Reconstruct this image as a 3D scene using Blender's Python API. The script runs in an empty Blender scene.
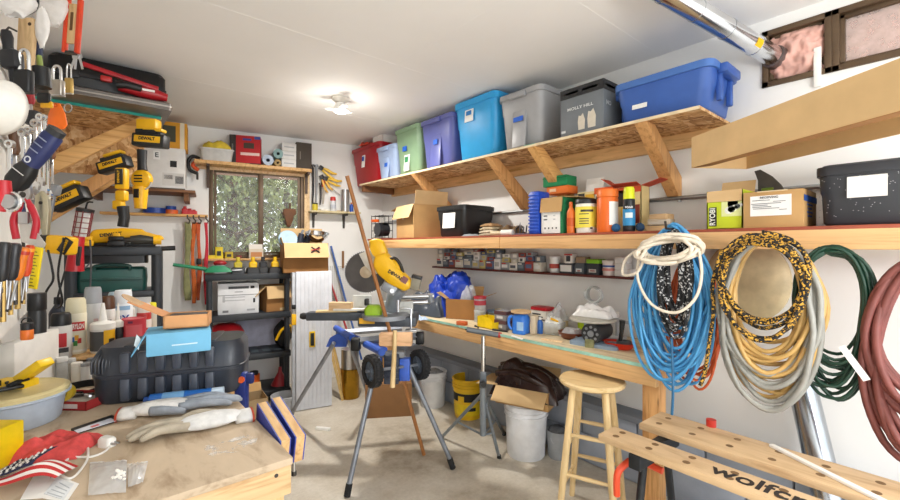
import bpy, bmesh, math, random
from mathutils import Vector, Matrix, Euler, noise
R = random.Random(7)
PI = math.pi
C = bpy.context.scene.collection
SC = bpy.context.scene
V = Vector

# ------------------------------------------------------------------ camera frame
F = 425.0
H = 1.55
TH = math.atan(360 / 425)
ST, CT = math.sin(TH), math.cos(TH)
FW = V((ST, CT, 0)); RT = V((CT, -ST, 0)); UP = V((0, 0, 1))
CAM = V((0, 0, H))
WX = 2.82            # right wall
LX = -0.36           # left wall
CZ = 2.79            # ceiling
BP = V((0.735, 5.04, 0)); BE = V((0.982, -0.186, 0)).normalized(); BN = V((BE.y, -BE.x, 0)) # back wall point, direction, normal into room
BRZ = math.atan2(BE.y, BE.x)

def at(u, v, X=None, Y=None, Z=None, B=None, d=None):
    """point of the room seen at photo position (u, v) on a given plane"""
    r = FW + RT * ((u - 450) / F) - UP * ((v - 247) / F)
    if d is not None: k = d
    elif X is not None: k = X / r.x
    elif Y is not None: k = Y / r.y
    elif Z is not None: k = (Z - H) / r.z
    else: k = ((BP + BN * B) - CAM).dot(BN) / r.dot(BN)
    return CAM + r * k
def dep(p): return (V(p) - CAM).dot(FW)
def mpp(p): return dep(p) / F          # metres per photo pixel at p

# ------------------------------------------------------------------ materials
def lin(h):
    h = h.lstrip('#'); o = []
    for i in (0, 2, 4):
        c = int(h[i:i + 2], 16) / 255
        o.append(c / 12.92 if c <= .04045 else ((c + .055) / 1.055) ** 2.4)
    return (o[0], o[1], o[2], 1)
_mc = {}
def nt(name):
    m = bpy.data.materials.new(name); m.use_nodes = True
    n = m.node_tree.nodes; b = n['Principled BSDF']
    return m, n, m.node_tree.links, b
def mixc(n, l, fac, a, b):
    x = n.new('ShaderNodeMix'); x.data_type = 'RGBA'
    if fac is not None: l.new(fac, x.inputs[0])
    for s, k in ((a, 6), (b, 7)):
        if isinstance(s, tuple): x.inputs[k].default_value = s
        else: l.new(s, x.inputs[k])
    return x
def ramp(n, l, src, stops):
    r = n.new('ShaderNodeValToRGB'); l.new(src, r.inputs[0])
    e = r.color_ramp.elements
    while len(e) < len(stops): e.new(.5)
    for q, (p, c) in zip(e, stops): q.position = p; q.color = c if isinstance(c, tuple) else lin(c)
    return r
def coords(n, l, scale=(1, 1, 1), rot=(0, 0, 0)):
    t = n.new('ShaderNodeTexCoord'); m = n.new('ShaderNodeMapping')
    l.new(t.outputs['Object'], m.inputs[0]); m.inputs[3].default_value = scale; m.inputs[2].default_value = rot
    return m.outputs[0]
def tex_noise(n, l, co, scale, detail=4, rough=.55, dist=0):
    t = n.new('ShaderNodeTexNoise'); l.new(co, t.inputs['Vector'])
    t.inputs['Scale'].default_value = scale; t.inputs['Detail'].default_value = detail
    t.inputs['Roughness'].default_value = rough; t.inputs['Distortion'].default_value = dist
    return t.outputs[0]
def bump(n, l, b, h, s=.2, d=.01):
    x = n.new('ShaderNodeBump'); l.new(h, x.inputs['Height']); x.inputs['Strength'].default_value = s; x.inputs['Distance'].default_value = d
    l.new(x.outputs[0], b.inputs['Normal'])
def M(col, rough=.5, metal=0, vary=.12, sc=12, bmp=0, trans=0, alpha=1, coat=0):
    """plain surface with a little procedural wear"""
    key = (col, rough, metal, vary, sc, bmp, trans, alpha, coat)
    if key in _mc: return _mc[key]
    m, n, l, b = nt('surface_' + col.lstrip('#'))
    c = lin(col); d = tuple(x * (1 - vary * 1.6) for x in c[:3]) + (1,); e = tuple(min(1, x * (1 + vary)) for x in c[:3]) + (1,)
    co = coords(n, l); nz = tex_noise(n, l, co, sc, 5)
    r = ramp(n, l, nz, [(.3, d), (.7, e)]); l.new(r.outputs[0], b.inputs['Base Color'])
    b.inputs['Roughness'].default_value = rough; b.inputs['Metallic'].default_value = metal
    if bmp: bump(n, l, b, tex_noise(n, l, co, sc * 6, 3), bmp, .004)
    if trans: b.inputs['Transmission Weight'].default_value = trans
    if alpha < 1: b.inputs['Alpha'].default_value = alpha
    if coat: b.inputs['Coat Weight'].default_value = coat
    _mc[key] = m; return m
def wood(light, dark, scale=(1, 12, 12), rough=.6, sc=3.0, name='wood', knots=True):
    key = ('wood', light, dark, scale, rough, sc)
    if key in _mc: return _mc[key]
    m, n, l, b = nt(name)
    co = coords(n, l, scale)
    a = tex_noise(n, l, co, sc, 6, .6, .6)
    r = ramp(n, l, a, [(.3, lin(dark)), (.5, lin(light)), (.72, tuple(min(1, x * 1.12) for x in lin(light)[:3]) + (1,))])
    out = r.outputs[0]
    if knots:
        co2 = coords(n, l, tuple(s ** .5 for s in scale)); vo = n.new('ShaderNodeTexVoronoi'); l.new(co2, vo.inputs['Vector']); vo.inputs['Scale'].default_value = 2.2
        k = ramp(n, l, vo.outputs['Distance'], [(.0, (1, 1, 1, 1)), (.07, (.0, .0, .0, 1))])
        out = mixc(n, l, k.outputs[0], out, tuple(x * .35 for x in lin(dark)[:3]) + (1,)).outputs[2]
    l.new(out, b.inputs['Base Color']); b.inputs['Roughness'].default_value = rough
    bump(n, l, b, a, .12, .003)
    _mc[key] = m; return m
def osb():
    if 'osb' in _mc: return _mc['osb']
    m, n, l, b = nt('strand_board'); co = coords(n, l, (1, 1, 1))
    w = n.new('ShaderNodeTexNoise'); l.new(co, w.inputs['Vector']); w.inputs['Scale'].default_value = 9; w.inputs['Detail'].default_value = 2
    mx = n.new('ShaderNodeVectorMath'); mx.operation = 'MULTIPLY_ADD'; l.new(w.outputs['Color'], mx.inputs[0]); mx.inputs[1].default_value = (.12, .12, .02); l.new(co, mx.inputs[2])
    outs = []
    for sca in ((14, 55, 20), (50, 16, 20)):
        mp = n.new('ShaderNodeMapping'); l.new(mx.outputs[0], mp.inputs[0]); mp.inputs[3].default_value = sca
        vo = n.new('ShaderNodeTexVoronoi'); l.new(mp.outputs[0], vo.inputs['Vector']); vo.inputs['Scale'].default_value = 1
        outs.append(vo.outputs['Color'])
    mm = mixc(n, l, tex_noise(n, l, co, 14, 2), outs[0], outs[1])
    sp = n.new('ShaderNodeSeparateColor'); l.new(mm.outputs[2], sp.inputs[0])
    r = ramp(n, l, sp.outputs[0], [(.1, '8E5C30'), (.35, 'C0905A'), (.6, 'DCB27C'), (.9, 'EBCD9E')])
    l.new(r.outputs[0], b.inputs['Base Color']); b.inputs['Roughness'].default_value = .7
    _mc['osb'] = m; return m
def concrete():
    m, n, l, b = nt('concrete'); co = coords(n, l)
    a = tex_noise(n, l, co, 1.3, 8, .65); f = tex_noise(n, l, co, 40, 4, .7)
    r = ramp(n, l, a, [(.3, '9A8C78'), (.45, 'C9BFAE'), (.7, 'E4DED2')])
    g = ramp(n, l, f, [(.3, (.78, .77, .75, 1)), (.7, (1, 1, 1, 1))])
    x = mixc(n, l, None, r.outputs[0], g.outputs[0]); x.blend_type = 'MULTIPLY'; x.inputs[0].default_value = .7
    l.new(x.outputs[2], b.inputs['Base Color']); b.inputs['Roughness'].default_value = .8
    bump(n, l, b, f, .15, .004); return m
def paint(col, name, blot=.03, sc=2):
    m, n, l, b = nt(name); co = coords(n, l)
    a = tex_noise(n, l, co, sc, 5); c = lin(col)
    r = ramp(n, l, a, [(.3, tuple(x * (1 - blot * 2) for x in c[:3]) + (1,)), (.7, c)])
    l.new(r.outputs[0], b.inputs['Base Color']); b.inputs['Roughness'].default_value = .75
    bump(n, l, b, tex_noise(n, l, co, 90, 3), .05, .002); return m
def clear(col='E8EEF0', alpha=.35, rough=.25):
    """thin see-through plastic film"""
    key = ('clear', col, alpha, rough)
    if key in _mc: return _mc[key]
    m, n, l, b = nt('clear_plastic'); b.inputs['Base Color'].default_value = lin(col); b.inputs['Roughness'].default_value = rough
    co = coords(n, l); a = tex_noise(n, l, co, 25, 3); r = n.new('ShaderNodeMapRange'); l.new(a, r.inputs[0])
    r.inputs[3].default_value = max(0, alpha - .15); r.inputs[4].default_value = min(1, alpha + .15); l.new(r.outputs[0], b.inputs['Alpha'])
    _mc[key] = m; return m
def stripes(c1, c2, scale, axis='z', rough=.5, cut=.5):
    """two-colour braid / print"""
    key = ('st', c1, c2, scale, axis, rough, cut)
    if key in _mc: return _mc[key]
    m, n, l, b = nt('two_colour_pattern'); co = coords(n, l)
    w = n.new('ShaderNodeTexWave'); l.new(co, w.inputs['Vector']); w.inputs['Scale'].default_value = scale; w.bands_direction = {'x': 'X', 'y': 'Y', 'z': 'Z', 'd': 'DIAGONAL'}[axis]
    r = ramp(n, l, w.outputs['Color'], [(cut - .05, c1), (cut + .05, c2)]); l.new(r.outputs[0], b.inputs['Base Color']); b.inputs['Roughness'].default_value = rough
    _mc[key] = m; return m

def flecks(c1, c2, scale, cut=.68):
    key = ('fl', c1, c2, scale, cut)
    if key in _mc: return _mc[key]
    m, n, l, b = nt('flecked_braid'); co = coords(n, l); vo = n.new('ShaderNodeTexVoronoi'); l.new(co, vo.inputs['Vector']); vo.inputs['Scale'].default_value = scale
    sp = n.new('ShaderNodeSeparateColor'); l.new(vo.outputs['Color'], sp.inputs[0])
    r = ramp(n, l, sp.outputs[0], [(cut - .02, c1), (cut + .02, c2)]); l.new(r.outputs[0], b.inputs['Base Color']); b.inputs['Roughness'].default_value = .85
    _mc[key] = m; return m
# ------------------------------------------------------------------ mesh helper
def rotm(rx=0, ry=0, rz=0): return Euler((rx, ry, rz)).to_matrix()
class MB:
    def __init__(s): s.bm = bmesh.new(); s.mi = 0
    def _fin(s, vs, n0=None):
        for f in {f for v in vs for f in v.link_faces}: f.material_index = s.mi
    def box(s, c, sz, rot=None, bev=0, taper=1, seg=2):
        c = V(c); vs = []
        for z in (-.5, .5):
            k = taper if z < 0 else 1
            for x, y in ((-.5, -.5), (.5, -.5), (.5, .5), (-.5, .5)):
                p = V((x * sz[0] * k, y * sz[1] * k, z * sz[2]))
                vs.append(s.bm.verts.new(c + (rot @ p if rot else p)))
        fs = []
        for q in ((3, 2, 1, 0), (4, 5, 6, 7), (0, 1, 5, 4), (1, 2, 6, 5), (2, 3, 7, 6), (3, 0, 4, 7)):
            f = s.bm.faces.new([vs[i] for i in q]); f.material_index = s.mi; fs.append(f)
        if bev:
            es = list({e for f in fs for e in f.edges})
            r = bmesh.ops.bevel(s.bm, geom=es, offset=min(bev, min(sz) * .45), segments=seg, profile=.5, affect='EDGES')
            for f in r['faces']: f.material_index = s.mi
        return s
    def ring(s, c, ax, r, seg, ref=None):
        ax = V(ax).normalized()
        if ref is None: ref = V((0, 0, 1)) if abs(ax.z) < .9 else V((1, 0, 0))
        a = ax.cross(ref).normalized(); b = ax.cross(a)
        return [s.bm.verts.new(V(c) + a * (r * math.cos(2 * PI * i / seg)) + b * (r * math.sin(2 * PI * i / seg))) for i in range(seg)]
    def skin(s, rings, closed=False, caps=True):
        n = len(rings[0]); m = len(rings)
        for j in range(m if closed else m - 1):
            a, b = rings[j], rings[(j + 1) % m]
            for i in range(n):
                f = s.bm.faces.new((a[i], a[(i + 1) % n], b[(i + 1) % n], b[i])); f.material_index = s.mi
        if caps and not closed:
            for r, rev in ((rings[0], True), (rings[-1], False)):
                f = s.bm.faces.new(list(reversed(r)) if rev else r); f.material_index = s.mi
        return s
    def cyl(s, p0, p1, r0, r1=None, seg=16):
        p0, p1 = V(p0), V(p1); r1 = r0 if r1 is None else r1; ax = p1 - p0
        return s.skin([s.ring(p0, ax, r0, seg), s.ring(p1, ax, r1, seg)])
    def tube(s, pts, r, seg=8, closed=False, caps=True):
        pts = [V(p) for p in pts]; n = len(pts); rings = []; a = None
        for i, p in enumerate(pts):
            if closed: t = pts[(i + 1) % n] - pts[i - 1]
            else: t = pts[min(i + 1, n - 1)] - pts[max(i - 1, 0)]
            if t.length < 1e-9: t = V((0, 0, 1))
            t.normalize()
            if a is None:
                ref = V((0, 0, 1)) if abs(t.z) < .9 else V((1, 0, 0)); a = t.cross(ref).normalized()
            else:
                a = a - t * a.dot(t)
                a = a.normalized() if a.length > 1e-6 else t.orthogonal().normalized()
            b = t.cross(a); rr = r[i] if isinstance(r, (list, tuple)) else r
            rings.append([s.bm.verts.new(p + a * (rr * math.cos(2 * PI * k / seg)) + b * (rr * math.sin(2 * PI * k / seg))) for k in range(seg)])
        return s.skin(rings, closed, caps)
    def lathe(s, prof, seg=28, c=(0, 0, 0), rot=None, sx=1, sy=1, closed=False):
        """profile of (radius, height); radius 0 ends close with a fan"""
        c = V(c); rings = []
        for r, z in prof:
            if r < 1e-6:
                p = V((0, 0, z)); rings.append([s.bm.verts.new(c + (rot @ p if rot else p))])
            else:
                q = []
                for i in range(seg):
                    p = V((r * sx * math.cos(2 * PI * i / seg), r * sy * math.sin(2 * PI * i / seg), z)); q.append(s.bm.verts.new(c + (rot @ p if rot else p)))
                rings.append(q)
        m = len(rings)
        for j in range(m if closed else m - 1):
            a, b = rings[j], rings[(j + 1) % m]
            if len(a) == 1 and len(b) == 1: continue
            for i in range(seg):
                k = (i + 1) % seg
                if len(a) == 1: f = s.bm.faces.new((a[0], b[k], b[i]))
                elif len(b) == 1: f = s.bm.faces.new((a[i], a[k], b[0]))
                else: f = s.bm.faces.new((a[i], a[k], b[k], b[i]))
                f.material_index = s.mi
        return s
    def prism(s, poly, y0, y1, M4=None, bev=0):
        """polygon in x,z extruded along y from y0 to y1"""
        def P(x, y, z):
            p = V((x, y, z)); return M4 @ p if M4 else p
        a = [s.bm.verts.new(P(x, y0, z)) for x, z in poly]; b = [s.bm.verts.new(P(x, y1, z)) for x, z in poly]
        n = len(poly); fs = [s.bm.faces.new(a), s.bm.faces.new(list(reversed(b)))]
        for i in range(n): fs.append(s.bm.faces.new((a[i], b[i], b[(i + 1) % n], a[(i + 1) % n])))
        for f in fs: f.material_index = s.mi
        if bev:
            es = list({e for f in fs for e in f.edges})
            r = bmesh.ops.bevel(s.bm, geom=es, offset=bev, segments=2, profile=.5, affect='EDGES')
            for f in r['faces']: f.material_index = s.mi
        return s
    def grid(s, nx, ny, fn, closed_u=False, two=0):
        """surface fn(u,v) with u,v in 0..1; two = thickness along normal (downwards copy)"""
        vs = [[s.bm.verts.new(V(fn(i / nx, j / ny))) for i in range(nx + (0 if closed_u else 1))] for j in range(ny + 1)]
        w = len(vs[0]); fs = []
        for j in range(ny):
            for i in range(nx):
                k = (i + 1) % w
                f = s.bm.faces.new((vs[j][i], vs[j][k], vs[j + 1][k], vs[j + 1][i])); f.material_index = s.mi; fs.append(f)
        if two:
            bmesh.ops.recalc_face_normals(s.bm, faces=fs)
            bmesh.ops.solidify(s.bm, geom=fs, thickness=two)
        return s
    def loft(s, secs, n=5, caps=True):
        """rounded-rectangle sections (height, width, depth, corner radius)"""
        rings = []
        for z, w, d, r in secs:
            r = min(r, w * .49, d * .49); q = []
            for cx, cy, a0 in ((w / 2 - r, d / 2 - r, 0), (-w / 2 + r, d / 2 - r, PI / 2), (-w / 2 + r, -d / 2 + r, PI), (w / 2 - r, -d / 2 + r, 1.5 * PI)):
                for i in range(n + 1):
                    a = a0 + PI / 2 * i / n; q.append(s.bm.verts.new((cx + r * math.cos(a), cy + r * math.sin(a), z)))
            rings.append(q)
        return s.skin(rings, False, caps)
    def blob(s, c, rad, seed=0, amp=.2, fr=2.5, sub=3, rot=None):
        r = bmesh.ops.create_icosphere(s.bm, subdivisions=sub, radius=1)
        for v in r['verts']:
            d = v.co.normalized(); k = 1 + amp * noise.noise(d * fr + V((seed * 7.3, seed * 3.1, seed)))
            p = V((d.x * rad[0] * k, d.y * rad[1] * k, d.z * rad[2] * k)); v.co = V(c) + (rot @ p if rot else p)
        for f in {f for v in r['verts'] for f in v.link_faces}: f.material_index = s.mi
        return s
    def mesh(s, name, mats, sharp=38):
        bmesh.ops.recalc_face_normals(s.bm, faces=s.bm.faces[:])
        me = bpy.data.meshes.new(name); s.bm.to_mesh(me); s.bm.free()
        for m in (mats if isinstance(mats, (list, tuple)) else [mats]): me.materials.append(m)
        me.shade_smooth(); me.set_sharp_from_angle(angle=math.radians(sharp))
        return me
def link(name, me, parent=None, loc=None, rot=None):
    o = bpy.data.objects.new(name, me); C.objects.link(o)
    if parent: o.parent = parent
    if loc is not None: o.location = loc
    if rot is not None: o.rotation_euler = rot if isinstance(rot, (tuple, Euler)) else (0, 0, rot)
    return o
def part(name, mb, mats, parent, sharp=38, label=None):
    o = link(name, mb.mesh(name, mats, sharp), parent)
    if label: o['label'] = label
    return o
def tag(o, label, cat, group=None):
    o['label'] = label; o['category'] = cat
    if group: o['group'] = group
    return o
def thing(name, label, cat, loc=(0, 0, 0), rz=0, group=None):
    return tag(link(name, None, None, loc, rz), label, cat, group)
def solo(name, label, cat, mb, mats, loc=(0, 0, 0), rz=0, group=None, sharp=38):
    return tag(link(name, mb.mesh(name, mats, sharp), None, loc, rz), label, cat, group)
def struct(name, mb, mats, parent=None, sharp=38):
    o = link(name, mb.mesh(name, mats, sharp), parent)
    if not parent: o['kind'] = 'structure'
    return o
def dup(root, loc, rz=0, label=None, group=None, scale=None):
    r = root.copy(); C.objects.link(r); r.location = loc; r.rotation_euler = rz if isinstance(rz, (tuple, Euler)) else (0, 0, rz)
    if label: r['label'] = label
    if group: r['group'] = group
    if scale: r.scale = scale
    for ch in list(root.children):
        c = ch.copy(); C.objects.link(c); c.parent = r
        for g in list(ch.children):
            d = g.copy(); C.objects.link(d); d.parent = c
    return r
def text(parent, s, size, loc, rot, mat, name='lettering', bold=.0, align='CENTER', width=None):
    cu = bpy.data.curves.new('t', 'FONT'); cu.body = s; cu.size = size; cu.align_x = align; cu.align_y = 'CENTER'; cu.offset = bold; cu.extrude = .0004
    cu.resolution_u = 3
    t = bpy.data.objects.new('t', cu); C.objects.link(t); bpy.context.view_layer.update()
    me = bpy.data.meshes.new_from_object(t.evaluated_get(bpy.context.evaluated_depsgraph_get()))
    bpy.data.objects.remove(t); bpy.data.curves.remove(cu)
    me.materials.clear(); me.materials.append(mat); me.name = name
    if width and len(me.vertices):
        xs = [v.co.x for v in me.vertices]; k = width / max(1e-6, max(xs) - min(xs))
        for v in me.vertices: v.co.x *= k
    o = bpy.data.objects.new(name, me); C.objects.link(o); o.parent = parent; o.location = loc; o.rotation_euler = rot
    return o
FRONT = (PI / 2, 0, 0)     # lettering on a face that looks along local -y
RWALL, LWALL = -PI / 2, PI / 2

def smooth_path(pts, n=8, closed=False):
    """Catmull-Rom through pts"""
    pts = [V(p) for p in pts]; m = len(pts); out = []
    for i in range(m if closed else m - 1):
        g = (lambda k: pts[k % m]) if closed else (lambda k: pts[max(0, min(m - 1, k))])
        a, b, c, d = g(i - 1), g(i), g(i + 1), g(i + 2)
        for j in range(n):
            t = j / n
            out.append(.5 * ((2 * b) + (c - a) * t + (2 * a - 5 * b + 4 * c - d) * t * t + (3 * b - a - 3 * c + d) * t ** 3))
    if not closed: out.append(pts[-1])
    return out
def partw(name, mb, mats, root, sharp=38, label=None):
    """part whose shape was laid out in room coordinates"""
    inv = (Matrix.Translation(root.location) @ root.rotation_euler.to_matrix().to_4x4()).inverted()
    bmesh.ops.transform(mb.bm, matrix=inv, verts=mb.bm.verts[:])
    return part(name, mb, mats, root, sharp, label)
def bs(p): return (V(p) - BP).dot(BE)        # distance along the back wall
def bw(s, b, z): return BP + BE * s + BN * b + V((0, 0, z))
# ------------------------------------------------------------------ palette
WHITE = M('F2F0EA', .6, vary=.04); OFFW = M('E4E0D6', .6); BLACK = M('17181A', .45); DGREY = M('34373B', .5); GREY = M('85888C', .5); LGREY = M('B9BBBD', .5)
STEEL = M('C6C8CB', .28, 1, .05); CHROME = M('E2E4E6', .12, 1, .02); IRON = M('4A4643', .5, .7); RED = M('B5121B', .4); ORANGE = M('E8631A', .45); YELLOW = M('F5BE0B', .4, vary=.05)
BLUE = M('1F4FB0', .45); GREEN = M('12794A', .45); TEAL = M('2BA89A', .6); PAPER = M('F3F2EE', .8, vary=.03); INK = M('26282C', .8); BINK = M('1E50B4', .7)
CARD = M('C29A64', .8, vary=.06, sc=6); CARDL = M('D8B684', .8, vary=.06, sc=6); CARDD = M('A0713E', .8, vary=.08, sc=6)
PINE = wood('D9A868', 'B9803F', (1, 14, 14)); PINEX = wood('DDB27A', 'B98A4C', (14, 1.2, 14), name='pine'); PINEZ = wood('E2BE8A', 'C0935A', (14, 14, 1.2), name='pine_upright')
PINEW = wood('E6C79C', 'C9A06C', (14, 1.2, 14), name='pale_pine'); OLDW = wood('CC9A62', 'A5733F', (14, 14, 1.2), name='old_pine'); BROWNW = wood('7A4F2C', '543318', (1, 14, 14), name='dark_board')
PLY = wood('C0AC92', '90795E', (4, 1.4, 6), .75, 2.6, name='plywood'); OSB = osb(); RUBBER = M('1D1E20', .8, vary=.2, sc=30)
BRONZE = M('5F4C38', .45, .3); DARKRED = M('5B231C', .55)

# ------------------------------------------------------------------ room
YF = -1.3
struct('floor', MB().box((1.3, 2.0, -.05), (3.6, 7.4, .1)), concrete())
mb = MB().box(((WX + LX) / 2, (YF + 5.4) / 2, CZ + .06), (WX - LX + .4, 5.4 - YF + .2, .12))
struct('ceiling', mb, paint('F7F6F4', 'ceiling_paint', .02))
seam = MB()
for y in (1.25, 2.47, 3.69): seam.box(((WX + LX) / 2, y, CZ), (WX - LX, .06, .0014))
seam.box((1.62, (YF + 5) / 2, CZ + .0002), (.06, 5 - YF, .0014))
struct('trim_ceiling_seams', seam, paint('F7F6F4', 'seam_paint', .02))
WALLP = paint('F1F1EF', 'wall_paint', .02)
# right wall with the high windows
wy0, wy1, wz0, wz1 = -.16, .672, 2.42, 2.725
mb = MB()
X0 = WX; TX = .14
mb.box((X0 + TX / 2, (wy1 + 5.3) / 2, CZ / 2), (TX, 5.3 - wy1, CZ)); mb.box((X0 + TX / 2, (YF + wy0) / 2, CZ / 2), (TX, wy0 - YF, CZ))
mb.box((X0 + TX / 2, (wy0 + wy1) / 2, wz0 / 2), (TX, wy1 - wy0, wz0)); mb.box((X0 + TX / 2, (wy0 + wy1) / 2, (wz1 + CZ) / 2), (TX, wy1 - wy0, CZ - wz1))
struct('wall_right', mb, WALLP)
struct('wall_left', MB().box((LX - .07, (YF + 5.5) / 2, CZ / 2), (.14, 5.5 - YF, CZ)), WALLP)
# block footing below the bench
mb = MB(); R.seed(4)
for k in range(2):
    for j in range(16):
        mb.box((WX - .05, YF + .2 + j * .405 + (k % 2) * .2, .105 + k * .205), (.1, .397, .197), bev=.006)
struct('baseboard_right', mb, paint('A6AEBC', 'block_paint', .12, 5))
struct('trim_footing_sill', MB().box((WX - .075, (YF + 4.6) / 2, .435), (.15, 4.6 - YF, .04), bev=.004), paint('848B97', 'sill_paint', .1))
# back wall with the window
s0, s1 = bs(at(209, 168, B=0)), bs(at(304, 175, B=0)); z0, z1 = 1.43, at(211, 165, B=0).z
def bwall(name, a, b, mats, parent=None, extra=None):
    """a,b are (along, out, height) corners on the back wall"""
    mb = MB()
    for (p, q) in ([(a, b)] + (extra or [])):
        c = [(x + y) / 2 for x, y in zip(p, q)]; sz = [abs(x - y) for x, y in zip(p, q)]
        mb.box(bw(*c), sz, rot=rotm(0, 0, BRZ))
    return struct(name, mb, mats, parent)
L0, L1 = -1.45, 2.45; T = -.14
bwall('wall_back', (L0, T, 0), (s0, 0, CZ), WALLP, extra=[((s1, T, 0), (L1, 0, CZ)), ((s0, T, 0), (s1, 0, z0)), ((s0, T, z1), (s1, 0, CZ))])
w = link('window_1', None, None, bw((s0 + s1) / 2, 0, z0), BRZ); w['kind'] = 'structure'
hw = (s1 - s0) / 2; hh = z1 - z0
mb = MB()
for x, sx in ((-hw + .02, .04), (hw - .02, .04)): mb.box((x, .03, hh / 2), (sx, .08, hh), bev=.004)
for z in (.02, hh - .02): mb.box((0, .03, z), (hw * 2, .08, .04), bev=.004)
mb.box((.02, .02, hh / 2), (.05, .05, hh - .06), bev=.004)
for a, b, yy in ((-hw + .045, .04, .04), (0.0, hw - .045, .015)):
    for x in (a + .012, b - .012): mb.box((x, yy, hh / 2), (.024, .02, hh - .08))
    for z in (.055, hh - .055): mb.box(((a + b) / 2, yy, z), (b - a, .02, .024))
part('window_frame', mb, BRONZE, w)
gl, n_, l_, b_ = nt('window_glass'); b_.inputs['Base Color'].default_value = (1, 1, 1, 1); b_.inputs['Roughness'].default_value = 0.02; b_.inputs['Alpha'].default_value = .08
for a, b, yy in ((-hw + .05, .03, .04), (0.0, hw - .05, .015)):
    part('window_pane', MB().box(((a + b) / 2, yy, hh / 2), (b - a, .004, hh - .1)), gl, w)
mb = MB().box((hw + .03, -.01, hh / 2 - .03), (.06, .03, hh + .06), bev=.003); mb.box((hw + .012, .03, hh / 2), (.012, .1, hh))
part('window_casing', mb, PINEW, w)
part('window_sill', MB().box((0, -.03, -.012), (hw * 2 + .1, .14, .024), bev=.004), PINEX, w)
# high windows on the right wall
def high_window(name, ya, yb):
    w = link(name, None, None, (WX, (ya + yb) / 2, wz0), RWALL); w['kind'] = 'structure'
    hw = (yb - ya) / 2; hh = wz1 - wz0; mb = MB()
    for k, (t, y0, y1) in enumerate(((.028, -.012, .08), (.045, .02, .08))):
        for x in (-hw + t / 2, hw - t / 2): mb.box((x, (y0 + y1) / 2, hh / 2), (t, y1 - y0, hh), bev=.002)
        for z in (t / 2, hh - t / 2): mb.box((0, (y0 + y1) / 2, z), (hw * 2, y1 - y0, t), bev=.002)
    part('window_frame', mb, BRONZE, w); return w, hw, hh
PINK = M('E2B3A6', .95, vary=.1, sc=14, bmp=.3)
w2, hw2, hh2 = high_window('window_2', .385, wy1)
mb = MB().grid(40, 40, lambda a, b: ((a - .5) * (hw2 * 2 - .05), .03 - .055 * max(0, math.sin(PI * a) * math.sin(PI * b)) ** .5 + .035 * noise.noise(V((a * 5, b * 5, 3))) + .009 * noise.noise(V((a * 14, b * 14, 1))), .03 + b * (hh2 - .06)), two=.004)
solo('wall_insulation', 'pink fluffy insulation stuffed bare into the high window around the duct', 'insulation', mb, PINK, (WX, (.385 + wy1) / 2, wz0), RWALL, sharp=180)
w3, hw3, hh3 = high_window('window_3', wy0, .385)
part('window_pane', MB().box((0, .045, hh3 / 2), (hw3 * 2 - .08, .004, hh3 - .08)), clear('E8D8D2', .35, .15), w3)
mb = MB().grid(40, 40, lambda a, b: ((a - .5) * (hw3 * 2 - .05), .085 + .02 * noise.noise(V((a * 6, b * 4, 8))), .03 + b * (hh3 - .06)), two=.004)
solo('wall_insulation', 'pink insulation pressed flat behind the glass of the high window', 'insulation', mb, PINK, (WX, (.385 + wy0) / 2, wz0), RWALL, sharp=180)
struct('trim_white_strip', MB().box((WX - .012, at(818, 70, X=WX).y, 2.46), (.012, .03, .2), bev=.002), WHITE)

# ------------------------------------------------------------------ upper shelf
ZS = H + .715; XS = 2.35
t = thing('wall_shelf', 'long strand-board shelf under the ceiling carrying the plastic totes, on timber brackets', 'shelf', (WX, 2.6, ZS))
Ym = at(529, 143, X=XS).y
partw('board', MB().box(((XS + WX) / 2, (Ym + 4.37) / 2, ZS - .008), (WX - XS, 4.37 - Ym - .004, .016)), OSB, t)
partw('board', MB().box(((XS + WX) / 2, (Ym + .822) / 2, ZS - .008), (WX - XS, Ym - .822, .016)), OSB, t)
partw('front_edge', MB().box((XS - .002, (.822 + 4.37) / 2, ZS - .008), (.004, 3.546, .017)), M('E6D3AE', .7), t)
partw('ledger', MB().box((WX - .02, 2.6, ZS - .061), (.04, 3.56, .09), bev=.003), PINEX, t)
partw('end_cleat', MB().box(((XS + WX) / 2 + .01, 4.34, ZS - .05), (WX - XS - .02, .04, .07), bev=.003), BROWNW, t)
for u, v in ((414, 178), (489, 157), (533, 148), (642, 122)):
    y = at(u + 4, v, X=XS + .06).y
    a = V((XS + .05, y, ZS - .018)); b = V((WX - .03, y, ZS - .37))
    d = (b - a).normalized(); up = V((d.z, 0, -d.x)).normalized() * .045
    hwid = .036 if u in (533, 642) else .028
    mb = MB(); poly = [(a.x - .06, a.z), (a.x + .045, a.z), (WX - .005, b.z + .09), (WX - .005, b.z - .03), (WX - .05, b.z - .03)]
    mb.prism(poly, y - hwid, y + hwid, bev=.003); partw('bracket', mb, OLDW if u != 533 else PINE, t)
partw('edge_patch', MB().box((XS + .02, Ym, ZS + .001), (.05, .1, .003)), TEAL, t)

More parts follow.
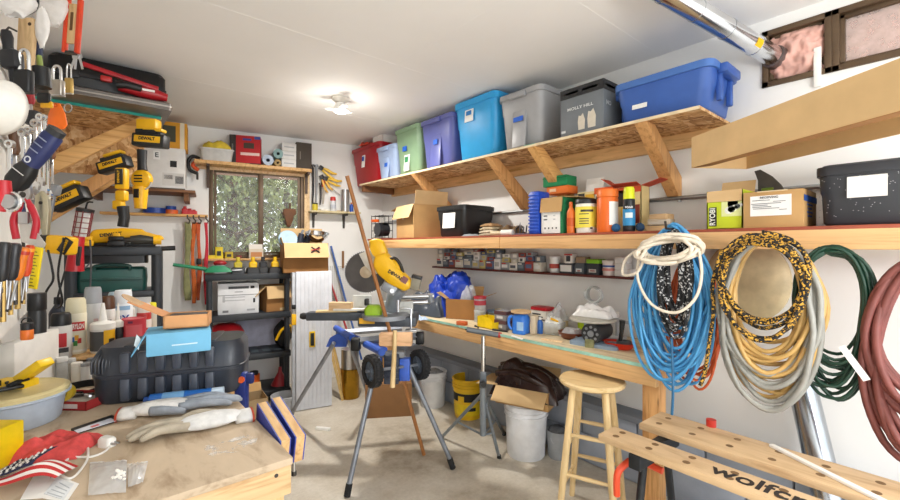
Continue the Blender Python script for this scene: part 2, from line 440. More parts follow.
def tote(label, w, d, h, col, loc, rz, taper=.86, handle='front', lab=None, tape=None, lidcol=None, step=.62, grp='storage totes on the upper shelf', lidh=.035, rough=.38):
    t = thing('storage_tote', label, 'storage tote', loc, rz, grp)
    m = M(col, rough, vary=.04); lm = M(lidcol, rough, vary=.04) if lidcol else m
    hb = h - lidh; zs = hb * step; kk = lambda z: taper + (1 - taper) * z / hb
    rr = min(w, d) * .13
    mb = MB().loft([(0, w * kk(0) * .93 - .02, d * kk(0) * .93 - .02, rr * .7), (.012, w * kk(0) * .94, d * kk(0) * .94, rr), (zs - .006, w * kk(zs) * .94, d * kk(zs) * .94, rr), (zs + .004, w * kk(zs) * .96, d * kk(zs) * .96, rr), (hb, w * .96, d * .96, rr)])
    part('body', mb, m, t, 50)
    mb = MB().loft([(hb - .012, w * .975, d * .975, rr), (hb - .012, w, d, rr), (hb + lidh * .3, w * 1.005, d * 1.005, rr), (hb + lidh * .75, w, d, rr), (hb + lidh * .8, w * .93, d * .92, rr), (h, w * .9, d * .88, rr * .8)])
    part('lid', mb, lm, t, 50)
    def yf(z): return -d / 2 * (taper + (1 - taper) * z / hb) * .962
    if handle == 'front':
        part('handle', MB().box((0, -d / 2 - .006, h - lidh * 1.2), (w * .36, .028, .04), bev=.008), lm, t)
        mb = MB().box((0, yf(hb * .5) - .004, hb * .45), (w * .3, .016, hb * .85), rot=rotm(-math.atan2(d / 2 * (1 - taper), hb), 0, 0), bev=.007); part('front_rib', mb, m, t)
    elif handle == 'ends':
        for sx in (-1, 1):
            mb = MB().box((sx * (w / 2 + .012), 0, h - lidh * 1.1), (.05, d * .5, .05), bev=.01)
            for sy in (-.18, .18): mb.box((sx * (w / 2 - .01), sy * d, h * .5), (.03, .03, h * .6), bev=.008)
            part('handle', mb, m, t)
    tl = rotm(-math.atan2(d / 2 * (1 - taper), hb), 0, 0)
    if lab:
        x, z, a, b, c2 = lab
        o = part('label', MB().box((x * w, yf(z * h) - .008 - (.012 if handle == 'front' and abs(x) < .15 else 0), z * h), (a, .003, b), rot=tl), PAPER, t)
        if c2: part('print', MB().box((x * w, yf(z * h + b * .2) - .011 - (.012 if handle == 'front' and abs(x) < .15 else 0), z * h + b * .2), (a * .6, .003, b * .35), rot=tl), M(c2, .6), o)
    if tape:
        x, z, a, b = tape
        part('tape', MB().box((x * w, yf(z * h) - .008 - (.012 if handle == 'front' and abs(x) < .15 else 0), z * h), (a, .003, b), rot=tl), M('1F62D0', .5), t, label='blue tape mark')
    return t
def rs(u, X=2.37): return at(u, 247, X=X).y
def rtote(label, u0, u1, h, col, d=.4, **k):
    y0, y1 = rs(u0), rs(u1); w = y0 - y1
    return tote(label, w, d, h, col, (2.375 + d / 2, (y0 + y1) / 2, ZS), RWALL, **k)
def lerp(a, b, t): return a + (b - a) * t
rtote('dark red tote with white label at the far end of the upper shelf', 350, 379, .44, 'A3101F', .4, handle=None, lab=(-.05, .6, .07, .14, '1F4FB0'))
rtote('pale blue tote with blue tape between the red and green totes', 374.5, 394.5, .36, 'A3B8DC', .4, tape=(.05, .42, .05, .04))
rtote('sage green tote with oval white sticker and blue tape', 393, 418.5, .475, '86A585', .4, handle=None, lab=(-.02, .25, .09, .16, '3B8B5A'), tape=(-.08, .55, .07, .05))
rtote('indigo tote with pale handle clip between green and sky blue totes', 418.5, 451.5, .465, '5F66A8', .4, tape=(.02, .5, .06, .045))
rtote('tall sky blue tote with a rounded lid and white and blue sticker', 452, 495, .51, '2FA3E3', .42, handle=None, lab=(-.1, .72, .1, .1, '2F7FC8'), lidh=.05)
rtote('grey tote with latch handle and blue tape mark', 496.5, 541, .43, 'A4A5A8', .41, tape=(0, .5, .09, .035), step=.7)
rtote('big royal blue lidded tote at the near end of the upper shelf', 611.5, 712, .25, '3C64B4', .42, handle='ends', lab=(-.2, .35, .085, .026, None), lidcol='4A76C0', taper=.9, step=.55)
# ------------------------------------------------------------------ makers shared by many things
def back(u, v, Z, b=0.0):
    """point on height Z seen at (u,v), pushed b metres further away from the viewer"""
    p = at(u, v, Z=Z); d = V((p.x, p.y, 0)).normalized(); return p + d * b
def plain(rx): return rx
def carton(label, w, d, h, col, loc, rz, flaps=None, lab=None, tape=None, name='cardboard_box', cat='box', group=None, th=.005, letter=None, open_=None, flapcol=None):
    """folded board box; flaps: {side: (angle from upright outwards, length)} with sides f,b,l,r; closed when there are none"""
    t = thing(name, label, cat, loc, rz, group); m = col if not isinstance(col, str) else M(col, .75, vary=.05)
    if open_ is None: open_ = flaps is not None
    mb = MB()
    if open_:
        mb.box((0, 0, th / 2), (w, d, th))
        for x in (-w / 2 + th / 2, w / 2 - th / 2): mb.box((x, 0, h / 2), (th, d, h))
        for y in (-d / 2 + th / 2, d / 2 - th / 2): mb.box((0, y, h / 2), (w, th, h))
    else: mb.box((0, 0, h / 2), (w, d, h), bev=.004)
    part('body', mb, m, t)
    fm = m if not flapcol else (M(flapcol, .75, vary=.05) if isinstance(flapcol, str) else flapcol)
    for sd, (ang, ln) in (flaps or {}).items():
        wid = (w if sd in 'fb' else d) * .97; a = math.radians(ang)
        mb = MB().box((0, 0, ln / 2), (wid, th * .7, ln))
        pivot = {'f': (0, -d / 2, h), 'b': (0, d / 2, h), 'l': (-w / 2, 0, h), 'r': (w / 2, 0, h)}[sd]
        o = part('flap', mb, fm, t)
        o.location = pivot; o.rotation_euler = {'f': (a, 0, 0), 'b': (-a, 0, 0), 'l': (0, -a, PI / 2), 'r': (0, a, PI / 2)}[sd]
        if sd in 'lr': o.rotation_mode = 'XYZ'; o.rotation_euler = (Matrix.Rotation(-a if sd == 'l' else a, 3, 'Y') @ Matrix.Rotation(PI / 2, 3, 'Z')).to_euler()
    if tape:
        part('tape', MB().box((0, 0, h + .0005) if not open_ else (0, -d / 2 - .0005, h / 2), (.05, d + .003, .001) if not open_ else (.05, .001, h)), M(tape, .4), t)
    if lab: # list of (face, x, z, w, h, colour) fractions of the face
        for (f, x, z, a, b, c) in lab:
            mb = MB()
            if f == 'f': mb.box((x * w, -d / 2 - .0012, z * h), (a * w, .0016, b * h))
            elif f == 'r': mb.box((w / 2 + .0012, x * d, z * h), (.0016, a * d, b * h))
            elif f == 'l': mb.box((-w / 2 - .0012, x * d, z * h), (.0016, a * d, b * h))
            elif f == 't': mb.box((x * w, z * d, h + .0012), (a * w, b * d, .0016))
            part('printed_panel', mb, M(c, .7, vary=.03), t)
    for L in (letter or []):
        f, s, size, x, z, c = L[:6]; wd_ = L[6] if len(L) > 6 else None
        if f == 'f': text(t, s, size, (x * w, -d / 2 - .0035, z * h), FRONT, M(c, .6), width=wd_, bold=size * .02)
        elif f == 'r': text(t, s, size, (w / 2 + .0035, x * d, z * h), (PI / 2, 0, PI / 2), M(c, .6), width=wd_, bold=size * .02)
        elif f == 'v': text(t, s, size, (x * w, -d / 2 - .0035, z * h), (PI / 2, -PI / 2, 0), M(c, .6), width=wd_, bold=size * .02)
        elif f == 'rv': text(t, s, size, (w / 2 + .0035, x * d, z * h), (PI / 2, -PI / 2, PI / 2), M(c, .6), width=wd_, bold=size * .02)
    return t
def can(label, r, h, body, cap, loc, band=None, shape='spray', name=None, cat=None, group=None, capr=None, rz=0, bands=None):
    """turned container: spray can, bottle, jar, tub"""
    name = name or {'spray': 'spray_can', 'bottle': 'bottle', 'jar': 'jar', 'tub': 'tub', 'nozzle': 'glue_bottle', 'tin': 'paint_tin'}[shape]
    cat = cat or name.replace('_', ' '); t = thing(name, label, cat, loc, rz, group)
    bm_ = M(body, .4, vary=.04) if isinstance(body, str) else body; cm = M(cap, .4, vary=.04) if isinstance(cap, str) else cap
    if shape == 'spray':
        hb = h * .74
        part('can', MB().lathe([(0, 0), (r * .92, 0), (r, .006), (r, hb - .012), (r * .97, hb - .004), (r * .8, hb + .006), (0, hb + .007)]), bm_, t)
        k = capr or .96
        part('cap', MB().lathe([(r * k, hb - .002), (r * k, hb + .01), (r * k * .93, h * .96), (r * k * .8, h), (0, h)]), cm, t)
        top, z0, z1 = hb, .012, hb - .02
    elif shape == 'jar':
        hb = h * .82
        part('body', MB().lathe([(0, 0), (r * .95, 0), (r, .008), (r, hb * .95), (r * .93, hb), (0, hb)]), bm_, t)
        mb = MB().lathe([(r * .97, hb), (r * 1.02, hb + .003), (r * 1.02, h - .004), (r * .97, h), (0, h)])
        part('lid', mb, cm, t); z0, z1 = .012, hb * .9
    elif shape == 'tub':
        hb = h * .9
        part('body', MB().lathe([(0, 0), (r * .86, 0), (r * .9, .006), (r * .98, hb), (0, hb)]), bm_, t)
        part('lid', MB().lathe([(r * .98, hb - .008), (r * 1.05, hb - .008), (r * 1.05, h - .003), (r * 1.02, h), (r * .9, h - .004), (0, h - .004)]), cm, t); z0, z1 = .015, hb * .9
    elif shape == 'tin':
        part('body', MB().lathe([(0, 0), (r * .98, 0), (r, .004), (r, h - .006), (r * 1.015, h - .004), (r * 1.015, h), (r * .93, h), (r * .9, h - .008), (0, h - .008)]), bm_, t); z0, z1 = .01, h - .015
        part('lid', MB().lathe([(0, h - .002), (r * .86, h - .002), (r * .88, h - .006), (0, h - .0065)]), cm, t)
    elif shape == 'bottle':
        hb = h * .66
        part('body', MB().lathe([(0, 0), (r * .93, 0), (r, .008), (r, hb), (r * .9, hb + r * .35), (r * .4, h * .84), (r * .38, h * .88), (0, h * .88)]), bm_, t)
        part('cap', MB().lathe([(r * .46, h * .855), (r * .48, h * .86), (r * .46, h - .002), (r * .4, h), (0, h)]), cm, t); z0, z1 = .012, hb * .95
    elif shape == 'nozzle':
        hb = h * .5
        part('body', MB().lathe([(0, 0), (r * .93, 0), (r, .008), (r, hb), (r * .9, hb + .01), (0, hb + .012)]), bm_, t)
        part('nozzle', MB().lathe([(r * 1.02, hb - .004), (r * 1.02, hb + .022), (r * .9, hb + .028), (r * .36, hb + .034), (r * .28, hb + .06), (r * .12, h), (0, h)]), cm, t); z0, z1 = .012, hb * .92
    for (f0, f1, c) in (bands or ([(band[0], band[1], band[2])] if band else [])):
        a, b = lerp(z0, z1, f0), lerp(z0, z1, f1); rr = r * 1.008 if shape != 'tub' else r * 1.0
        part('label_band', MB().lathe([(rr - .002, a), (rr + .0008, a), (rr + .0008, b), (rr - .002, b)]), M(c, .5, vary=.05), t)
    return t
def patch(t, x, z, w, h, r, c, s=None, sc='17181A', name='label_patch'):
    """small curved-away label on the viewer's side of a turned container, local front -y"""
    o = part(name, MB().grid(8, 1, lambda a, b: (math.sin((a - .5) * w / r + x) * (r + .0016), -math.cos((a - .5) * w / r + x) * (r + .0016), z + (b - .5) * h), two=.0008), M(c, .5, vary=.03), t)
    if s: text(t, s, h * .8, (math.sin(x) * (r + .006), -math.cos(x) * (r + .006) , z), (PI / 2, 0, x), M(sc, .5), width=w * .8, bold=h * .02)
    return o
def face_rz(p):
    """turn that points local -y at the viewer"""
    return -math.atan2(p.x, p.y)
def bucket(label, rtop, rbot, h, col, loc, fill=None, wire=True, rz=0, ribs=True, name='bucket', band=None):
    t = thing(name, label, 'bucket', loc, rz); m = M(col, .45, vary=.07)
    k = lambda z: lerp(rbot, rtop, z / h); w = .004
    prof = [(0, 0), (rbot * .96, 0), (rbot, .008)]
    if ribs:
        for f in (.78, .86, .97): prof += [(k(f * h - .006), f * h - .006), (k(f * h) + .009, f * h - .004), (k(f * h) + .009, f * h + .003), (k(f * h + .006), f * h + .006)]
    prof += [(rtop, h), (rtop - w, h), (rbot - w, .012), (0, .012)]
    part('body', MB().lathe(prof, 36), m, t, 45)
    if wire:
        pts = [(rtop * 1.04 * math.cos(a), -rtop * 1.04 * math.sin(a) * .35, h * .8 - rtop * .9 * math.sin(a)) for a in [PI * i / 14 for i in range(15)]]
        part('bail', MB().tube(pts, .0025, 6), STEEL, t)
    if band:
        for a, b, c in band: part('label_band', MB().lathe([(k(a * h) - .001, a * h), (k(a * h) + .0012, a * h), (k(b * h) + .0012, b * h), (k(b * h) - .001, b * h)], 36), M(c, .5), t)
    if fill: part('contents', MB().blob((0, 0, h * fill[0]), (rtop * .86, rtop * .86, .05), 3, .3, 5), M(fill[1], .8, vary=.2, sc=40), t)
    return t
def crumple(nx, ny, w, d, h, seed, amp=.03, fr=6, fold=0):
    """heap of cloth: returns a surface function"""
    def fn(a, b):
        x, y = (a - .5) * 2, (b - .5) * 2
        e = max(0, 1 - abs(x) ** 3) * max(0, 1 - abs(y) ** 3)
        n1 = noise.noise(V((x * fr * .4, y * fr * .4, seed))); n2 = noise.noise(V((x * fr, y * fr * .6, seed + 5)))
        ridged = (1 - abs(noise.noise(V((x * fr * .5 + seed, y * fr * .35, seed * 2))) * 2))
        z = h * e ** .6 * (.75 + .5 * n1) + amp * e ** .4 * (n2 + fold * ridged)
        return (x * w / 2 * (1 + .08 * n2), y * d / 2 * (1 + .08 * n1), max(.002, z))
    return fn
def bag(label, w, d, h, loc, rz=0, col='EDEFF0', alpha=.45, name='plastic_bag', seed=1, group=None, amp=.03):
    mb = MB().grid(26, 26, crumple(26, 26, w, d, h, seed, amp * .6, 3.6, .25))
    return solo(name, label, 'bag', mb, clear(col, alpha), loc, rz, group, sharp=180)
# ------------------------------------------------------------------ upper shelf boxes
y0, y1 = rs(560), rs(603); w = y0 - y1
t = carton('dark grey printed glassware carton between the grey tote and the big blue tote', w, .28, .31, '747A80', (2.375 + .14, (y0 + y1) / 2, ZS), RWALL, name='carton', letter=[
    ('f', 'MOLLY HILL', .026, -.02, .56, 'E3E6E8', w * .6), ('r', 'MO', .036, -.3, .55, 'C9CCCF')],
    lab=[('f', 0, .9, 1, .2, '2B2C2E'), ('r', 0, .9, 1, .2, '2B2C2E')] + [('f', x, .9, a, .05, 'C9CCCF') for x, a in ((-.22, .3), (.2, .34))] + [('r', -.2, .9, .4, .05, 'A9ACAF'), ('f', -.42, .12, .1, .05, 'C9CCCF')])
for x, s in ((.02, 1), (.33, 1.15)):
    mb = MB().prism([(-.022, 0), (.022, 0), (.024, .06), (.01, .1), (-.004, .085), (-.02, .09), (-.026, .05)], -.001, .001)
    o = part('printed_picture', mb, M('D8CFBF', .7), t); o.location = (x * w * .75, -.142, .03); o.scale = (s, 1, s)
# white box and orange bag over the red and pale blue totes
p = at(383, 146, X=2.55); p.z = ZS + .47
yb = rs(388)
t = carton('small white opened box of odds and ends on top of the red tote', .22, .2, .16, 'E9E7E2', (2.55, 4.14, ZS + .442), RWALL, flaps={'r': (60, .06)}, name='box')
part('contents', MB().blob((.03, -.02, .1), (.07, .07, .05), 4, .4, 4), M('C9A84E', .6, vary=.3, sc=30), t)
solo('orange_bag', 'crumpled orange-red bag beside the white box on the red tote', 'bag', MB().grid(14, 14, crumple(14, 14, .2, .14, .06, 3, .02)), M('D8452C', .4), (2.46, 4.36, ZS + .442), .3, sharp=180)

# ------------------------------------------------------------------ metal duct from the ceiling to the high window
a = V((2.86, .60, 2.56)); b = at(668, -6, Z=2.72)
dv = (b - a).normalized(); b2 = b + dv * .25
t = thing('metal_duct', 'shiny round metal duct running from the ceiling into the insulated high window', 'duct', a)
DUCT = M('D5D9DE', .16, 1, .1, 3)
mb = MB().cyl(a, b2, .05, seg=32)
for k in range(1, 5): q = a.lerp(b2, k / 5); mb.cyl(q - dv * .006, q + dv * .006, .0525, seg=32)
partw('pipe', mb, DUCT, t)
partw('collar', MB().cyl(a - dv * .0, a + dv * .07, .058, seg=28), M('7A6A66', .5, .6), t)
q = at(770, 49, d=dep(a.lerp(b2, .3)) - .055); q = a.lerp(b2, .23); side = V((-.45, -.6, -.25)); side = (side - dv * side.dot(dv)).normalized(); u2 = dv.cross(side)
mb = MB().grid(6, 2, lambda x, y: q + dv * ((y - .5) * .045) + (side * math.cos((x - .5) * .8) + u2 * math.sin((x - .5) * .8)) * .0515); partw('warning_label', mb, YELLOW, t)

# ------------------------------------------------------------------ middle shelf
ZM = H + .088; XM = 2.32
t = thing('wall_shelf', 'long timber shelf at eye height with reddish top and thick front board', 'shelf', (WX, 2.0, ZM))
FRT = wood('DDB07A', 'BE8B55', (9, .7, 16), .55, 3, name='front_board')
partw('board', MB().box(((XM + WX) / 2, 1.9, ZM - .009), (WX - XM, 4.48, .018), bev=.003), M('9C4A30', .6, vary=.15, sc=7), t)
partw('front_board', MB().box((XM + .018, 3.145, ZM - .055), (.036, 1.94, .086), bev=.004), FRT, t)
partw('front_board', MB().box((XM + .018, .915, ZM - .055), (.036, 2.51, .086), bev=.004), FRT, t)
partw('ledger', MB().box((WX - .02, 1.9, ZM - .06), (.04, 4.44, .08), bev=.003), PINEX, t)
t = thing('metal_conduit', 'thin galvanised conduit running along the right wall above the middle shelf', 'pipe', (WX, 2.3, 1.855))
partw('pipe', MB().cyl((WX - .02, -.3, 1.855), (WX - .02, 4.55, 1.855), .013, seg=12), M('A9ACAE', .4, .9), t)
for y in (1.1, 2.2, 3.08, 4.0): partw('strap', MB().box((WX - .012, y, 1.852), (.03, .018, .04), bev=.003), STEEL, t)

def midp(u, off=.0, X=XM + .03): p = at(u, 240, X=X); return V((p.x + off, p.y, ZM))
# parts rack at the far end
p = midp(374, .1); t = thing('parts_rack', 'small black wire parts rack at the far end of the middle shelf', 'rack', p, RWALL)
mb = MB()
for x in (-.12, -.04, .04, .12):
    mb.cyl((x, -.06, 0), (x, -.06, .26), .004, seg=6); mb.cyl((x, .06, 0), (x, .06, .26), .004, seg=6)
for z in (.01, .09, .17, .25):
    for y in (-.06, .06): mb.cyl((-.12, y, z), (.12, y, z), .004, seg=6)
    mb.box((0, 0, z), (.24, .12, .004))
part('frame', mb, BLACK, t); part('orange_piece', MB().box((-.06, -.05, .2), (.1, .05, .03), bev=.006), ORANGE, t)
part('motor', MB().cyl((.05, -.09, .1), (.05, .03, .1), .07, seg=20), M('2A2D32', .4), t)
for k, (x, z, c) in enumerate(((-.08, .12, 'C9C9C7'), (-.03, .13, '9A2A22'), (-.08, .04, 'C9C9C7'), (0.02, .04, 'D8D8D6'))): part('small_part', MB().box((x, -.03, z), (.035, .05, .04), bev=.004), M(c, .5), t)
# open cardboard box and black tote
p = midp(411, .17); carton('tall open cardboard box with raised flaps on the middle shelf', .42, .36, .32, CARD, V((p.x + .02, p.y + .09, ZM)), RWALL - .18, flaps={'b': (4, .13), 'r': (12, .13), 'l': (100, .17), 'f': (158, .14)}, lab=[('f', -.1, .62, .1, .08, 'E9DCC6')], flapcol=CARDL)
p = midp(452, .16); t = tote('black lidded tote with white paper label beside the open cardboard box', .38, .4, .27, '1E1F21', V((2.55, p.y + .05, ZM)), RWALL, handle=None, grp='black totes on the middle shelf', lab=(.0, .52, .16, .13, None), taper=.92, lidh=.03)
# rags and loose things
R.seed(11)
p = midp(480, .13); t = thing('folded_rags', 'stack of folded cream and brown rags on the middle shelf', 'rag', p, RWALL)
for k, c in enumerate(('BFB49B', 'D6CBB4', 'C9BB9C', 'A9855C')):
    part('rag', MB().grid(14, 10, (lambda kk: lambda a, b: ((a - .5) * (.17 - .012 * kk), (b - .5) * .13, .012 + .024 * kk + .02 * (1 - abs(2 * a - 1) ** 4) * (1 - abs(2 * b - 1) ** 4) + .006 * noise.noise(V((a * 5, b * 5, kk)))))(k), two=.012), M(c, .9, vary=.15, sc=40, bmp=.3), t, 180)
p = midp(493, .2); solo('brown_cloth', 'crumpled brown cloth behind the folded rags on the middle shelf', 'cloth', MB().grid(16, 16, crumple(16, 16, .24, .16, .09, 9, .02)), M('7A6244', .9), p, RWALL, sharp=180)
p = midp(467, .05); solo('grey_pouch', 'flat grey pouch lying at the shelf edge below the black tote', 'pouch', MB().grid(12, 12, crumple(12, 12, .15, .1, .022, 2, .008)), M('8E959B', .7), p, RWALL, sharp=180)
p = midp(492, .06); solo('glue_tube', 'cream tube lying on the middle shelf before the rags', 'tube', MB().lathe([(0, -.06), (.016, -.06), (.018, -.05), (.018, .04), (.006, .05), (.005, .07), (0, .07)], 16, (0, 0, .018), rot=rotm(0, PI / 2, .2)), M('D8C7A2', .5), p, RWALL)
p = midp(501, .07); solo('tape_roll', 'white roll lying beside the cream tube on the middle shelf', 'roll', MB().cyl((-.05, 0, .022), (.05, 0, .022), .022, seg=18), WHITE, p, RWALL + .2)
p = midp(509, .12); t = thing('desk_clamp', 'little dark clamp standing on the middle shelf near the blue case', 'clamp', p, RWALL)
part('jaw', MB().tube([(-.03, 0, .01), (-.035, 0, .05), (0, 0, .075), (.03, 0, .06)], .008, 8), IRON, t); part('screw', MB().cyl((-.0, 0, .0), (.005, 0, .095), .004, seg=8), STEEL, t)
p = midp(517, .1); t = thing('wire_rack', 'low purple-grey rack of small bits left of the blue case', 'rack', p, RWALL)
part('tray', MB().box((0, 0, .006), (.15, .09, .012), bev=.003), M('5B3D55', .5), t)
for k in range(5): part('bit', MB().cyl((-.06 + .03 * k, 0, .01), (-.06 + .03 * k, .01, .05 + .01 * (k % 3)), .005, seg=8), M('55585E', .4, .6), t)
# blue upright case
p = midp(533, .1); t = thing('blue_case', 'narrow royal blue ribbed plastic case standing on end on the middle shelf', 'case', V((2.42, p.y, ZM)), RWALL)
part('shell', MB().box((0, 0, .15), (.085, .13, .3), bev=.012), M('1D49B8', .4), t)
mb = MB()
for k in range(11): mb.box((0, -.066, .028 + k * .0245), (.088, .006, .011), bev=.002)
part('ribs', mb, M('2A58C8', .4), t)
# white and green open box
p0, p1 = midp(540, X=2.36), midp(562, X=2.36); w = p0.y - p1.y
t = carton('white and green open box with cardboard flap on the middle shelf', w, .2, .245, 'EDEDEA', V((2.47, (p0.y + p1.y) / 2, ZM)), RWALL, flaps={'f': (172, .1), 'r': (95, .11)}, flapcol=CARD, name='box',
    lab=[('r', 0, .5, 1, 1, '1F7A4C'), ('f', .44, .5, .1, 1, '1F7A4C')] + [('f', -.28 + .0, z, .16, .03, '4A4C50') for z in (.5, .62, .4)] + [('f', .12, z, .1, .025, 'B5B7B9') for z in (.5, .62, .4)] + [('f', -.3 + .17 * k, .16, .05, .05, '3A3C40') for k in range(4)])
# orange and green drill-bit boxes on top behind
pc = at(562, 190, X=2.66); ty = pc.y
carton('orange flat box lying under the green box above the white and green box', .19, .12, .055, 'E2742A', (2.66, ty, ZM + .301), RWALL, name='small_box', lab=[('f', -.2, .5, .3, .4, 'F0C9A0')])
carton('green flat box topmost of the boxes on the white and green box', .2, .14, .075, '14824E', (2.66, ty + .02, ZM + .357), RWALL + .05, name='small_box', lab=[('f', 0, .78, 1.01, .06, '0E5D38')])
t = carton('plain brown carton behind the white and green box under the orange box', .26, .13, .245, CARD, (2.665, ty + .0, ZM), RWALL)
# bottle, tub, jar, spray can
def msc(u, r, off=0): p = midp(u, .0); return V((2.36 + r + off, at(u, 240, X=2.36 + r + off).y, ZM))
can('slim orange bottle with orange cap beside the yellow tub', .026, .205, 'E2732A', 'D9641E', msc(571, .03), shape='bottle', bands=[(.3, .75, 'C95518')])
p = msc(586, .063); t = can('yellow labelled tub with black lid on the middle shelf', .066, .215, 'F2F0E4', '202124', p, shape='tub', rz=face_rz(p), bands=[(.12, .95, 'EFDE4E')])
for zz in (.06, .075, .09, .12): patch(t, -.2, zz, .06, .006, .066, '4A4A3C', name='print_line')
patch(t, .1, .14, .08, .014, .066, '3A3A34', name='print_line'); patch(t, .62, .03, .03, .02, .065, 'F7F6F0'); patch(t, .5, .03, .018, .012, .0665, '2A2A2A')
p = msc(607.5, .06); t = can('big orange jar with orange screw lid and white label', .062, .262, 'EE6F22', 'F0792E', p, shape='jar', rz=face_rz(p)); patch(t, .72, .115, .07, .14, .062, 'F0EFEA')
p = msc(629, .034); t = can('black and blue spray can with a bright yellow cap on the middle shelf', .033, .26, '15181C', 'D9E021', p, rz=face_rz(p), bands=[(.15, .75, '2B8CC4')]); patch(t, 0, .095, .04, .03, .0335, 'DFF0F5'); patch(t, 0, .14, .05, .02, .0335, '101215', 'FOAM', 'F2F2F2')
# seed boxes behind
R.seed(3)
def small_carton(label, u, z, w, d, h, c, X=2.62, **k): y = at(u, 200, X=X).y; return carton(label, w, d, h, c, (X, y, z), RWALL + k.pop('turn', 0), name=k.pop('name', 'small_carton'), **k)
small_carton('yellow and black carton behind the yellow tub with its white flap up', 590, ZM, .14, .1, .285, 'E8D9A0', flaps={'b': (12, .11)}, flapcol='F0EFEA', lab=[('f', -.25, .8, .35, .35, '2E2A22'), ('f', .2, .8, .45, .28, 'E0B02A')])
small_carton('orange striped carton behind the orange jar', 608, ZM, .14, .1, .305, 'EBE3D0', lab=[('f', 0, .93, 1, .13, 'DE5A1F'), ('f', -.1, .72, .6, .2, '30302E'), ('f', 0, .5, .9, .14, 'E0B02A')])
small_carton('yellow carton with spread red flaps at the back of the middle shelf', 632, ZM, .17, .11, .29, 'D9C48A', flaps={'l': (55, .12), 'r': (75, .12), 'f': (75, .06)}, flapcol='B9452A', lab=[('f', -.2, .75, .35, .35, '2C2620'), ('f', .25, .4, .4, .4, '7A2E1C'), ('f', -.1, .45, .3, .2, 'E0B82A'), ('f', 0, .93, 1, .12, 'C9502A')])
for k, (u, off) in enumerate(((616, .0), (640, .03))):
    p = msc(u, .024, off); t = thing('string_ball', ('ball of blue string between the orange jar and the spray can', 'ball of dark blue string just right of the yellow-capped spray can')[k], 'string', p, 0, 'balls of string')
    R.seed(k); pts = []
    for i in range(260):
        a = i * .51; b = i * .083; pts.append((.023 * math.cos(a) * math.cos(b), .023 * math.cos(a) * math.sin(b), .026 + .023 * math.sin(a)))
    part('string', MB().tube(pts, .0026, 5), M('2C5F8C' if k == 0 else '23405F', .8), t)
for k, (dz, tr, c) in enumerate(((0, 0, 'C9A77A'), (.036, .1, 'B9B0A0'), (.066, -.08, 'C7A67C'))):
    p = midp(650, .14); solo('wood_offcut', ('bottom', 'middle', 'topmost')[k] + ' offcut of the small wood stack on the middle shelf beside the blue cord', 'wood block', MB().box((0, 0, .017), (.14 - .02 * k, .09, .032), bev=.002), wood(c, '9A7A50'), p + V((0, 0, dz)), RWALL + tr, 'wood offcuts')
# lime tool box, labelled carton, dark tote
p0, p1 = midp(706, X=2.37), midp(742, X=2.37); w = p0.y - p1.y
t = carton('lime green printed power tool box with its top open on the middle shelf', w, .2, .19, 'C6D42A', V((2.48, (p0.y + p1.y) / 2, ZM)), RWALL, flaps={'f': (174, .055), 'b': (20, .07)}, flapcol=CARDL, name='tool_box',
    lab=[('f', -.32, .33, .22, .5, '1B1C1C'), ('f', .2, .55, .55, .45, 'DDE4A0'), ('f', .24, .6, .28, .22, '8A8F8C')], letter=[('v', 'RYOBI', .035, -.32, .33, 'F2F4E8', .085)])
for k in range(5): part('printed_picture', MB().cyl((.02 + .012 * k, -.1025, .09 + .006 * k), (.02 + .012 * k, -.1015, .09 + .006 * k), .018 - .002 * k, seg=14), M('6A6E70' if k % 2 else 'E4E7DC', .6), t)
q = at(757, 172, X=2.5); t = thing('saw_blade_guard', 'dark tool blade sticking up out of the boxes under the long carton', 'tool', V((2.6, q.y, ZM + .19)), RWALL)
part('guard', MB().prism([(-.02, 0), (.09, 0), (.075, .03), (.04, .075), (-.01, .115), (-.035, .11), (-.02, .06)], -.004, .004), M('55524E', .4, .6), t); part('tip', MB().box((.02, 0, .012), (.05, .02, .015), bev=.004), M('6F8F2A', .5), t)
p0, p1 = midp(743, X=2.36), midp(804, X=2.36); w = p0.y - p1.y
t = carton('taped cardboard carton with big white shipping label on the middle shelf', w, .26, .168, CARD, V((2.49, (p0.y + p1.y) / 2, ZM)), RWALL, name='cardboard_box', lab=[('f', -.03, .6, .68, .55, 'F4F3F0'), ('r', 0, .76, 1, .16, '2A58A8'), ('f', 0, .99, .5, .03, 'D9C7A0')],
    letter=[('f', 'RECEIVING', .014, -.05, .82, '6A6C70')])
for k, (x, a) in enumerate(((-.18, .3), (.12, .2), (-.1, .5), (-.2, .26), (-.17, .32), (-.1, .44), (.18, .12))):
    part('print_line', MB().box((x * w, -.134, (.75 - .045 * k) * .168), (a * w, .0012, .0028)), M('77797D', .7), t)
for k in range(4): part('print_line', MB().box((w / 2 + .0015, -.02, (.6 - .1 * k) * .168), (.0012, .11 - .03 * (k % 2), .007)), M('4A6CA8', .7), t)
p0, p1 = at(813, 220, X=2.34), at(905, 220, X=2.34); w = .36
t = tote('large charcoal speckled tote with white paper label at the near end of the middle shelf', w, .4, .255, '34373D', V((2.54, p0.y - w / 2 - .005, ZM)), RWALL, handle=None, grp='black totes on the middle shelf', lab=(-.06, .6, .115, .085, None), taper=.95, lidh=.035)
R.seed(5); mb = MB()
for k in range(90):
    x, z = R.uniform(-.47, .47) * w, R.uniform(.03, .2); mb.box((x, -.2 * (.95 + .05 * z / .22) * .955 - .001, z), (.0025, .001, .0025))
part('dust_specks', mb, M('B9BBBE', .8), t)['kind'] = 'stuff'
# long open carton lying across the tops
e = V((.565, .831, 0)).normalized(); P = at(692, 168, d=2.17); L = 1.35; hh_ = .155; wd_ = .3
t = thing('long_cardboard_box', 'very long cardboard box lying across the boxes of the middle shelf', 'box', P, math.atan2(-e.y, -e.x))
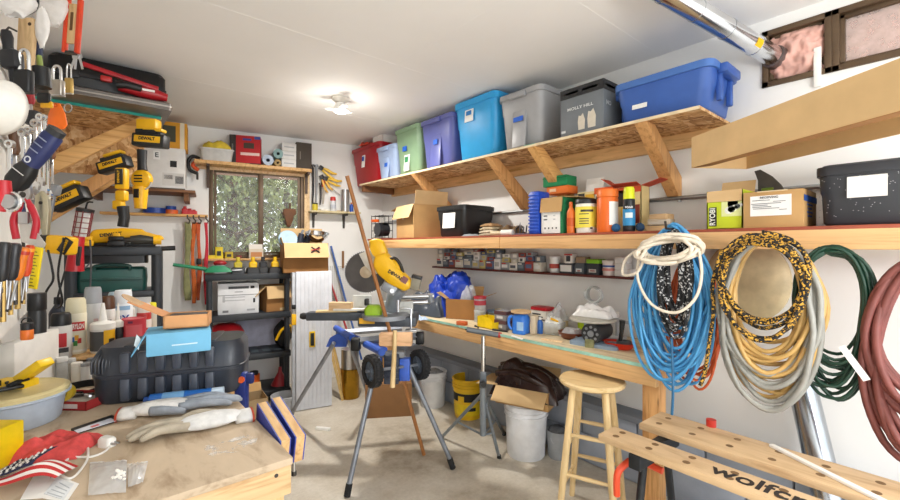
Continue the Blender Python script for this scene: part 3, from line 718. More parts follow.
# local x runs towards the viewer, local +y away from the front panel
s_ = 1 if V((-e.x, -e.y, 0)).cross(V((0, 0, 1))).dot(V((1, 0, 0))) > 0 else -1
sg = -1 if s_ > 0 else 1
mb = MB(); mb.box((L / 2, 0, hh_ / 2), (L, .006, hh_)); mb.box((L / 2, sg * wd_, hh_ / 2), (L, .006, hh_)); mb.box((L / 2, sg * wd_ / 2, hh_ - .003), (L, wd_, .006)); mb.box((.003, sg * wd_ / 2, hh_ / 2), (.006, wd_, hh_)); mb.box((L - .003, sg * wd_ / 2, hh_ / 2), (.006, wd_, hh_))
part('body', mb, CARDL, t)
part('flap', MB().box((L / 2, sg * .045, .006), (L * .98, .09, .005), rot=rotm(.12, 0, 0)), CARDD, t)

# ------------------------------------------------------------------ hardware shelf
ZH = 1.353; yh0, yh1 = at(632, 277, X=2.70).y, at(432, 266, X=2.70).y
t = thing('small_parts_shelf', 'narrow dark red shelf of hardware packets below the middle shelf', 'shelf', (WX, (yh0 + yh1) / 2, ZH))
partw('board', MB().box((WX - .06, (yh0 + yh1) / 2, ZH - .009), (.12, yh1 - yh0, .018), bev=.003), DARKRED, t)
for y in (): partw('bracket', MB().prism([(WX - .1, ZH - .018), (WX, ZH - .018), (WX, ZH - .07)], y - .006, y + .006), DARKRED, t)
R.seed(21); u = 437.0; k = 0
cols = ['E9E8E2', '5A626C', '9A4A42', 'D9D4C5', '7C868E', 'B8B9B6', 'C9BB7A', '5F6E8C', 'EFEFEC', '9CA1A4']
words = {'E9E8E2': 'white', '5A626C': 'slate', '9A4A42': 'maroon', 'D9D4C5': 'cream', '7C868E': 'steel grey', 'B8B9B6': 'pale grey', 'C9BB7A': 'mustard', '5F6E8C': 'dull blue', 'EFEFEC': 'bright white', '9CA1A4': 'mid grey'}
order = ['first', 'second', 'third', 'fourth', 'fifth', 'sixth', 'seventh', 'eighth', 'ninth', 'tenth', 'eleventh', 'twelfth', 'thirteenth', 'fourteenth', 'fifteenth', 'sixteenth', 'seventeenth', 'eighteenth', 'nineteenth', 'twentieth']
while u < 540:
    wpx = R.uniform(6, 9); y0, y1 = at(u, 270, X=2.73).y, at(u + wpx - .6, 270, X=2.73).y; w = y0 - y1
    hgt = R.uniform(.06, .095); c = cols[k % 10]; c2 = cols[(k * 3 + 1) % 10]
    carton('%s hardware packet, %s from the left in the lower row of the narrow shelf' % (words[c], order[k]), w, .08, hgt, c, (WX - .06, (y0 + y1) / 2, ZH), RWALL, name='hardware_packet', cat='packet', group='hardware packets on the narrow shelf', lab=[('f', 0, .5, .7, .4, c2), ('f', -.1, .82, .5, .14, 'C23B30' if k % 3 == 0 else 'F0EFEA')])
    zt = ZH + hgt
    for lv in range(R.choice((2, 2, 3, 3)) if u < 515 else R.choice((1, 2, 2))):
        c3 = cols[(k * 7 + 3 + lv * 2) % 10]; h3 = min(R.uniform(.03, .055), ZM - .11 - zt)
        if h3 < .015: break
        carton('%s hardware packet, %s above the %s packet from the left of the narrow shelf' % (words[c3], ('first', 'second', 'third')[lv], order[k]), w * R.uniform(.75, .95), .07, h3, c3, (WX - .055, (y0 + y1) / 2, zt), RWALL + R.uniform(-.2, .2), name='hardware_packet', cat='packet', group='hardware packets on the narrow shelf', lab=[('f', .1, .5, .5, .5, c)])
        zt += h3
    u += wpx; k += 1
def hsh(u): return V((WX - .062, at(u, 270, X=2.72).y, ZH))
can('white plastic tub with a printed red picture on the narrow hardware shelf', .042, .125, 'F1F0EC', 'F5F5F2', hsh(552), shape='tub', band=(.2, .6, 'B5483A'))
carton('dark box with white label right of the white tub on the narrow shelf', .12, .08, .075, '4A4F55', hsh(566), RWALL, name='hardware_box', cat='box', lab=[('f', 0, .5, .8, .65, 'E9E9E6')])
carton('white and red box on the dark box of the narrow shelf', .07, .07, .07, 'EDEBE6', hsh(568) + V((0, 0, .075)), RWALL, name='hardware_box', cat='box', lab=[('f', 0, .5, .5, .6, '3C3F45'), ('f', 0, .92, 1, .16, 'B52A25')])
carton('grey organiser with red sticker left of the lime-lidded box on the narrow shelf', .08, .08, .08, '5B636B', hsh(579), RWALL, name='hardware_box', cat='box', lab=[('f', 0, .35, .6, .3, 'D9D9D6'), ('f', 0, .3, .3, .14, 'C23B30')])
carton('small brown and grey carton on the grey organiser of the narrow shelf', .08, .07, .045, '96836C', hsh(580) + V((0, 0, .08)), RWALL, name='hardware_box', cat='box')
t = carton('dark box with bright lime lid on the narrow hardware shelf', .095, .09, .08, '3C4248', hsh(593), RWALL, name='hardware_box', cat='box', lab=[('f', 0, .35, .6, .3, 'D9CFCB'), ('f', 0, .35, .4, .12, 'C23B30')])
part('lid', MB().box((0, 0, .095), (.099, .094, .03), bev=.005), M('8FD02A', .4), t)
can('white tub with pink and blue print near the right end of the narrow shelf', .05, .105, 'EFE3DE', 'EFEDE8', hsh(607), shape='tub', bands=[(.25, .5, 'D98D84'), (.62, .8, '3A5FA8')])
for k in range(3): carton(('bottom', 'middle', 'topmost')[k] + ' white box of the stack at the right end of the narrow hardware shelf', .085, .08, .043, 'ECECE9', hsh(620.5) + V((0, 0, .044 * k)), RWALL + .03 * k, name='white_box', cat='box', group='white boxes at the end of the narrow shelf')
carton('small white box hanging over the right end of the narrow hardware shelf', .04, .07, .05, 'F0EFEC', hsh(629), RWALL, name='white_box', cat='box', group='white boxes at the end of the narrow shelf')
# ------------------------------------------------------------------ workbench along the right wall
ZB = .934; XB = 2.22; BY0, BY1 = .985, 3.75
t = thing('workbench', 'long timber workbench built along the right wall with a pale teal-edged top', 'workbench', (WX, 2.6, 0))
partw('worktop', MB().box(((XB + WX) / 2, (BY0 + BY1) / 2, ZB - .009), (WX - XB, BY1 - BY0, .018)), wood('DCCBA8', 'C0A67C', (10, 1, 10), .7, 2), t)
partw('edge_strip', MB().box((XB - .002, (BY0 + BY1) / 2, ZB - .008), (.005, BY1 - BY0, .018)), M('9CCBB8', .7, vary=.2, sc=9), t)
partw('fascia', MB().box((XB + .019, (BY0 + BY1) / 2, ZB - .064), (.038, BY1 - BY0, .092), bev=.003), wood('D6AA74', 'B78550', (9, .7, 16), .55, 3), t)
for y in (BY0 + .045, BY1 - .06): partw('leg', MB().box((XB + .085, y, (ZB - .018) / 2), (.088, .088, ZB - .018), bev=.004), OLDW, t)
for y in (BY0 + .03, 1.8, 2.6, 3.4): partw('joist', MB().box(((XB + WX) / 2 + .02, y - .0, ZB - .063), (WX - XB - .06, .038, .088)), OLDW, t)
def on(u, v, b=0.0): return back(u, v, ZB, b)
# tarp bundle, cloths
p = V((2.52, at(447, 290, X=2.5).y, ZB)); t = thing('blue_tarp', 'bright blue plastic tarp bundled in a heap on the far end of the workbench', 'tarp', p, RWALL + .3); t.scale = (.88, 1, 1.9)
part('fold', MB().grid(40, 34, crumple(40, 34, .5, .36, .2, 12, .03, 4, .6)), M('153CAE', .42, vary=.15, sc=6), t, 180)
part('rolled_end', MB().blob((.14, -.02, .11), (.15, .12, .1), 6, .22, 3.2, 4), M('153CAE', .42, vary=.15, sc=6), t, 180)
part('rolled_end', MB().blob((-.1, .0, .09), (.13, .12, .09), 9, .25, 3.6, 4), M('153CAE', .42, vary=.15, sc=6), t, 180)
p = V((2.36, at(428, 305, X=2.36).y, ZB)); gs_ = solo('grey_sheet', 'dark grey plastic sheeting crumpled in front of the blue tarp', 'sheet', MB().grid(30, 24, crumple(30, 24, .36, .2, .11, 4, .025, 4, .5)), M('474E58', .35, vary=.2), p, RWALL + .2, sharp=180); gs_.scale = (1.25, 1, 2.0)
p = on(419, 319, .02); solo('pale_blue_cloth', 'pale blue cloth lying at the bench edge by the grey sheeting', 'cloth', MB().grid(20, 14, crumple(20, 14, .2, .09, .03, 7, .015)), M('B8CCE6', .8), p, RWALL - .1, sharp=180)
# open carton
p = on(462, 321, .13); t = carton('open cardboard box with spread flaps on the workbench beside the blue tarp', .27, .22, .17, CARDD, V((2.5, p.y + .02, ZB)), RWALL + .5, flaps={'r': (70, .13), 'b': (25, .1), 'l': (60, .1)}, flapcol=CARD)
bag('clear plastic bag sticking up out of the open cardboard box on the bench', .13, .12, .18, V((2.53, p.y + .0, ZB + .12)), .3, seed=5)
# lidded containers
p = on(480, 323, .05); t = can('tall clear tub with a red lid at the bench edge', .048, .1, clear('DDE4E6', .5), clear('DDE4E6', .6), p, shape='jar')
t = can('clear pot with a dark red lid stacked on the tall clear tub', .05, .11, clear('D8DADB', .5), 'A3202C', p + V((0, 0, .101)), shape='tub', bands=[(.35, .85, 'A83240')])
t = thing('parts_bin', 'yellow open parts bin at the bench edge', 'bin', on(490, 329, .06), RWALL)
mb = MB(); YB = M('F2CE12', .4)
mb.prism([(-.08, 0), (.08, 0), (.08, .05), (.04, .085), (-.08, .085)], -.055, -.051); mb.prism([(-.08, 0), (.08, 0), (.08, .05), (.04, .085), (-.08, .085)], .051, .055); mb.box((0, 0, .003), (.16, .11, .006)); mb.box((.08, 0, .025), (.005, .11, .05)); mb.box((-.08, 0, .043), (.005, .11, .085))
part('body', mb, YB, t)
p = on(503, 322, .1); solo('yellow_tray', 'long flat yellow tray behind the yellow parts bin', 'tray', MB().loft([(0, .18, .05, .01), (.02, .2, .06, .012), (.018, .18, .045, .01), (.006, .17, .04, .01)]), YB, p + V((0, 0, .06)), RWALL - .3)
carton('plain grey box under the yellow tray on the workbench', .1, .06, .06, '6B6F74', p, RWALL - .3, name='small_box')
for k in range(2): 
    t = carton(('lower', 'upper')[k] + ' grey printed box of the pair left of the blue jug', .115, .09, .068, '8C8C90', on(504, 330, .06) + V((0, 0, .069 * k)), RWALL + .08 * k, name='printed_box', lab=[('f', 0, .78, 1, .4, '5A3B40'), ('f', -.05, .3, .5, .3, 'D9D6D3'), ('r', 0, .8, 1, .35, '5A3B40')], group='printed boxes on the bench')
p = on(521, 335, .06); t = thing('blue_jug', 'blue plastic jug with moulded handle on the workbench', 'jug', p, RWALL + .25)
JB = M('2F78D8', .35); part('body', MB().loft([(0, .09, .1, .02), (.006, .105, .11, .025), (.115, .105, .11, .03), (.135, .085, .09, .03), (.145, .05, .05, .02)]), JB, t)
part('handle', MB().tube(smooth_path([(-.045, -.04, .125), (-.068, -.05, .11), (-.07, -.05, .06), (-.05, -.045, .03)], 5), .01, 8), JB, t); part('label', MB().box((.02, -.057, .06), (.05, .002, .06)), M('9EC3EA', .5), t)
p2 = p + V((.0, 0, .147)); solo('wooden_disc', 'round pale wooden lid lying on top of the blue jug', 'lid', MB().lathe([(0, 0), (.068, 0), (.072, .006), (.07, .016), (.05, .02), (0, .02)]), M('C9A77A', .6), p2)
carton('narrow beige carton right of the blue jug', .035, .07, .13, 'DDCBAE', on(534.5, 335, .05), RWALL + .3, name='small_box')
can('small blue bottle with a white cap beside the beige carton', .022, .115, '2C67B8', 'E9E9E9', on(540, 334.5, .04), shape='bottle')
t = thing('clear_container', 'clear plastic container full of white rags near the bench edge', 'container', on(554, 336, .07), RWALL + .2)
part('body', MB().loft([(0, .12, .09, .02), (.008, .13, .1, .025), (.085, .145, .115, .03)], caps=True), clear('DFE6E8', .45), t); part('rags', MB().grid(18, 18, lambda a, b: (lambda q: (q[0], q[1], q[2] + .055))(crumple(18, 18, .13, .1, .06, 8, .03, 7, .8)(a, b))), M('EDEDEA', .9), t, 180); part('yellow_scrap', MB().box((.02, -.03, .105), (.06, .02, .012), rot=rotm(.2, .3, .3), bev=.003), YELLOW, t)
p = on(513, 322, .26); t = thing('lidded_box', 'shallow clear food box with pale blue lid at the back of the workbench', 'box', V((2.66, p.y, ZB)), RWALL)
part('body', MB().loft([(0, .15, .1, .02), (.06, .17, .12, .025)]), clear('D5DFE4', .6), t); part('lid', MB().loft([(.06, .18, .13, .03), (.075, .18, .13, .03), (.078, .15, .1, .02)]), M('8FB2D6', .4), t)
t = thing('lidded_box', 'white box with bright red lid at the back of the workbench', 'box', V((2.68, at(541, 310, X=2.66).y, ZB)), RWALL)
part('body', MB().box((0, 0, .065), (.15, .1, .13), bev=.006), OFFW, t); part('lid', MB().loft([(.13, .16, .11, .015), (.15, .16, .11, .015), (.155, .14, .09, .01)]), M('C2202A', .4), t)
for k in range(3): part('print_line', MB().box((-.02 + .02 * k, -.0512, .1 - .02 * k), (.08, .0015, .01)), INK, t)
q = V((2.66, at(556, 314, X=2.64).y, ZB)); carton('beige block-shaped carton at the back of the bench right of the red-lidded box', .12, .09, .07, 'C9B896', q, RWALL, name='small_box')
bag('clear crinkled plastic bag on the beige carton', .13, .11, .12, q + V((0, 0, .071)), RWALL, seed=11, alpha=.4)
t = thing('wooden_bowl', 'low reddish brown bowl at the bench edge', 'bowl', on(572, 341, .09)); part('bowl', MB().lathe([(0, 0), (.06, 0), (.085, .02), (.092, .045), (.086, .045), (.075, .018), (0, .008)], 32), M('7A3F26', .45, vary=.2), t)
bag('clear plastic bag of screws lying in the brown bowl', .14, .13, .06, on(572, 341, .09) + V((0, 0, .02)), .2, seed=14, alpha=.45)
can('lime green plastic cup behind the brown bowl', .04, .1, 'B5D422', 'A5C41A', on(583, 334, .09), shape='tub')
# disc sander
p = on(610, 345, .12); p = V((2.46, p.y, ZB)); t = thing('bench_sander', 'bench sander with round grey table and dark motor on the workbench', 'sander', p, RWALL + .15)
GB = M('8FA3B8', .4); part('base', MB().loft([(0, .3, .24, .03), (.02, .3, .24, .03), (.028, .26, .2, .03)]), GB, t)
part('motor', MB().cyl((.0, -.12, .085), (.0, .08, .085), .062, seg=28), M('2A2B2E', .45), t)
mb = MB(); [mb.cyl((.04 * math.cos(a), -.121, .085 + .04 * math.sin(a)), (.04 * math.cos(a), -.124, .085 + .04 * math.sin(a)), .009, seg=10) for a in [k * PI / 4 for k in range(8)]]; mb.cyl((0, -.12, .085), (0, -.127, .085), .02, seg=16)
part('motor_vent', mb, GREY, t); part('post', MB().box((-.07, .02, .085), (.04, .08, .13), bev=.006), GB, t)
part('round_table', MB().lathe([(0, 0), (.135, 0), (.142, .004), (.142, .014), (.136, .018), (0, .018)], 40, (-.03, -.02, .15)), M('B9B6AA', .5, vary=.1), t)
part('lever', MB().tube([(.14, -.02, .03), (.15, -.02, .1), (.155, -.02, .17)], [.012, .012, .018], 10), BLACK, t)
p3 = p + V((0, .0, .169)); t = bag('crumpled white plastic bag with faint print on the round sander table', .26, .16, .09, p3 + V((.03, .04, 0)), RWALL + .1, 'F1F0EE', .95, seed=21, amp=.035)
t = thing('wire_coil', 'grey coil of cable on the white bag over the sander', 'coil', p3 + V((.06, .07, .075)), RWALL); R.seed(8); pts = []
for i in range(150): a = i * .26; pts.append(((.055 + .006 * math.sin(i * .4)) * math.cos(a), .02 * math.sin(i * .11), .06 + .05 * math.sin(a)))
part('cable', MB().tube(pts, .006, 6), M('B4B6B4', .5), t)
t = thing('arm_clamp', 'light metal clamp arm lying at the back of the bench beside the sander', 'clamp', V((2.7, at(624, 312, X=2.68).y, ZB)), RWALL)
part('bar', MB().box((0, 0, .12), (.24, .014, .02), rot=rotm(0, .1, 0), bev=.003), LGREY, t); part('upright', MB().box((-.06, 0, .075), (.02, .02, .15), bev=.003), LGREY, t); part('foot', MB().box((-.06, 0, .01), (.1, .08, .02), bev=.003), LGREY, t); part('knob', MB().cyl((-.06, 0, .15), (-.06, 0, .18), .014), OFFW, t)
p = on(619, 351, .07); t = thing('red_tray', 'orange red oval tray at the near end of the workbench', 'tray', p, RWALL + .2)
part('tray', MB().loft([(0, .13, .08, .04), (.012, .16, .1, .05), (.035, .18, .12, .06), (.04, .19, .13, .065), (.036, .17, .11, .055), (.016, .13, .08, .04)]), M('D8371C', .35), t)
solo('grey_tape_roll', 'roll of dark grey tape sitting in the orange red tray', 'tape roll', MB().lathe([(.02, 0), (.042, 0), (.042, .03), (.02, .03)], 28, closed=True), M('5A5D60', .5), p + V((.02, -.02, .017)))

# small scraps among the bench things
def scrap(name, label, cat, u, v, mb, mt, rz=0, grp=None): return solo(name, label, cat, mb, mt, on(u, v), RWALL + rz, grp)
scrap('marker_pen', 'black marker pen lying on the bench in front of the grey printed boxes', 'pen', 500, 331.5, MB().cyl((-.06, 0, .008), (.06, 0, .008), .008, seg=12), BLACK, .3)
scrap('white_strip', 'short white plastic strip lying at the bench edge before the blue jug', 'strip', 517, 338, MB().box((0, 0, .004), (.11, .018, .008), bev=.002), WHITE, -.2)
scrap('wood_shim', 'thin wood shim lying on the bench left of the brown bowl', 'wood strip', 552, 341, MB().box((0, 0, .005), (.14, .03, .01), bev=.002), PINEW, .25)
scrap('tape_measure', 'small grey and yellow tape measure before the sander base', 'tape measure', 590, 347, MB().loft([(0, .06, .05, .015), (.045, .06, .05, .018), (.05, .05, .04, .015)]), M('8A8A5E', .5, vary=.3, sc=20), .4)
scrap('tin_lid', 'round steel tin lid lying on the bench right of the tall clear tub', 'lid', 471, 318, MB().lathe([(0, 0), (.045, 0), (.048, .006), (.04, .004), (0, .004)], 24), STEEL)
scrap('blue_film', 'scrap of pale blue film between the brown bowl and the sander', 'scrap', 596, 334, MB().grid(14, 12, crumple(14, 12, .14, .1, .06, 33, .02)), clear('A9C6DC', .6))
scrap('grey_cloth', 'small grey cloth crumpled behind the blue jug', 'cloth', 512, 318, MB().grid(14, 12, crumple(14, 12, .18, .12, .06, 37, .015)), M('9AA0A6', .9))
scrap('screw_jar', 'squat jar of screws behind the clear container of rags', 'jar', 560, 325, MB().lathe([(0, 0), (.035, 0), (.037, .06), (.03, .065), (.032, .068), (.032, .08), (0, .08)], 22), M('9A8F7C', .4, .3, .3, 60))
scrap('sanding_block', 'orange sanding block lying on the bench by the open cardboard box', 'block', 462, 325, MB().box((0, 0, .015), (.08, .05, .03), bev=.004), M('C9602E', .8), .3)
scrap('small_clamp', 'little black clamp lying at the bench edge near the yellow bin', 'clamp', 472, 331, MB().tube([(-.05, 0, .008), (.04, 0, .008), (.05, .0, .03), (.02, 0, .04)], .007, 8), BLACK, .5)
# ------------------------------------------------------------------ coils on the shelf front
def coil(label, uc, v0, v1, wpx, n, r, mat_, name, cat, xf=2.2, thick=.05, seed=1, taper=.0, sub='cord', slack=.1, inner=.45, w2=None, parts=None):
    p = at(uc, v0, X=xf); k = mpp(p) ; hgt = p.z - at(uc, v1, X=xf).z; wid = wpx * k / math.sin(math.atan2(2.2, 1.0))
    root = thing(name, label, cat, p, RWALL); RR = random.Random(seed); pts = []
    for j in range(n):
        a = wid / 2 * RR.uniform(inner, 1) ; b = hgt * RR.uniform(.62, 1) / 2; dx = RR.uniform(-.06, .06) * wid; dy = RR.uniform(-thick, thick); tw = RR.uniform(-.12, .12); zt = RR.uniform(-.03, .02)
        for i in range(20):
            f = 2 * PI * i / 20; s = math.sin(f); c = math.cos(f)
            wl = 1 - taper * max(0, c)
            x = a * s * wl + dx * (1 - c) / 2; z = -b * (1 - c) + zt
            y = dy * (.25 + .75 * (1 - c) / 2) + .012 * math.sin(f * 2 + j)
            pts.append(V((x + z * tw * .3, y, z + RR.uniform(-.004, .004))))
    part(sub, MB().tube(smooth_path(pts, 2), r, 7), mat_, root, 60); return root, p, wid, hgt, k
SKY = M('4E9FD6', .4, vary=.06)
t, p, w, h, k = coil('big coil of bright blue air hose hanging below the middle shelf', 674, 228, 384, 71, 26, .0075, SKY, 'air_hose_coil', 'hose', seed=2, thick=.075, taper=.35)
part('hanging_tail', MB().tube(smooth_path([(.02, -.08, -.5), (.03, -.085, -.75), (.02, -.08, -.95)], 6), .0065, 8), M('2F6A94', .4), t)
part('hook', MB().tube([(0, .105, .0), (0, .0, -.005), (0, -.09, -.005), (0, -.1, .03)], .006, 8), IRON, t)
t, *_ = coil('orange extension cord coil mostly hidden behind the blue hose', 693, 262, 390, 48, 9, .006, M('D9602A', .45), 'extension_cord_coil', 'cord', xf=2.27, seed=5, thick=.02, inner=.6)
t, *_ = coil('black and white braided rope bunched in the middle of the blue hose', 674, 235, 345, 34, 9, .009, flecks('16171A', 'B9BABC', 150, .84), 'braided_rope', 'rope', xf=2.1, seed=9, thick=.012, inner=.3)
ROPE = M('E3D8C6', .85, vary=.08, sc=60)
q = at(668, 226, X=2.07); k = mpp(q); t = thing('white_rope', 'cream white rope looped over the top of the blue hose coil', 'rope', q, RWALL); RR = random.Random(4); pts = []
for j in range(7):
    a, b = RR.uniform(.1, .15), RR.uniform(.04, .075)
    for i in range(16): f = 2 * PI * i / 16 + j * .3; pts.append(V((a * math.cos(f) + RR.uniform(-.01, .01), -.01 + .03 * math.sin(f * 2 + j), -.1 + b * math.sin(f) * 1.1 - j * .004 + .3 * .05 * math.cos(f))))
part('loops', MB().tube(smooth_path(pts, 3), .0085, 8), ROPE, t, 60)
pts = smooth_path([(-.13, 0, -.12), (-.15, .01, -.25), (-.07, -.02, -.37), (.04, -.02, -.4), (.12, -.01, -.33), (.14, .01, -.22), (.13, 0, -.1)], 8); part('hanging_loop', MB().tube(pts, .007, 8), ROPE, t, 60)
pts = smooth_path([(-.12, 0, -.1), (-.22, .03, -.16), (-.23, .02, -.24), (-.14, -.01, -.22), (-.1, 0, -.12)], 8); part('side_loop', MB().tube(pts, .007, 8), ROPE, t, 60)
# tan reel
q = at(742, 285, X=2.69); t = thing('hose_reel', 'tan round plastic reel with a black knob on the wall behind the yellow hose', 'reel', q, RWALL)
TAN = M('CDBB93', .5); part('disc', MB().lathe([(0, 0), (.15, 0), (.2, .02), (.2, .05), (.17, .075), (.06, .085), (0, .085)], 40, rot=rotm(PI / 2, 0, 0), c=(0, .11, .02), sx=1, sy=1.15), TAN, t)
part('knob', MB().cyl((-.15, -.02, -.2), (-.15, .1, -.2), .04, seg=20), BLACK, t)
YH = M('CDA765', .45, vary=.1)
t, p, w, h, k = coil('big coil of yellow and grey air hose hanging below the middle shelf', 768, 238, 408, 84, 15, .0095, YH, 'air_hose_coil', 'hose', xf=2.17, seed=7, thick=.04, taper=.1, inner=.62)
RR = random.Random(17); pts = []
for j in range(7):
    a = w / 2 * RR.uniform(.55, .97); b = h * RR.uniform(.7, 1) / 2; dy = RR.uniform(-.05, -.01)
    for i in range(20): f = 2 * PI * i / 20; pts.append(V((a * math.sin(f) + RR.uniform(-.004, .004), dy + .012 * math.sin(2 * f + j), -b * (1 - math.cos(f)) - .01)))
part('grey_hose', MB().tube(smooth_path(pts, 2), .0105, 8), M('9E9E98', .45), t, 60)
part('hook', MB().tube([(0, .13, .0), (0, .0, -.005), (0, -.055, -.005), (0, -.07, .03)], .006, 8), IRON, t)
BR = flecks('1C1B1B', 'C99A3A', 170)
q = p + V((-.08, 0, 0)); t = thing('braided_rope', 'black and yellow braided rope wound round the top of the yellow hose coil', 'rope', q, RWALL); RR = random.Random(23); pts = []
for j in range(5):
    a = w / 2 * RR.uniform(.72, .9); b = h * RR.uniform(.44, .55) / 2
    for i in range(22): f = 2 * PI * i / 22; pts.append(V((a * math.sin(f) * (1 - .25 * (1 - math.cos(f)) / 2) + RR.uniform(-.006, .006), .012 * math.sin(2 * f + j) - .01 * j, -b * (1 - math.cos(f)) - .012 * j + .02)))
part('loops', MB().tube(smooth_path(pts, 2), .0085, 8), BR, t, 60)
pts = smooth_path([(-w * .36, -.02, -.05), (-w * .47, .0, -.2), (-w * .46, .0, -.32), (-w * .5, 0, -.45), (-w * .56, .01, -.6), (-w * .6, .0, -.66)], 8); part('hanging_tail', MB().tube(pts, .0085, 8), BR, t, 60)
GRN = M('143B2C', .45, vary=.12)
t, p, w, h, k = coil('dark green extension cord coil with a white tag hanging below the middle shelf', 832, 248, 401, 56, 15, .0065, GRN, 'extension_cord_coil', 'cord', xf=2.2, seed=13, thick=.03, taper=-.25, inner=.75)
part('tag', MB().box((.07, -.07, -.42), (.022, .002, .13), rot=rotm(0, -.55, 0)), PAPER, t)
t, p, w, h, k = coil('faded red air hose coil hanging at the right edge of the photo', 928, 262, 472, 84, 14, .0125, M('7D443E', .55, vary=.15), 'air_hose_coil', 'hose', xf=2.18, seed=19, thick=.05, taper=.1, inner=.72)
part('fitting', MB().cyl((-.03, -.08, -.46), (-.03, -.08, -.53), .013, seg=14), STEEL, t)
part('hook', MB().tube([(0, .13, .0), (0, .0, -.005), (0, -.07, -.005), (0, -.085, .03)], .006, 8), IRON, t)

# ------------------------------------------------------------------ under and in front of the bench
bucket('white bucket of grey scrap on the floor, farthest of the three buckets', .135, .118, .34, 'E4E5E6', V((2.57, 3.3, 0)), fill=(.88, '9A9C9E'))
p = back(468, 420, 0, .1); bucket('yellow bucket with black stripe on the floor before the bench', .14, .122, .36, 'EFC21F', p, band=[(.12, .4, 'F2D21C'), (.46, .66, '1B1B1C')], rz=face_rz(p)); 
t = bpy.data.objects['bucket.001']; patch(t, -.5, .19, .06, .05, .1325, 'F0C41E'); patch(t, .25, .1, .08, .03, .129, '1E1E1E')
p = back(526, 462, 0, .13); t = bucket('white bucket under the box holding the brown tarp', .158, .14, .4, 'EEF0F4', p, wire=False)
q = carton('low cardboard box with hanging flaps on the white bucket, holding the brown tarp', .4, .3, .13, CARD, p + V((.0, -.02, .401)), RWALL + .35, flaps={'f': (128, .13), 'l': (95, .16), 'b': (30, .1)}, flapcol=CARDL, lab=[('f', .33, .5, .12, .3, 'E3E0DA'), ('r', .1, .5, .2, .35, 'E3E0DA')])
t = thing('brown_tarp', 'glossy dark brown plastic tarp folded in the cardboard box on the white bucket', 'tarp', p + V((.0, -.02, .45)), RWALL + .35)
BT = M('2E1C1A', .22, vary=.2, sc=5)
part('fold', MB().grid(44, 30, crumple(44, 30, .5, .3, .24, 31, .025, 3, .8)), BT, t, 180)
for k in range(3):
    pts = [(-.22 + .44 * i / 10, -.1 + .05 * k + .02 * math.sin(i * .7 + k), .15 + .05 * math.sin(PI * i / 10) + .02 * k - .006 * i) for i in range(11)]
    part('fold', MB().tube(pts, [.02 + .012 * math.sin(PI * i / 10) for i in range(11)], 10), BT, t, 180)
# stool
q = at(592, 378, d=2.45); zs = q.z; t = thing('stool', 'round pale wooden stool with four splayed legs in front of the workbench', 'stool', (q.x, q.y, 0), .35)
SW = wood('E3C795', 'CDA867', (14, 2, 14), .4, 2.2, knots=False); SWZ = wood('E3C795', 'CDA867', (14, 14, 1.5), .4, 2.2, knots=False)
part('seat', MB().lathe([(0, zs - .036), (.165, zs - .036), (.18, zs - .026), (.183, zs - .012), (.176, zs - .002), (.15, zs), (0, zs)], 48), SW, t)
def lg(k, z): a = PI / 4 + k * PI / 2; r = lerp(.215, .118, z / zs); return V((r * math.cos(a), r * math.sin(a), z))
for k in range(4): part('leg', MB().tube([lg(k, 0), lg(k, .3), lg(k, zs - .034)], [.0165, .021, .02], 14), SWZ, t)
for k in range(4):
    for z in ((.2, .42), (.27, .49))[k % 2]: part('rung', MB().tube([lg(k, z), (lg(k, z) + lg((k + 1) % 4, z)) / 2, lg((k + 1) % 4, z)], [.009, .0125, .009], 10), SW, t)
# pail and blue can under the stool
t = bucket('small grey metal pail behind the stool legs', .085, .07, .2, 'A9ADB2', back(558, 463, 0, .1), fill=(.9, '6A6C70'), ribs=False, name='pail')
can('dark blue paint tin on the floor behind the stool', .085, .19, '26436E', 'B8BBBE', back(600, 455, 0, .1), shape='tin')
# roller stand
hub = at(483, 400, d=3.05); base = V((hub.x, hub.y, 0)); t = thing('roller_stand', 'grey pipe roller stand with folding legs and a red-ended top bar', 'roller stand', base, -TH)
zt = at(483, 336, d=3.05).z; SG = M('8E979F', .35, .6); k = 3.05 / F
def rl(p): q = V(p) - base; return V((q.dot(RT), q.dot(FW), q.z))
part('post', MB().cyl((0.0, 0, .28), (0.003, 0, zt), .016, seg=14), CHROME, t); part('sleeve', MB().cyl((0, 0, .2), (0, 0, .6), .023, seg=14), SG, t)
part('clamp_collar', MB().box((0, 0, .6), (.05, .05, .12), bev=.008), M('5A6168', .4, .4), t); part('knob', MB().cyl((0, -.02, .58), (0, -.06, .58), .02, seg=12), BLACK, t)
part('roller_bar', MB().cyl((-16 * k, .01, zt + .045), (15 * k, -.02, zt + .012), .02, seg=16), M('6E757C', .4, .4), t); part('end_grip', MB().cyl((15 * k, -.02, zt + .012), (18 * k, -.023, zt + .009), .0205, seg=16), M('B02020', .5), t)
for q in (at(442, 437, Z=.01), at(499, 457, Z=.01), at(504, 434, Z=.01)):
    f = rl(q); part('leg', MB().tube([(0, 0, .5), f], .0125, 10), SG, t); part('brace', MB().tube([(0, 0, .2), (f.x * .6, f.y * .6, .2)], .008, 8), SG, t); part('foot', MB().cyl(f + V((0, 0, .015)), f - V((0, 0, .008)), .016, seg=10), RUBBER, t)

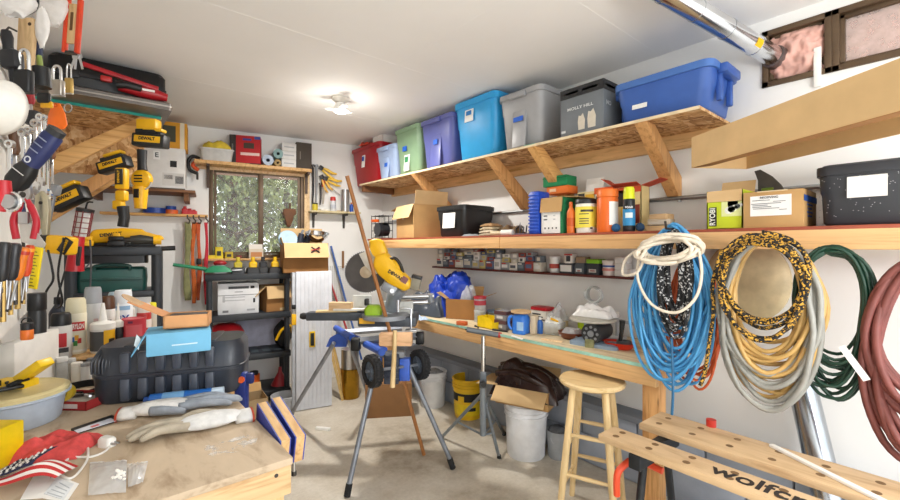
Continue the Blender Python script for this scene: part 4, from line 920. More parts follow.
# ------------------------------------------------------------------ folding work bench at the right
ZW = .75; a0 = at(614, 426, Z=ZW); a1 = at(816, 497, Z=ZW); dr = (a1 - a0).normalized(); nr = V((-dr.y, dr.x, 0));
if nr.x < 0: nr = -nr
LW = 1.0
f0 = at(601, 435, Z=ZW); wf = (a0 - f0).dot(nr); g0 = at(639, 423, Z=ZW); g1 = at(660, 411, Z=ZW); wg = (g1 - g0).dot(nr); og = (g0 - a0).dot(nr); sg0 = (g0 - a0).dot(dr)
t = thing('folding_workbench', 'folding work bench with two drilled wooden jaws and dark steel legs in the right foreground', 'workbench', V((a0.x, a0.y, 0)) + dr * .45 + nr * .06)
WW = wood('CDAE86', 'B29068', (10, 1.5, 10), .6, 2.0, knots=False)
def slab(name, o, w, l, zz, holes):
    M4 = Matrix(((dr.x, nr.x, 0, o.x), (dr.y, nr.y, 0, o.y), (0, 0, 1, zz), (0, 0, 0, 1)))
    mb = MB().box((l / 2, w / 2, -.014), (l, w, .028), bev=.003); mb.mi = 1
    for x in holes:
        for y in (.3, .72): mb.lathe([(0, .0006), (.0135, .0006)], 16, (x * l, w * y, 0))
    bmesh.ops.transform(mb.bm, matrix=M4, verts=mb.bm.verts[:]); s = None
    partw(name, mb, [WW, M('7A5C3A', .8)], t); return M4
wf = max(wf, .1); wg = max(wg, .1)
M1 = slab('jaw_board', a0 - nr * wf, wf, LW, ZW, [.06, .2, .34, .48, .62, .76, .9]); M2 = slab('jaw_board', g0 + V((0, 0, 0)), wg, LW, ZW, [.06, .2, .34, .48, .62, .76, .9])
tx = text(t, 'wolfcraft', .105, (0, 0, 0), (0, 0, 0), M('2A2320', .7), bold=.002); e = M1 @ Matrix.Translation((.605, wf * .5, .0012)); 
tx.matrix_parent_inverse = Matrix(); tx.location = e.translation - V(t.location); tx.rotation_euler = (0, 0, math.atan2(dr.y, dr.x))
ctr = V((a0.x, a0.y, 0)) + nr * .05
BS = M('1F2226', .45, .3)
partw('red_spindle', MB().cyl(a0 + dr * .3 + nr * .02 + V((0, 0, -.035)), a0 + dr * .95 + nr * .02 + V((0, 0, -.035)), .011, seg=12), M('A31620', .4), t)
for x in (.16, .8):
    partw('crossbar', MB().box(ctr + dr * x + V((0, 0, ZW - .06)), (.05, .36, .06), rot=rotm(0, 0, math.atan2(dr.y, dr.x)), bev=.006), BS, t)
    for sdn in (-1, 1):
        partw('leg', MB().tube([ctr + dr * x + nr * .1 * sdn + V((0, 0, ZW - .08)), ctr + dr * (x + (.0 if x < .5 else .05)) + nr * .24 * sdn + V((0, 0, .012))], .016, 10), BS, t)
partw('clamp_handle', MB().tube(smooth_path([ctr + dr * .1 - nr * .1 + V((0, 0, ZW - .1)), ctr + dr * .08 - nr * .16 + V((0, 0, ZW - .14)), ctr + dr * .07 - nr * .15 + V((0, 0, ZW - .24))], 6), .014, 10), M('E2502E', .4), t)
partw('clamp_handle', MB().tube(smooth_path([ctr + dr * .1 + nr * .0 + V((0, 0, ZW - .1)), ctr + dr * .12 - nr * .02 + V((0, 0, ZW - .12)), ctr + dr * .2 - nr * .02 + V((0, 0, ZW - .13))], 6), .014, 10), M('E2502E', .4), t)
partw('jaw_stop', MB().cyl(g0 + nr * (wg + .0) + dr * .22 + V((0, 0, 0)), g0 + nr * (wg + .0) + dr * .22 + V((0, 0, .03)), .02, seg=14), M('C2352A', .4), t)
a = at(771, 445, Z=ZW + .006); b = at(905, 512, Z=ZW + .006); solo('white_batten', 'long thin white batten lying across the folding work bench', 'batten', MB().box((0, 0, 0), ((b - a).length, .022, .011), bev=.002), WHITE, (a + b) / 2, math.atan2((b - a).y, (b - a).x))
solo('blue_case', 'blue plastic case on the floor under the folding work bench', 'case', MB().box((0, 0, .1), (.4, .25, .2), bev=.02), M('1E3A6E', .45), V((a0.x, a0.y, 0)) + dr * .55 + nr * .06, math.atan2(dr.y, dr.x))
# steel tube
tp = at(801, 388, X=2.72); bt = at(862, 585, Z=0.0); bt = V((2.45, bt.y, 0.0)); t = thing('steel_tube', 'polished stainless steel tube leaning on the wall behind the hose coils', 'tube', bt)
dd = (tp - bt).normalized(); partw('pipe', MB().lathe([(.058, 0), (.06, 0), (.06, (tp - bt).length), (.055, (tp - bt).length), (.055, 0)], 32, bt + V((0, 0, .03)), rot=V((0, 0, 1)).rotation_difference(dd).to_matrix(), closed=True), M('AEB4BC', .2, 1, .05), t)
# ------------------------------------------------------------------ outside the window
R.seed(2)
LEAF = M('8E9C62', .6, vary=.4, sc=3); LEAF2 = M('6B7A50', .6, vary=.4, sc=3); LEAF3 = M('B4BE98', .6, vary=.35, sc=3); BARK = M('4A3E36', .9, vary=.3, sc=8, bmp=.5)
struct('trim_eave', MB().box(bw(1.0, -.55, 2.47), (2.6, .7, .05), rot=rotm(0, 0, BRZ)), M('C2958A', .8, vary=.15, sc=14))
struct('ground', MB().box(bw(1.0, -6, -.1), (16, 11.5, .1), rot=rotm(0, 0, BRZ)), M('A79878', .9, vary=.25, sc=3))
def tree(label, s, b, h, rad, leaf, n, trunk=.09, size=.06, lean=0):
    p = bw(s, b, 0); t = thing('tree', label, 'tree', p, 0, 'trees outside the window'); RR = random.Random(int(s * 100 + b * 10))
    mb = MB(); mb.tube([(0, 0, 0), (lean * .3, 0, h * .3), (lean * .6, .05, h * .6), (lean, 0, h)], [trunk, trunk * .85, trunk * .65, trunk * .3], 10)
    for k in range(14):
        z = h * RR.uniform(.2, .95); a = RR.uniform(0, 2 * PI); q = V((lean * z / h, 0, z)); e = q + V((math.cos(a), math.sin(a), .35)) * rad * RR.uniform(.5, .9)
        mb.tube([q, (q + e) / 2 + V((0, 0, .08)), e], [trunk * .35, trunk * .2, trunk * .08], 5)
    part('trunk', mb, BARK, t)
    mb = MB()
    cl = [(RR.uniform(-1, 1), RR.uniform(-1, 1), RR.uniform(.15, 1.05)) for _ in range(90)]
    for k in range(int(n * 1.75)):
        c = RR.choice(cl); p = V((c[0] * rad, c[1] * rad, c[2] * h)) + V((RR.gauss(0, .16), RR.gauss(0, .16), RR.gauss(0, .14)))
        r = Euler((RR.uniform(0, 6), RR.uniform(0, 6), RR.uniform(0, 6))).to_matrix(); sz = size * RR.uniform(.6, 1.3) * 1.25
        vs = [mb.bm.verts.new(p + r @ V(q) * sz) for q in ((-.5, 0, 0), (0, .28, .04), (.6, 0, 0), (0, -.28, .04))]; mb.bm.faces.new(vs)
    part('foliage', mb, leaf, t, 180); return t
tree('thick-trunked tree close outside the left window pane', .45, -2.2, 3.6, 1.0, LEAF2, 2600, .12, .07, .15)
tree('leafy green tree outside the right window pane', 1.4, -2.8, 3.4, 1.1, LEAF, 3400, .07, .08)
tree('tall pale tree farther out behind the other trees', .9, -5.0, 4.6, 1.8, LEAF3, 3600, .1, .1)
tree('second dark tree far out to the right of the window', 3.0, -4.6, 4.4, 1.5, LEAF2, 3000, .11, .1)
tree('bushy tree far out at the left of the window', -.9, -4.4, 4.2, 1.5, LEAF, 3000, .1, .1)
# ------------------------------------------------------------------ shelf over the window
zf = at(255, 164, B=.2).z; a, b = bs(at(194, 155, B=.2)), bs(at(312, 171, B=.2))
t = thing('window_shelf', 'pale plank shelf fixed above the window on dark brackets', 'shelf', bw((a + b) / 2, 0, zf), BRZ)
L = b - a; part('plank', MB().box((0, -.1, -.017), (L, .2, .034), bev=.004), PINEX, t)
part('back_board', MB().box((0, -.012, -.05), (L * .96, .024, .032), bev=.003), PINEW, t)
for x in (-L / 2 + .12, L / 2 - .03): part('bracket', MB().prism([(-.015, -.034), (.015, -.034), (.012, -.26), (-.012, -.26)], -.05, -.028).prism([(-.015, -.034), (.015, -.034), (.012, -.06), (-.012, -.06)], -.19, -.02), M('4B3A30', .5, .4), t).location = (x, 0, 0)
def ws(u, v=155, B=.12): s = bs(at(u, v, B=B)); return bw(s, B, zf)
p = ws(217); t = thing('clear_box', 'clear plastic box on the left end of the window shelf', 'box', p, BRZ)
part('body', MB().loft([(0, .26, .13, .02), (.115, .3, .16, .03)]), clear('DAD9D4', .7), t); part('rim', MB().loft([(.112, .31, .17, .03), (.125, .31, .17, .03), (.125, .28, .14, .02)]), clear('E6E6E2', .8), t)
solo('yellow_bag', 'yellow and clear plastic bag lying on the clear box above the window', 'bag', MB().grid(18, 16, crumple(18, 16, .26, .14, .1, 3, .02, 4, .3)), M('D9C03C', .5, vary=.35, sc=7), p + V((0, 0, .127)), BRZ, sharp=180)
p = ws(246); w = .29
t = carton('red and black printed box standing on the shelf above the window', w, .14, .29, 'B8242A', p, BRZ - .18, name='printed_box', lab=[('f', -.4, .5, .2, 1, '2B2A2C'), ('l', 0, .5, 1, 1, '232224'), ('f', .12, .64, .34, .2, '4A3B30'), ('f', .16, .34, .62, .1, 'E8C9C4'), ('f', -.41, .5, .05, .35, 'B9B5B0'), ('f', .4, .93, .2, .1, '3A4FA0'), ('f', .06, .86, .28, .07, '37479C'), ('f', 0, .0, 1, .03, '2B2A2C')])
for u, r, c, cc, z, nm in ((267, .055, 'BFD0E4', '3A4A68', 0, 'blue-white'), (277, .05, '8DB0B0', '24363A', .085, 'teal'), (276.5, .036, 'A88A52', '3A2C1A', 0, 'brown')):
    p = ws(u, B=.1); t = thing('paper_roll', nm + ' roll lying end-on on the shelf above the window', 'roll', p + V((0, 0, z + r)), BRZ, 'rolls on the window shelf')
    part('roll', MB().lathe([(r * .35, -.08), (r, -.08), (r, .1), (r * .35, .1)], 28, rot=rotm(PI / 2, 0, 0), closed=True), M(c, .6, vary=.15), t); part('core', MB().lathe([(r * .28, -.06), (r * .36, -.083), (r * .36, .08), (r * .28, .08)], 20, rot=rotm(PI / 2, 0, 0), closed=True), M(cc, .7), t)
for k in range(3):
    p = ws(288, B=.11) + V((0, 0, .089 * k)); carton(('bottom', 'middle', 'top')[k] + ' white box of the three stacked on the window shelf', .15, .13, .087, 'E4E4E2', p, BRZ + .02 * k, name='white_box', group='white boxes on the window shelf', lab=[('f', 0, .5, .7, .16, 'B9BCC0')])
carton('dark brown box standing at the right end of the window shelf', .165, .13, .29, '4A423A', ws(303, B=.11), BRZ, name='dark_box', lab=[('f', -.25, .5, .05, .3, '8A8278')])
# orange clamp on the left end
p = bw(bs(at(195, 165, B=.1)), .06, at(195, 160, B=.1).z); t = thing('spring_clamp', 'black and orange ratchet clamp hanging at the left end of the window shelf', 'clamp', p, BRZ)
part('jaw', MB().tube(smooth_path([(.04, -.02, .02), (-.02, -.02, .04), (-.06, -.02, -.02), (-.045, -.02, -.1), (.02, -.02, -.13)], 5), .017, 10), BLACK, t); part('grip', MB().tube(smooth_path([(.03, -.03, -.0), (-.02, -.03, -.05), (.03, -.03, -.1)], 5), .018, 10), M('D9531E', .45), t); part('hanger', MB().cyl((.02, 0, -.12), (.02, -.01, -.19), .01), IRON, t)
# window sill bits
zs_ = z0 + .0
for k, (u, w, h, c, lb) in enumerate(((211, .09, .035, 'E3C522', 'flat yellow piece'), (219, .075, .12, 'E9CE1E', 'upright yellow case'), (229, .08, .07, 'C9AE2A', 'yellow and black tape measure'), (239, .05, .03, '7A2A2A', 'small dark red knob'))):
    p = bw(bs(at(u, 255, B=.05)), .055, z0); t = thing('sill_item' if k == 0 else ('tool_case', 'tape_measure', 'knob')[k - 1], lb + ' on the window sill', ('case', 'case', 'tape measure', 'knob')[k], p, BRZ)
    part('body', MB().loft([(0, w, .05, .01), (h, w * .92, .045, .012)]), M(c, .5, vary=.1), t)
    if k in (1, 2): part('panel', MB().box((0, -.0262, h * .45), (w * .5, .003, h * .4)), M('2A2A2A', .5), t)
p = bw(bs(at(256, 254, B=.05)), .055, z0); carton('little white and orange open box on the right half of the window sill', .14, .07, .1, 'E3D6C2', p, BRZ, flaps={'b': (5, .05)}, name='small_box', flapcol='EFEAE2', lab=[('f', 0, .4, .8, .5, 'C98A5A')])
p = bw(bs(at(290, 216, B=.08)), .07, at(290, 209, B=.07).z); t = thing('leather_holster', 'brown leather tool holster hanging in front of the right window pane', 'holster', p, BRZ)
part('pouch', MB().prism([(-.07, 0), (.06, -.0), (.065, -.06), (.03, -.08), (.03, -.13), (.0, -.2), (-.035, -.2), (-.045, -.11), (-.075, -.05)], -.03, .01, bev=.006), M('6B4428', .7, vary=.2), t); part('strap', MB().box((0, -.01, .03), (.02, .006, .07)), M('4A2E1A', .7), t)
# ------------------------------------------------------------------ small shelf right of the window
zq = at(335, 211, B=.18).z; a, b = bs(at(311, 211, B=.18)), bs(at(361, 211, B=.18)); L = b - a
t = thing('small_wall_shelf', 'small pale plank shelf on iron brackets right of the window', 'shelf', bw((a + b) / 2, 0, zq), BRZ)
part('plank', MB().box((0, -.09, -.011), (L, .18, .022), bev=.003), wood('C9BC94', 'A8956A', (1.2, 14, 14)), t)
for x in (-L / 2 + .06, L / 2 - .16): part('bracket', MB().prism([(-.016, -.022), (.016, -.022), (.01, -.19), (-.01, -.19)], -.02, -.003).prism([(-.016, -.022), (.016, -.022), (.012, -.045), (-.012, -.045)], -.15, -.02), IRON, t).location = (x, 0, 0)
def qs(u, B=.1): return bw(bs(at(u, 205, B=B)), B, zq)
can('small yellow-labelled jar on the left of the small wall shelf', .032, .09, 'C9B82A', '2A2A24', qs(315), shape='jar')
can('white spray can with a red top on the small wall shelf', .034, .17, 'D5D8DC', 'C22A22', qs(333), bands=[(.2, .7, 'B9BEC8')])
can('plain shiny metal cylinder standing on the small wall shelf', .05, .26, STEEL, STEEL, qs(345, .11), shape='tin', name='metal_canister', cat='canister')
can('little blue bottle at the right end of the small wall shelf', .022, .12, '2456B8', 'D9772A', qs(351.5, .06), shape='bottle')
solo('sandpaper_pad', 'low white pad lying before the red-topped can', 'pad', MB().box((0, 0, .012), (.11, .08, .024), bev=.006), OFFW, qs(324, .07), BRZ + .2)
solo('offcut_strip', 'flat pale wood strip on the small wall shelf before the metal cylinder', 'wood strip', MB().box((0, 0, .01), (.12, .03, .02), bev=.003), PINEW, qs(342, .035), BRZ)
def hang(u, v, B=.03): return bw(bs(at(u, v, B=B)), B, at(u, v, B=B).z)
R.seed(6)
for k, (u, v, ln, c, lb) in enumerate(((312.5, 168, .42, '3A3D42', 'long dark grey pry bar'), (316, 168, .4, 'A9ADB2', 'silver flat bar'), (320, 186, .22, '2A2A2C', 'short black handled tool'), (323, 182, .26, 'B9AFA0', 'pale pointed trowel'))):
    t = thing('hanging_tool', lb + ' hanging right of the window', 'tool', hang(u, v), BRZ, 'tools hanging right of the window')
    part('shaft', MB().tube(smooth_path([(0, -.02, 0), (.004, -.025, -ln * .5), (-.004, -.02, -ln)], 5), [.013, .013, .013, .013, .012, .012, .011, .011, .01, .009, .008], 8), M(c, .4, .5 if k < 2 else 0), t); part('hook', MB().tube([(0, -.02, 0), (-.012, -.02, .03), (.012, -.018, .035), (.018, -.02, .01)], .008, 8), M(c, .4, .3), t)
    if k == 3: part('handle', MB().cyl((0, -.02, .02), (0, -.02, -.06), .017), M('C2302A', .4), t)
def spring_clamp(u, v, rot, label, c='E9BE1C'):
    t = thing('bar_clamp', label, 'clamp', hang(u, v, .05), (0, rot, BRZ) if False else BRZ, 'yellow clamps right of the window'); t.rotation_euler = (Matrix.Rotation(BRZ, 3, 'Z') @ Matrix.Rotation(rot, 3, 'Y')).to_euler()
    y = M(c, .4); part('grip', MB().prism([(-.07, .01), (-.02, .03), (.05, .025), (.09, .045), (.1, .03), (.05, .0), (-.02, -.002), (-.075, -.01)], -.02, .0, bev=.004), y, t); part('grip', MB().prism([(-.07, -.015), (-.0, -.02), (.06, -.03), (.1, -.02), (.1, -.035), (.05, -.05), (-.02, -.04), (-.07, -.03)], -.02, .0, bev=.004), y, t); part('jaw', MB().box((-.09, -.01, -.01), (.05, .03, .05), bev=.006), BLACK, t)
    return t
spring_clamp(328, 172, .55, 'upper yellow clamp hanging right of the window'); spring_clamp(333, 181, .3, 'middle yellow clamp hanging right of the window'); spring_clamp(326, 184, 1.1, 'lower yellow clamp hanging steeply right of the window', 'D9A51C')
solo('clamp_rod', 'thin steel rod of the clamps slanting above the small wall shelf', 'rod', MB().tube([(0, -.01, 0), (.1, -.02, -.08), (.13, -.02, -.1)], .005, 8), STEEL, hang(330, 187), BRZ)
# pegboard sheet and sticks
pm, n_, l_, b_ = nt('perforated_sheet'); co_ = coords(n_, l_, (40, 40, 40)); vm = n_.new('ShaderNodeVectorMath'); vm.operation = 'FRACTION'; l_.new(co_, vm.inputs[0]); vs_ = n_.new('ShaderNodeVectorMath'); vs_.operation = 'SUBTRACT'; l_.new(vm.outputs[0], vs_.inputs[0]); vs_.inputs[1].default_value = (.5, .5, .5)
vp = n_.new('ShaderNodeVectorMath'); vp.operation = 'MULTIPLY'; l_.new(vs_.outputs[0], vp.inputs[0]); vp.inputs[1].default_value = (1, 0, 1); ln_ = n_.new('ShaderNodeVectorMath'); ln_.operation = 'LENGTH'; l_.new(vp.outputs[0], ln_.inputs[0])
rp = ramp(n_, l_, ln_.outputs['Value'], [(.2, '4A4A4A'), (.24, 'E9E9E6')]); l_.new(rp.outputs[0], b_.inputs['Base Color']); PEG = pm
p = bw(bs(at(340, 300, B=.02)), .012, .75); solo('perforated_board', 'white perforated hardboard sheet standing against the back wall behind the saw', 'board', MB().box((.03, 0, .3), (.42, .006, .56)), PEG, p, BRZ)
for u0, v0, u1, v1, c, r, lb in ((331, 246, 348, 309, '3A66B0', .012, 'slim blue stick leaning behind the saw'), (331, 284, 340, 310, 'B52A2E', .012, 'short red stick leaning beside the white panel'), (343, 251, 343, 268, '8A6238', .014, 'short brown wood strip hanging above the perforated board')):
    a, b = at(u0, v0, B=.05), at(u1, v1, B=.16 if u0 != u1 else .04); d = (b - a).normalized(); L = (b - a).length * (1.8 if u0 != u1 else 1)
    solo('stick', lb, 'stick', MB().tube([(0, 0, 0), d * L], r, 8), M(c, .5), a)
# ------------------------------------------------------------------ left of the window: rail with hanging straps
zr = at(180, 214, B=.1).z; a, b = bs(at(100, 214, B=.1)), bs(at(208, 214, B=.1)); L = b - a
t = thing('tool_rail', 'thin wooden shelf rail on the back wall left of the window', 'shelf', bw((a + b) / 2, 0, zr), BRZ); part('plank', MB().box((0, -.06, -.012), (L, .12, .024), bev=.003), PINE, t)
def tr(u, B=.07): return bw(bs(at(u, 210, B=B)), B, zr)
solo('tape_roll', 'roll of blue tape on the rail left of the window', 'tape roll', MB().lathe([(.045, 0), (.1, 0), (.1, .05), (.045, .05)], 30, closed=True), M('25489C', .4), tr(155, .06))
solo('tape_roll', 'smaller blue tape roll stacked on the orange roll left of the window', 'tape roll', MB().lathe([(.02, 0), (.045, 0), (.045, .035), (.02, .035)], 26, closed=True), M('2A5FC0', .4), tr(171, .06) + V((0, 0, .041)))
solo('tape_roll', 'orange tape roll under the small blue roll left of the window', 'tape roll', MB().lathe([(.02, 0), (.06, 0), (.06, .04), (.02, .04)], 26, closed=True), M('E2662A', .4), tr(171, .06))
for u, h, lb in ((185, .08, 'larger red gadget'), (190, .06, 'smaller red gadget'), (194, .05, 'smallest red gadget')): solo('red_gadget', lb + ' on the rail beside the window', 'gadget', MB().loft([(0, .06, .05, .01), (h * .7, .055, .045, .012), (h * .75, .03, .03, .008), (h, .028, .028, .01)]), M('C02A30', .4), tr(u), BRZ)
solo('wall_paper', 'sheet of white paper pinned to the back wall above the tape rolls', 'paper', MB().box((0, 0, 0), (.24, .003, .2)), PAPER, bw(bs(at(182, 195, B=0)), .005, at(182, 195, B=0).z), BRZ)
for k, (u, v0, v1, w, c, lb) in enumerate(((187.5, 222, 300, .05, '8A8A5E', 'olive and white webbing strap'), (193.5, 222, 303, .035, 'C9642A', 'left orange strap'), (199, 222, 300, .035, 'C2562A', 'right orange strap'), (206, 218, 300, .03, 'C22A3A', 'bright red strap'))):
    t = thing('hanging_strap', lb + ' hanging from the rail left of the window', 'strap', tr(u, .12) + V((0, 0, -.03)), BRZ, 'straps hanging left of the window'); ln = (v1 - v0) * mpp(t.location)
    part('hook', MB().tube([(0, 0, .02), (0, -.005, -.01), (.02, -.005, -.035), (.012, -.005, -.06), (-.01, -.005, -.055)], .007, 8), IRON, t)
    part('webbing', MB().grid(3, 24, (lambda w, k, ln: lambda x, z: ((x - .5) * w * (1 + .2 * math.sin(z * 9 + k)) + .008 * math.sin(z * 7 + k * 2), -.008 + .012 * math.sin(z * 5 + k), -.05 - z * ln))(w, k, ln), two=.006), M(c, .8, vary=.15, sc=20), t, 180)
    if k == 2: part('buckle', MB().box((0, -.015, -.05 - ln * .5), (.045, .03, .06), bev=.006), BLACK, t)
# ------------------------------------------------------------------ black plastic shelf unit
PB = M('2B3036', .5, vary=.08); pa, pb = at(205, 276, B=.52), at(291, 277, B=.52); ang = BRZ; mid = V(((pa.x + pb.x) / 2, (pa.y + pb.y) / 2, 0)); Wd = (pb - pa).length; Dp = .42
t = thing('shelf_unit', 'black plastic shelf unit with four shelves under the window', 'shelf unit', mid + BN * -.0, ang)
ztop = 1.29
for z in (ztop, .895, .5, .12):
    mb = MB().box((0, Dp / 2, z - .03), (Wd, Dp, .06), bev=.008); sh_ = part('shelf', mb, PB, t)
    if z == .5: 
        mb = MB(); [mb.box((-Wd * .35 + Wd * .14 * i, Dp / 2, z + .001), (Wd * .09, Dp * .7, .003)) for i in range(6)]; part('shelf_slots', mb, M('3E4A50', .5), sh_)
for x in (-Wd / 2 + .035, Wd / 2 - .035):
    for y in (.035, Dp - .035): part('post', MB().cyl((x, y, 0), (x, y, ztop - .05), .026, seg=14), PB, t)
def su(u, z, b=.1): q = at(u, 300, B=.52 - b); return V((q.x, q.y, z))
w = .33; t = carton('white carton with black print on the second shelf of the black unit', .36, .26, .3, 'E3E5E8', su(238, .895, .2), ang, name='carton', lab=[('f', 0, .86, .5, .08, '5A5D62'), ('f', .34, .86, .1, .08, '2A2B2E'), ('f', 0, .72, .2, .03, 'A9ACB0'), ('f', -.1, .55, .5, .03, 'B9BBBF'), ('f', -.1, .45, .5, .03, 'B9BBBF'), ('f', -.36, .5, .06, .2, 'B9BBBF'), ('f', .38, .42, .05, .14, '2A2B2E'), ('f', -.32, .1, .14, .07, '77797D'), ('f', .3, .12, .2, .06, 'A9ACB0'), ('f', 0, .62, 1, .02, '8A8C90')])
carton('brown open carton beside the white one on the second shelf of the black unit', .24, .26, .26, CARDD, su(275, .895, .2), ang + .15, flaps={'f': (165, .13), 'l': (135, .14), 'r': (10, .04)}, flapcol=CARDL, lab=[('f', .2, .08, .3, .1, 'C9B48A')])
solo('red_gas_can', 'red plastic can on the third shelf of the black unit', 'can', MB().loft([(0, .32, .24, .05), (.02, .34, .25, .06), (.2, .33, .25, .06), (.26, .26, .2, .05), (.29, .14, .1, .03)]), M('C4202A', .4), su(226, .5, .2), ang)
solo('white_sheet', 'pale flat sheet standing behind the shelf unit', 'sheet', MB().box((0, 0, .2), (.5, .01, .4)), M('B9BCD0', .7), su(262, .5, .36), ang)
t = thing('yellow_strap_bag', 'black bag with yellow strap on the third shelf of the black unit', 'bag', su(283, .5, .18), ang); part('body', MB().blob((0, 0, .14), (.09, .1, .14), 3, .25, 3), M('1C1D20', .6), t, 180); part('strap', MB().tube(smooth_path([(-.08, -.1, .1), (-.03, -.12, .2), (.05, -.11, .24), (.08, -.08, .16)], 5), .014, 8), YELLOW, t)
t = thing('orange_canister', 'small orange canister on the bottom shelf of the black unit', 'canister', su(254, .12, .16), ang); part('body', MB().cyl((0, 0, 0), (0, 0, .14), .055), ORANGE, t); part('cap', MB().cyl((0, 0, .14), (0, 0, .17), .04), BLACK, t)
solo('red_funnel', 'dark red funnel lying on the bottom shelf of the black unit', 'funnel', MB().lathe([(.09, 0), (.02, .13), (.014, .18), (.01, .18), (.015, .13), (.085, 0)], 24), M('A01E28', .4), su(280, .12, .16) + V((0, 0, .0)), ang)
bucket('low grey tub on the floor in front of the black shelf unit', .12, .1, .14, 'B9BBBE', V((1.42, 4.12, 0)), wire=False, name='tub')
carton('old brown carton on the floor in front of the black shelf unit', .3, .26, .2, 'A88E68', V((1.08, 4.1, 0)), ang + .1, flaps={'b': (30, .08), 'l': (70, .1)}, flapcol=CARD)
# on top of the unit
def st(u, b=.12): q = at(u, 272, B=.52 - b); return V((q.x, q.y, ztop))
t = thing('garden_shears', 'green handled long tool lying across the left end of the black shelf unit', 'tool', st(218, .06) + V((0, 0, .02)), ang); GN = M('16835A', .4)
part('body', MB().loft([(0, .24, .08, .02), (.035, .2, .06, .02), (.06, .1, .04, .015)]), GN, t); part('handle', MB().tube([(-.1, 0, .03), (-.25, -.02, .06), (-.36, -.03, .08)], [.02, .016, .016], 10), GN, t); part('blade', MB().box((.15, 0, .015), (.12, .03, .012), bev=.003), STEEL, t)
t = thing('sander', 'grey and red palm sander on the black shelf unit behind the green tool', 'sander', st(220, .22), ang); part('body', MB().loft([(0, .12, .09, .02), (.05, .11, .08, .03), (.09, .08, .07, .03)]), M('8A8C90', .4), t); part('grip', MB().blob((0, 0, .1), (.06, .045, .03), 2, .05), M('A8242A', .4), t)
def battery_charger(label, u, b, c1, c2):
    t = thing('battery_charger', label, 'charger', st(u, b), ang, 'chargers on the black shelf unit'); part('base', MB().loft([(0, .13, .11, .015), (.05, .12, .1, .02), (.06, .09, .08, .02)]), M(c1, .45), t)
    o = part('battery', MB().loft([(.06, .07, .07, .012), (.1, .075, .075, .015), (.115, .05, .05, .012)]), M(c2, .4), t); part('terminal', MB().cyl((0, 0, .115), (0, 0, .16), .018), M(c2, .4), o); return t
battery_charger('grey charger with a small yellow battery, leftmost on the black shelf unit', 238, .12, '3A3C40', 'C9B83A'); battery_charger('black charger with a yellow stemmed battery left of the middle one', 253, .08, '202124', 'EFC21A'); battery_charger('black charger with a black battery, in the middle of the row', 263, .16, '26272A', '2E2F33'); battery_charger('black charger with a yellow stemmed battery just left of the big carton', 275, .08, '202124', 'EFC21A')
# big carton with stuff
q = at(304, 272, B=.45); t = carton('big brown open carton with front flap hanging, filled with gear, right of the window', .44, .3, .3, CARDD, V((q.x, q.y, ztop)), ang - .04, flaps={'f': (150, .17), 'b': (3, .16), 'l': (15, .06)}, flapcol=CARDL)
part('ink_mark', MB().box((.08, -.215, .232), (.1, .003, .014), rot=rotm(0, .6, 0)), INK, t); part('ink_mark', MB().box((.08, -.215, .232), (.1, .003, .014), rot=rotm(0, -.6, 0)), INK, t); part('ink_mark', MB().box((.085, -.2155, .235), (.09, .003, .01), rot=rotm(0, -.2, 0)), M('B02A2A', .7), t)
p = V((q.x, q.y, ztop)); rr = Matrix.Rotation(ang, 3, 'Z')
for nm, lb, off, mk, mt in (('steel_bowl', 'shiny steel bowl on top of the big brown carton', (.12, -.04, .3), [(0, 0), (.06, .005), (.11, .05), (.125, .09), (.12, .09), (.105, .05), (0, .012)], CHROME), ('blue_disc', 'pale blue plastic disc leaning in the big brown carton', (-.16, .0, .26), [(0, 0), (.09, 0), (.095, .01), (.09, .02), (0, .02)], M('9FBFD6', .5))):
    o = solo(nm, lb, 'bowl' if nm[0] == 's' else 'disc', MB().lathe(mk, 32, rot=rotm(.25, 0, 0) if nm[0] == 's' else rotm(1.2, 0, 0), c=(0, 0, .02 if nm[0] == 's' else .08)), mt, p + rr @ V(off), ang)
for k, x in enumerate((-.06, .01)):
    t = thing('hand_tool', ('left', 'right')[k] + ' dark blue and black tool sticking out of the big brown carton', 'tool', p + rr @ V((x, .0, .25)), ang + .3 * k, 'tools in the big carton'); part('body', MB().tube([(0, 0, 0), (.02, 0, .08), (.035, -.01, .15)], [.035, .035, .028], 12), M('2A3040', .5), t); part('tip', MB().cyl((.035, -.01, .15), (.05, -.015, .19), .014), GREY, t)
# pale ribbed panel
a0_, b0_ = at(296, 412, Z=0), at(332, 406, Z=0); ax = (b0_ - a0_); wp = ax.length; rzp = math.atan2(ax.y, ax.x)
t = thing('ribbed_panel', 'tall pale ribbed panel with a yellow-rimmed handle hole beside the black shelf unit', 'panel', (a0_ + b0_) / 2, rzp); hp = 1.31; N = 9
PNL = M('D6DAE2', .5, vary=.05); mb = MB().box((0, .02, hp / 2 + .006), (wp, .035, hp), bev=.003)
for i in range(N): mb.box((-wp / 2 + wp * (i + .5) / N, .0015, hp / 2 + .006), (wp / N * .94, .004, hp - .01), bev=.0015)
part('panel', mb, PNL, t)
part('handle_rim', MB().box((-.02, -.006, .67), (.055, .01, .15), bev=.004), M('E9C41A', .5), t); part('handle_hole', MB().box((-.02, -.009, .67), (.035, .01, .12), bev=.003), BLACK, t)
part('side_rail', MB().box((-wp / 2 - .02, .02, hp / 2), (.03, .04, hp), bev=.004), M('B9BEC6', .4), t); part('rail_grip', MB().box((-wp / 2 - .02, .0, .87), (.04, .05, .1), bev=.006), YELLOW, t)
part('rail_grip', MB().box((-wp / 2 - .02, .0, .99), (.036, .046, .04), bev=.006), BLACK, t)
